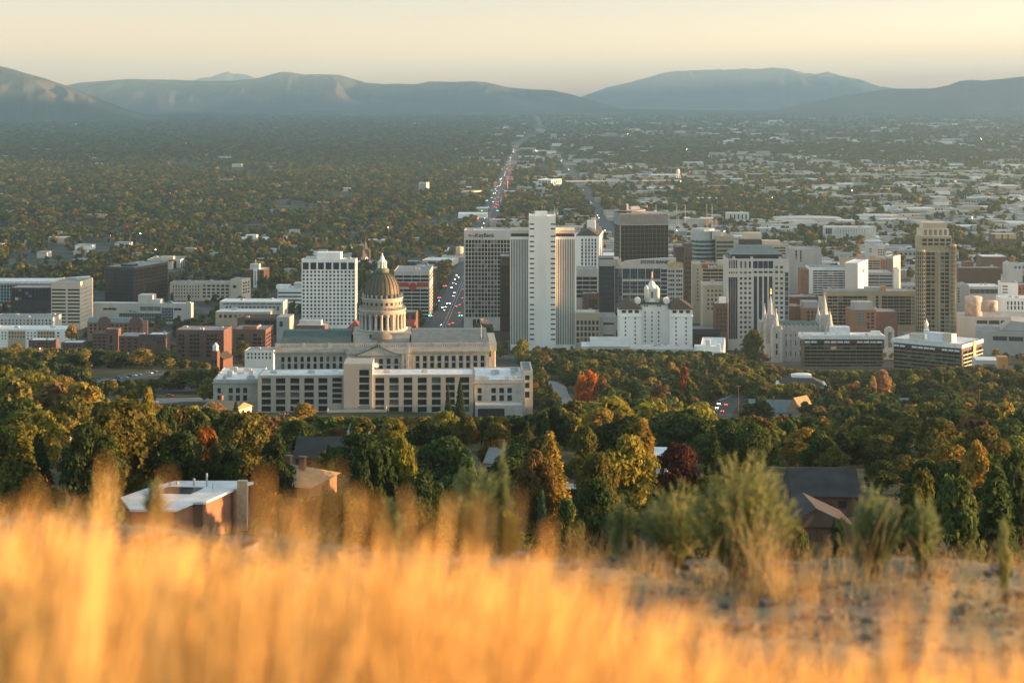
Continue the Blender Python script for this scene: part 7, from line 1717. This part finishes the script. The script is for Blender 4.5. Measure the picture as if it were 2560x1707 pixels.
def leafy(x, y, U):
    wd = west_density(x, y); town = (y < 2150) * .36; p = np.clip(1.08 - wd * .82 - town, .10, 1)
    st = (np.abs((x - .0152 * y + 98) % 212 - 106) > 96 - 0 * x) | (np.abs(y % 212 - 106) > 98)      # the street grid stays open
    gap = fbm(x / 130.0, y / 230.0, 41)
    return np.where(st & (y < 6900), p * .12, p) * np.maximum(np.clip((gap - .28) * 6, .05, 1), grove(x, y))
x, y = scatter(26000, 1480, 3300, 1.2, 5, leafy, 2.5); x, y = bucket_thin(x, y, 11); q = np.random.default_rng(6); h = q.uniform(7, 15, len(x)) * np.where(y < 2150, .8, 1); plant(x, y, h, h * q.uniform(.9, 1.35, len(x)), PB, 7, colours(len(x), 8, (40, 28, 16, 6, 5, 5, .8))); nB = len(x)
x, y = scatter(42000, 3300, 6800, .9, 9, leafy, 3); x, y = bucket_thin(x, y, 15); q = np.random.default_rng(10); h = q.uniform(8, 16, len(x)); plant(x, y, h, h * q.uniform(1.0, 1.6, len(x)), PC, 11, colours(len(x), 12, (40, 32, 20, 3.5, 3, 3, .2))); nC = len(x)
x, y = scatter(46000, 6800, 20000, .5, 13, leafy, 0, -200, 2760); q = np.random.default_rng(14); h = q.uniform(9, 17, len(x)); plant(x, y, h, h * q.uniform(1.6, 3.4, len(x)), PD, 15, colours(len(x), 16, (30, 48, 24, 0, 0, 1, 0))); nD = len(x)
Q = np.concatenate(QS); T = np.concatenate(TS); print("TREES", len(TREES), n, nA, nB, nC, nD, len(Q))
tag(link("tree_cover", np_mesh("tree_cover", Q, LEAFT, T)), kind="stuff"); del Q, T, QS, TS
# ================================================================== foreground: golden grass, stony shelf, green bushes
def straw_mat(name, base, tip, trans):
    m = bpy.data.materials.new(name); m.use_nodes = True; t = m.node_tree; t.nodes.clear()
    o = t.nodes.new("ShaderNodeOutputMaterial"); d = t.nodes.new("ShaderNodeBsdfDiffuse"); tr = t.nodes.new("ShaderNodeBsdfTranslucent"); mx = t.nodes.new("ShaderNodeMixShader"); mx.inputs[0].default_value = trans
    g_ = t.nodes.new("ShaderNodeNewGeometry"); r = t.nodes.new("ShaderNodeValToRGB"); r.color_ramp.elements[0].color = (*base, 1); r.color_ramp.elements[1].color = (*tip, 1)
    t.links.new(g_.outputs['Random Per Island'], r.inputs[0]); t.links.new(r.outputs[0], d.inputs[0]); t.links.new(r.outputs[0], tr.inputs[0]); t.links.new(d.outputs[0], mx.inputs[1]); t.links.new(tr.outputs[0], mx.inputs[2]); t.links.new(mx.outputs[0], o.inputs[0]); return m
def blades(x, y, z0, h, wd, lean, seed, seg=4, head=True):
    """curved tapering blades as strips of quads, in one go"""
    q = np.random.default_rng(seed); n = len(x); a = q.uniform(0, 6.283, n); la = q.normal(.6, 1.4, n); L = lean * q.uniform(.2, 1.3, n)
    out = []; ca, sa = np.cos(a), np.sin(a)
    def pt(t): return np.stack([x + np.cos(la) * L * h * t * t, y + np.sin(la) * L * h * t * t, z0 + h * (t - .12 * L * t * t)], 1)
    for k in range(seg):
        t0, t1 = k / seg, (k + 1) / seg
        def wid(t): return wd * ((1 - t) * .9 + .25 + (1.5 * np.clip((t - .72) / .2, 0, 1) * np.clip((1.02 - t) / .1, 0, 1) if head else 0))
        p0, p1 = pt(t0), pt(t1); W = np.stack([ca, sa, 0 * ca], 1); w0, w1 = wid(t0), wid(t1)
        w0 = w0 if np.ndim(w0) else w0; out.append(np.stack([p0 - W * np.reshape(w0, (-1, 1)), p0 + W * np.reshape(w0, (-1, 1)), p1 + W * np.reshape(w1, (-1, 1)), p1 - W * np.reshape(w1, (-1, 1))], 1))
    return np.concatenate([o[:, None] for o in out], 1).reshape(-1, 4, 3)
GOLD = straw_mat("straw_gold", (.45, .265, .085), (.82, .55, .205), .45)
g = np.random.default_rng(21)
n = 4300
y = g.uniform(1.7, 3.8, n); U = g.uniform(-200, 2700, n); x = (U - UC) / F * y
tipU = np.array([-260, 0, 120, 230, 300, 480, 640, 780, 900, 1060, 1180, 1290, 1420, 1520, 1640, 1760, 1900, 2060, 2160, 2300, 2440, 2540, 2820]); tipV = np.array([1300, 1305, 1330, 1350, 1375, 1372, 1380, 1388, 1388, 1400, 1410, 1435, 1505, 1550, 1590, 1625, 1650, 1670, 1615, 1670, 1680, 1620, 1620])
wob = (fbm(U / 34.0, y * 1.1, 5) - .5) * 190
Vt = np.interp(U, tipU, tipV) + wob + g.exponential(80, n)
z0 = gzm(x, y) - .03; zt = -(Vt - VH) / F * y; h = zt - z0; ok = (h > .12) & ((U < 1500) | (g.random(n) < .6))
x, y, z0, h = x[ok], y[ok], z0[ok], np.minimum(h[ok], 1.05)
Q1 = blades(x, y, z0, h, .0034, .22, 22)
# tall single wisps and thick bunches that rise above the rest
wi = [(105, 1150, 1.5, 24), (205, 1190, 1.6, 15), (545, 1130, 1.45, 16), (852, 1215, 1.75, 30), (1015, 1240, 1.9, 30), (1175, 1215, 1.7, 34), (1420, 1360, 2.0, 16), (1935, 1345, 1.9, 22), (2190, 1400, 1.9, 30), (2300, 1465, 1.9, 18), (2535, 1345, 1.7, 30), (60, 1190, 1.6, 18), (1300, 1290, 1.9, 30), (1530, 1390, 2, 12)]
WX, WY, WH, WZ = [], [], [], []
for (U_, V_, y_, k) in wi:
    for _ in range(max(4, k // 3)):
        yy = y_ + g.normal(0, .03); xx = (U_ + g.normal(0, 16) - UC) / F * yy; zz = float(gzm(xx, yy)) - .03; WX.append(xx); WY.append(yy); WZ.append(zz); WH.append(min(1.15, -(V_ + abs(g.normal(0, 95)) - VH) / F * yy - zz))
Q2 = blades(np.array(WX), np.array(WY), np.array(WZ), np.maximum(.2, np.array(WH)), .0036, .10, 23)
tag(link("grass", np_mesh("grass", np.concatenate([Q1, Q2]), GOLD)), kind="stuff")
# dry straw standing and lying on the shelf
DRY = straw_mat("straw_dry", (.20, .155, .075), (.42, .33, .175), .3)
n = 15000; y = g.uniform(4.6, 11.6, n); U = g.uniform(-200, 2760, n); x = (U - UC) / F * y
keep = fbm(x * 1.1, y * 1.1, 31) > .47; x, y, U = x[keep], y[keep], U[keep]
h = g.uniform(.03, .10, len(x)) * (1 + 1.0 * (fbm(x * .7, y * .7, 8) > .55)); Q3 = blades(x, y, gzm(x, y) - .02, h, .0022, 1.1, 24, 3, False)
tx, ty, th = [], [], []
for k in range(60):
    U_ = g.uniform(1250, 2560) if k % 4 else g.uniform(0, 1250); y_ = g.uniform(9.2, 11.7)
    for _ in range(g.integers(5, 26)):
        tx.append((U_ - UC) / F * y_ + g.normal(0, .06)); ty.append(y_ + g.normal(0, .06)); th.append(g.uniform(.05, .17))
for (U_, y_, k, hh) in ((1890, 9.4, 110, .5), (1925, 9.2, 50, .4), (1770, 9.6, 36, .3), (1620, 10, 40, .22), (2180, 9.8, 12, .5), (2330, 10.2, 14, .3), (1500, 10.4, 30, .22), (1440, 10.2, 30, .22), (2080, 10.3, 16, .3)):
    for _ in range(k): tx.append((U_ - UC) / F * y_ + g.normal(0, .055)); ty.append(y_ + g.normal(0, .07)); th.append(hh * g.uniform(.5, 1.1))
tx, ty, th = np.array(tx), np.array(ty), np.array(th); Q4 = blades(tx, ty, gzm(tx, ty) - .02, th, .0024, .38, 25, 4, True)
tag(link("grass", np_mesh("grass", np.concatenate([Q3, Q4]), DRY)), kind="stuff")
# gravel of the shelf
STONE = mat("stone_grey", (.125, .12, .11), .98, 6.0, .4)
n = 2600; y = g.uniform(4.8, 11.8, n); U = g.uniform(-150, 2710, n); x = (U - UC) / F * y; s = .006 + g.exponential(.009, n); z = gzm(x, y); b = []
for k in range(6):
    ax_ = [(1, 0, 0), (-1, 0, 0), (0, 1, 0), (0, -1, 0), (0, 0, 1), (0, 0, -1)][k]; nrm = np.array(ax_, float); u_ = np.array([nrm[1] + nrm[2], nrm[0], 0.0]) if k < 4 else np.array([1.0, 0, 0]); u_ = np.cross(nrm, [0, 0, 1.0]) if k < 4 else u_; v_ = np.cross(nrm, u_)
    c = np.stack([nrm + (-u_ - v_) * .8, nrm + (u_ - v_) * .7, nrm + (u_ + v_) * .8, nrm + (-u_ + v_) * .65]); b.append(c)
b = np.array(b); rot = g.uniform(0, 6.28, n); cr, sr = np.cos(rot)[:, None, None], np.sin(rot)[:, None, None]
B = b[None] * (g.uniform(.6, 1.3, (n, 1, 1, 3)) * s[:, None, None, None]); X = B[..., 0] * cr - B[..., 1] * sr + x[:, None, None]; Y = B[..., 0] * sr + B[..., 1] * cr + y[:, None, None]; Z = B[..., 2] * .7 + z[:, None, None]
tag(link("gravel", np_mesh("gravel", np.stack([X, Y, Z], -1).reshape(-1, 4, 3), STONE)), kind="stuff")
# green brush bushes on the lip of the shelf
SAGE = {"green": straw_mat("brush_green", (.15, .18, .075), (.28, .31, .13), .4), "blue": straw_mat("brush_bluegreen", (.11, .16, .075), (.22, .27, .13), .4), "yellow": straw_mat("brush_yellow", (.20, .16, .03), (.40, .30, .05), .35)}
STEMM = mat("brush_stem", (.16, .13, .06), .9, 3, .2)
def bush(U, Vt, d, wpx, kind, nst, label, seed, spread=1.0):
    q = np.random.default_rng(seed); x0 = (U - UC) / F * d; z0 = float(gzm(x0, d)) - .02; H = pzz(Vt, d) - z0; Wd = wpx * d / F / 2
    r = empty("brush_bush", (x0, d, z0)); tag(r, label, "bush", "green bushes on the lip of the shelf")
    sb = MB(); P, N = [], []
    for k in range(nst):
        a = q.uniform(0, 6.283); e = np.sqrt(q.uniform(0, 1)); tipx, tipy = Wd * e * np.cos(a), Wd * e * np.sin(a); hh = H * (1 - .42 * e * e * spread) * q.uniform(.72, 1.02)
        c = lambda t: np.array([tipx * t ** 1.35, tipy * t ** 1.35, hh * t])
        bx = q.normal(0, .02, 2)
        for s_ in range(3): 
            p0, p1 = c(s_ / 3), c((s_ + 1) / 3); sb.tube((p0[0] + bx[0] * (1 - s_ / 3), p0[1] + bx[1] * (1 - s_ / 3), p0[2]), (p1[0] + bx[0] * (1 - (s_ + 1) / 3), p1[1] + bx[1] * (1 - (s_ + 1) / 3), p1[2]), .0032 * (1 - .25 * s_), .0026 * (1 - .25 * s_), 4)
        m = 38; t = q.uniform(.30, 1.0, m) ** .8
        for tt in t: P.append(c(tt) + q.normal(0, .006, 3)); N.append(c(min(1, tt + .05)) - c(tt - .05))
    P, N = np.array(P), np.array(N); N /= np.linalg.norm(N, axis=1, keepdims=True); n_ = len(P); D = N + q.normal(0, .42, (n_, 3)); D /= np.linalg.norm(D, axis=1, keepdims=True)
    S = np.cross(D, q.normal(0, 1, (n_, 3))); S /= np.linalg.norm(S, axis=1, keepdims=True); L = q.uniform(.025, .06, (n_, 1)); w_ = .0033
    lq = np.stack([P - S * w_, P + S * w_, P + D * L + S * w_ * .4, P + D * L - S * w_ * .4], 1)
    link("leaves", np_mesh("leaves", lq, SAGE[kind]), r); sb.build("stems", STEMM, r)
bush(1858, 1112, 10.4, 285, "green", 210, "biggest feathery green bush on the lip of the shelf", 1, 1.1); bush(1690, 1200, 10.9, 210, "green", 80, "lower green bush hugging the left side of the biggest one", 2); bush(1190, 1160, 11.0, 190, "blue", 100, "blue-green bush rising above the golden grass in the centre", 3); bush(2180, 1210, 10.6, 170, "blue", 90, "blue-green bush right of the dark roof", 4)
bush(2305, 1215, 10.5, 90, "blue", 46, "slim blue-green bush in front of the bushy tree", 5); bush(1258, 1085, 11.0, 40, "blue", 16, "single tall wispy stem above the blue-green centre bush", 6); bush(2508, 1305, 9.5, 36, "green", 12, "tiny green sprig at the right edge", 7); bush(975, 1245, 11.2, 70, "blue", 30, "small green sprig between golden blades left of centre", 8); bush(1275, 1270, 10.8, 60, "yellow", 24, "small yellow-flowered bush beside the centre bush", 9); bush(390, 1190, 11.2, 60, "blue", 24, "green sprig in front of the white flat roof", 10); bush(1560, 1235, 11.0, 90, "green", 40, "thin green bush left of the lower green bush", 11)
bush(260, 1165, 13.5, 150, "blue", 90, "dark green bush behind the golden grass at left", 12)

# ================================================================== labels for the many look-alikes: colour, size, and what each stands by
def px_of(o):
    p = o.matrix_basis.translation; return UC + F * p.x / p.y, VH - F * p.z / p.y
def relate(U, V, base):
    best = min(LANDMARKS, key=lambda L: ((L[1] - U) / 1.0) ** 2 + ((L[2] - V) * 1.2) ** 2); dx, dy = U - best[1], V - best[2]
    if abs(dx) > abs(dy) * 1.1: rel = "left of" if dx < 0 else "right of"
    else: rel = "below" if dy > 0 else "above"
    return "%s %s %s" % (base, rel, best[0])
ORD = ["first", "second", "third", "fourth", "fifth", "sixth", "seventh", "eighth", "ninth", "tenth", "eleventh", "twelfth", "thirteenth", "fourteenth", "fifteenth", "sixteenth", "seventeenth", "eighteenth", "nineteenth", "twentieth"]
def label_all(objs):
    by = {}
    for o in objs:
        U, V = px_of(o); by.setdefault(relate(U, V, o['_lab']), []).append((U, V, o))
    for k, L in by.items():
        if len(L) == 1: L[0][2]['label'] = k
        else:
            L.sort(key=lambda q: q[0])
            for i, (U, V, o) in enumerate(L): o['label'] = "%s, %s from the left" % (k, ORD[i] if i < 20 else "one far")
        for _, _, o in L: del o['_lab']
label_all([t[0] for t in TREES if '_lab' in t[0]]); label_all(LOWO)
# ------------------------------------------------------------------ haze: one closed box of even air
def haze(density=3.9e-5, col=(0.53, 0.83, 1.0), g=0.5):
    m = bpy.data.materials.new("haze_air"); m.use_nodes = True; t = m.node_tree; t.nodes.clear()
    o = t.nodes.new("ShaderNodeOutputMaterial"); v = t.nodes.new("ShaderNodeVolumePrincipled")
    v.inputs['Color'].default_value = (*col, 1); v.inputs['Density'].default_value = density; v.inputs['Anisotropy'].default_value = g
    t.links.new(v.outputs[0], o.inputs['Volume'])
    b = MB(); b.box(-31000, 31000, -120, 37500, -258, 600)
    tag(b.build("haze", m), kind="stuff")
haze()
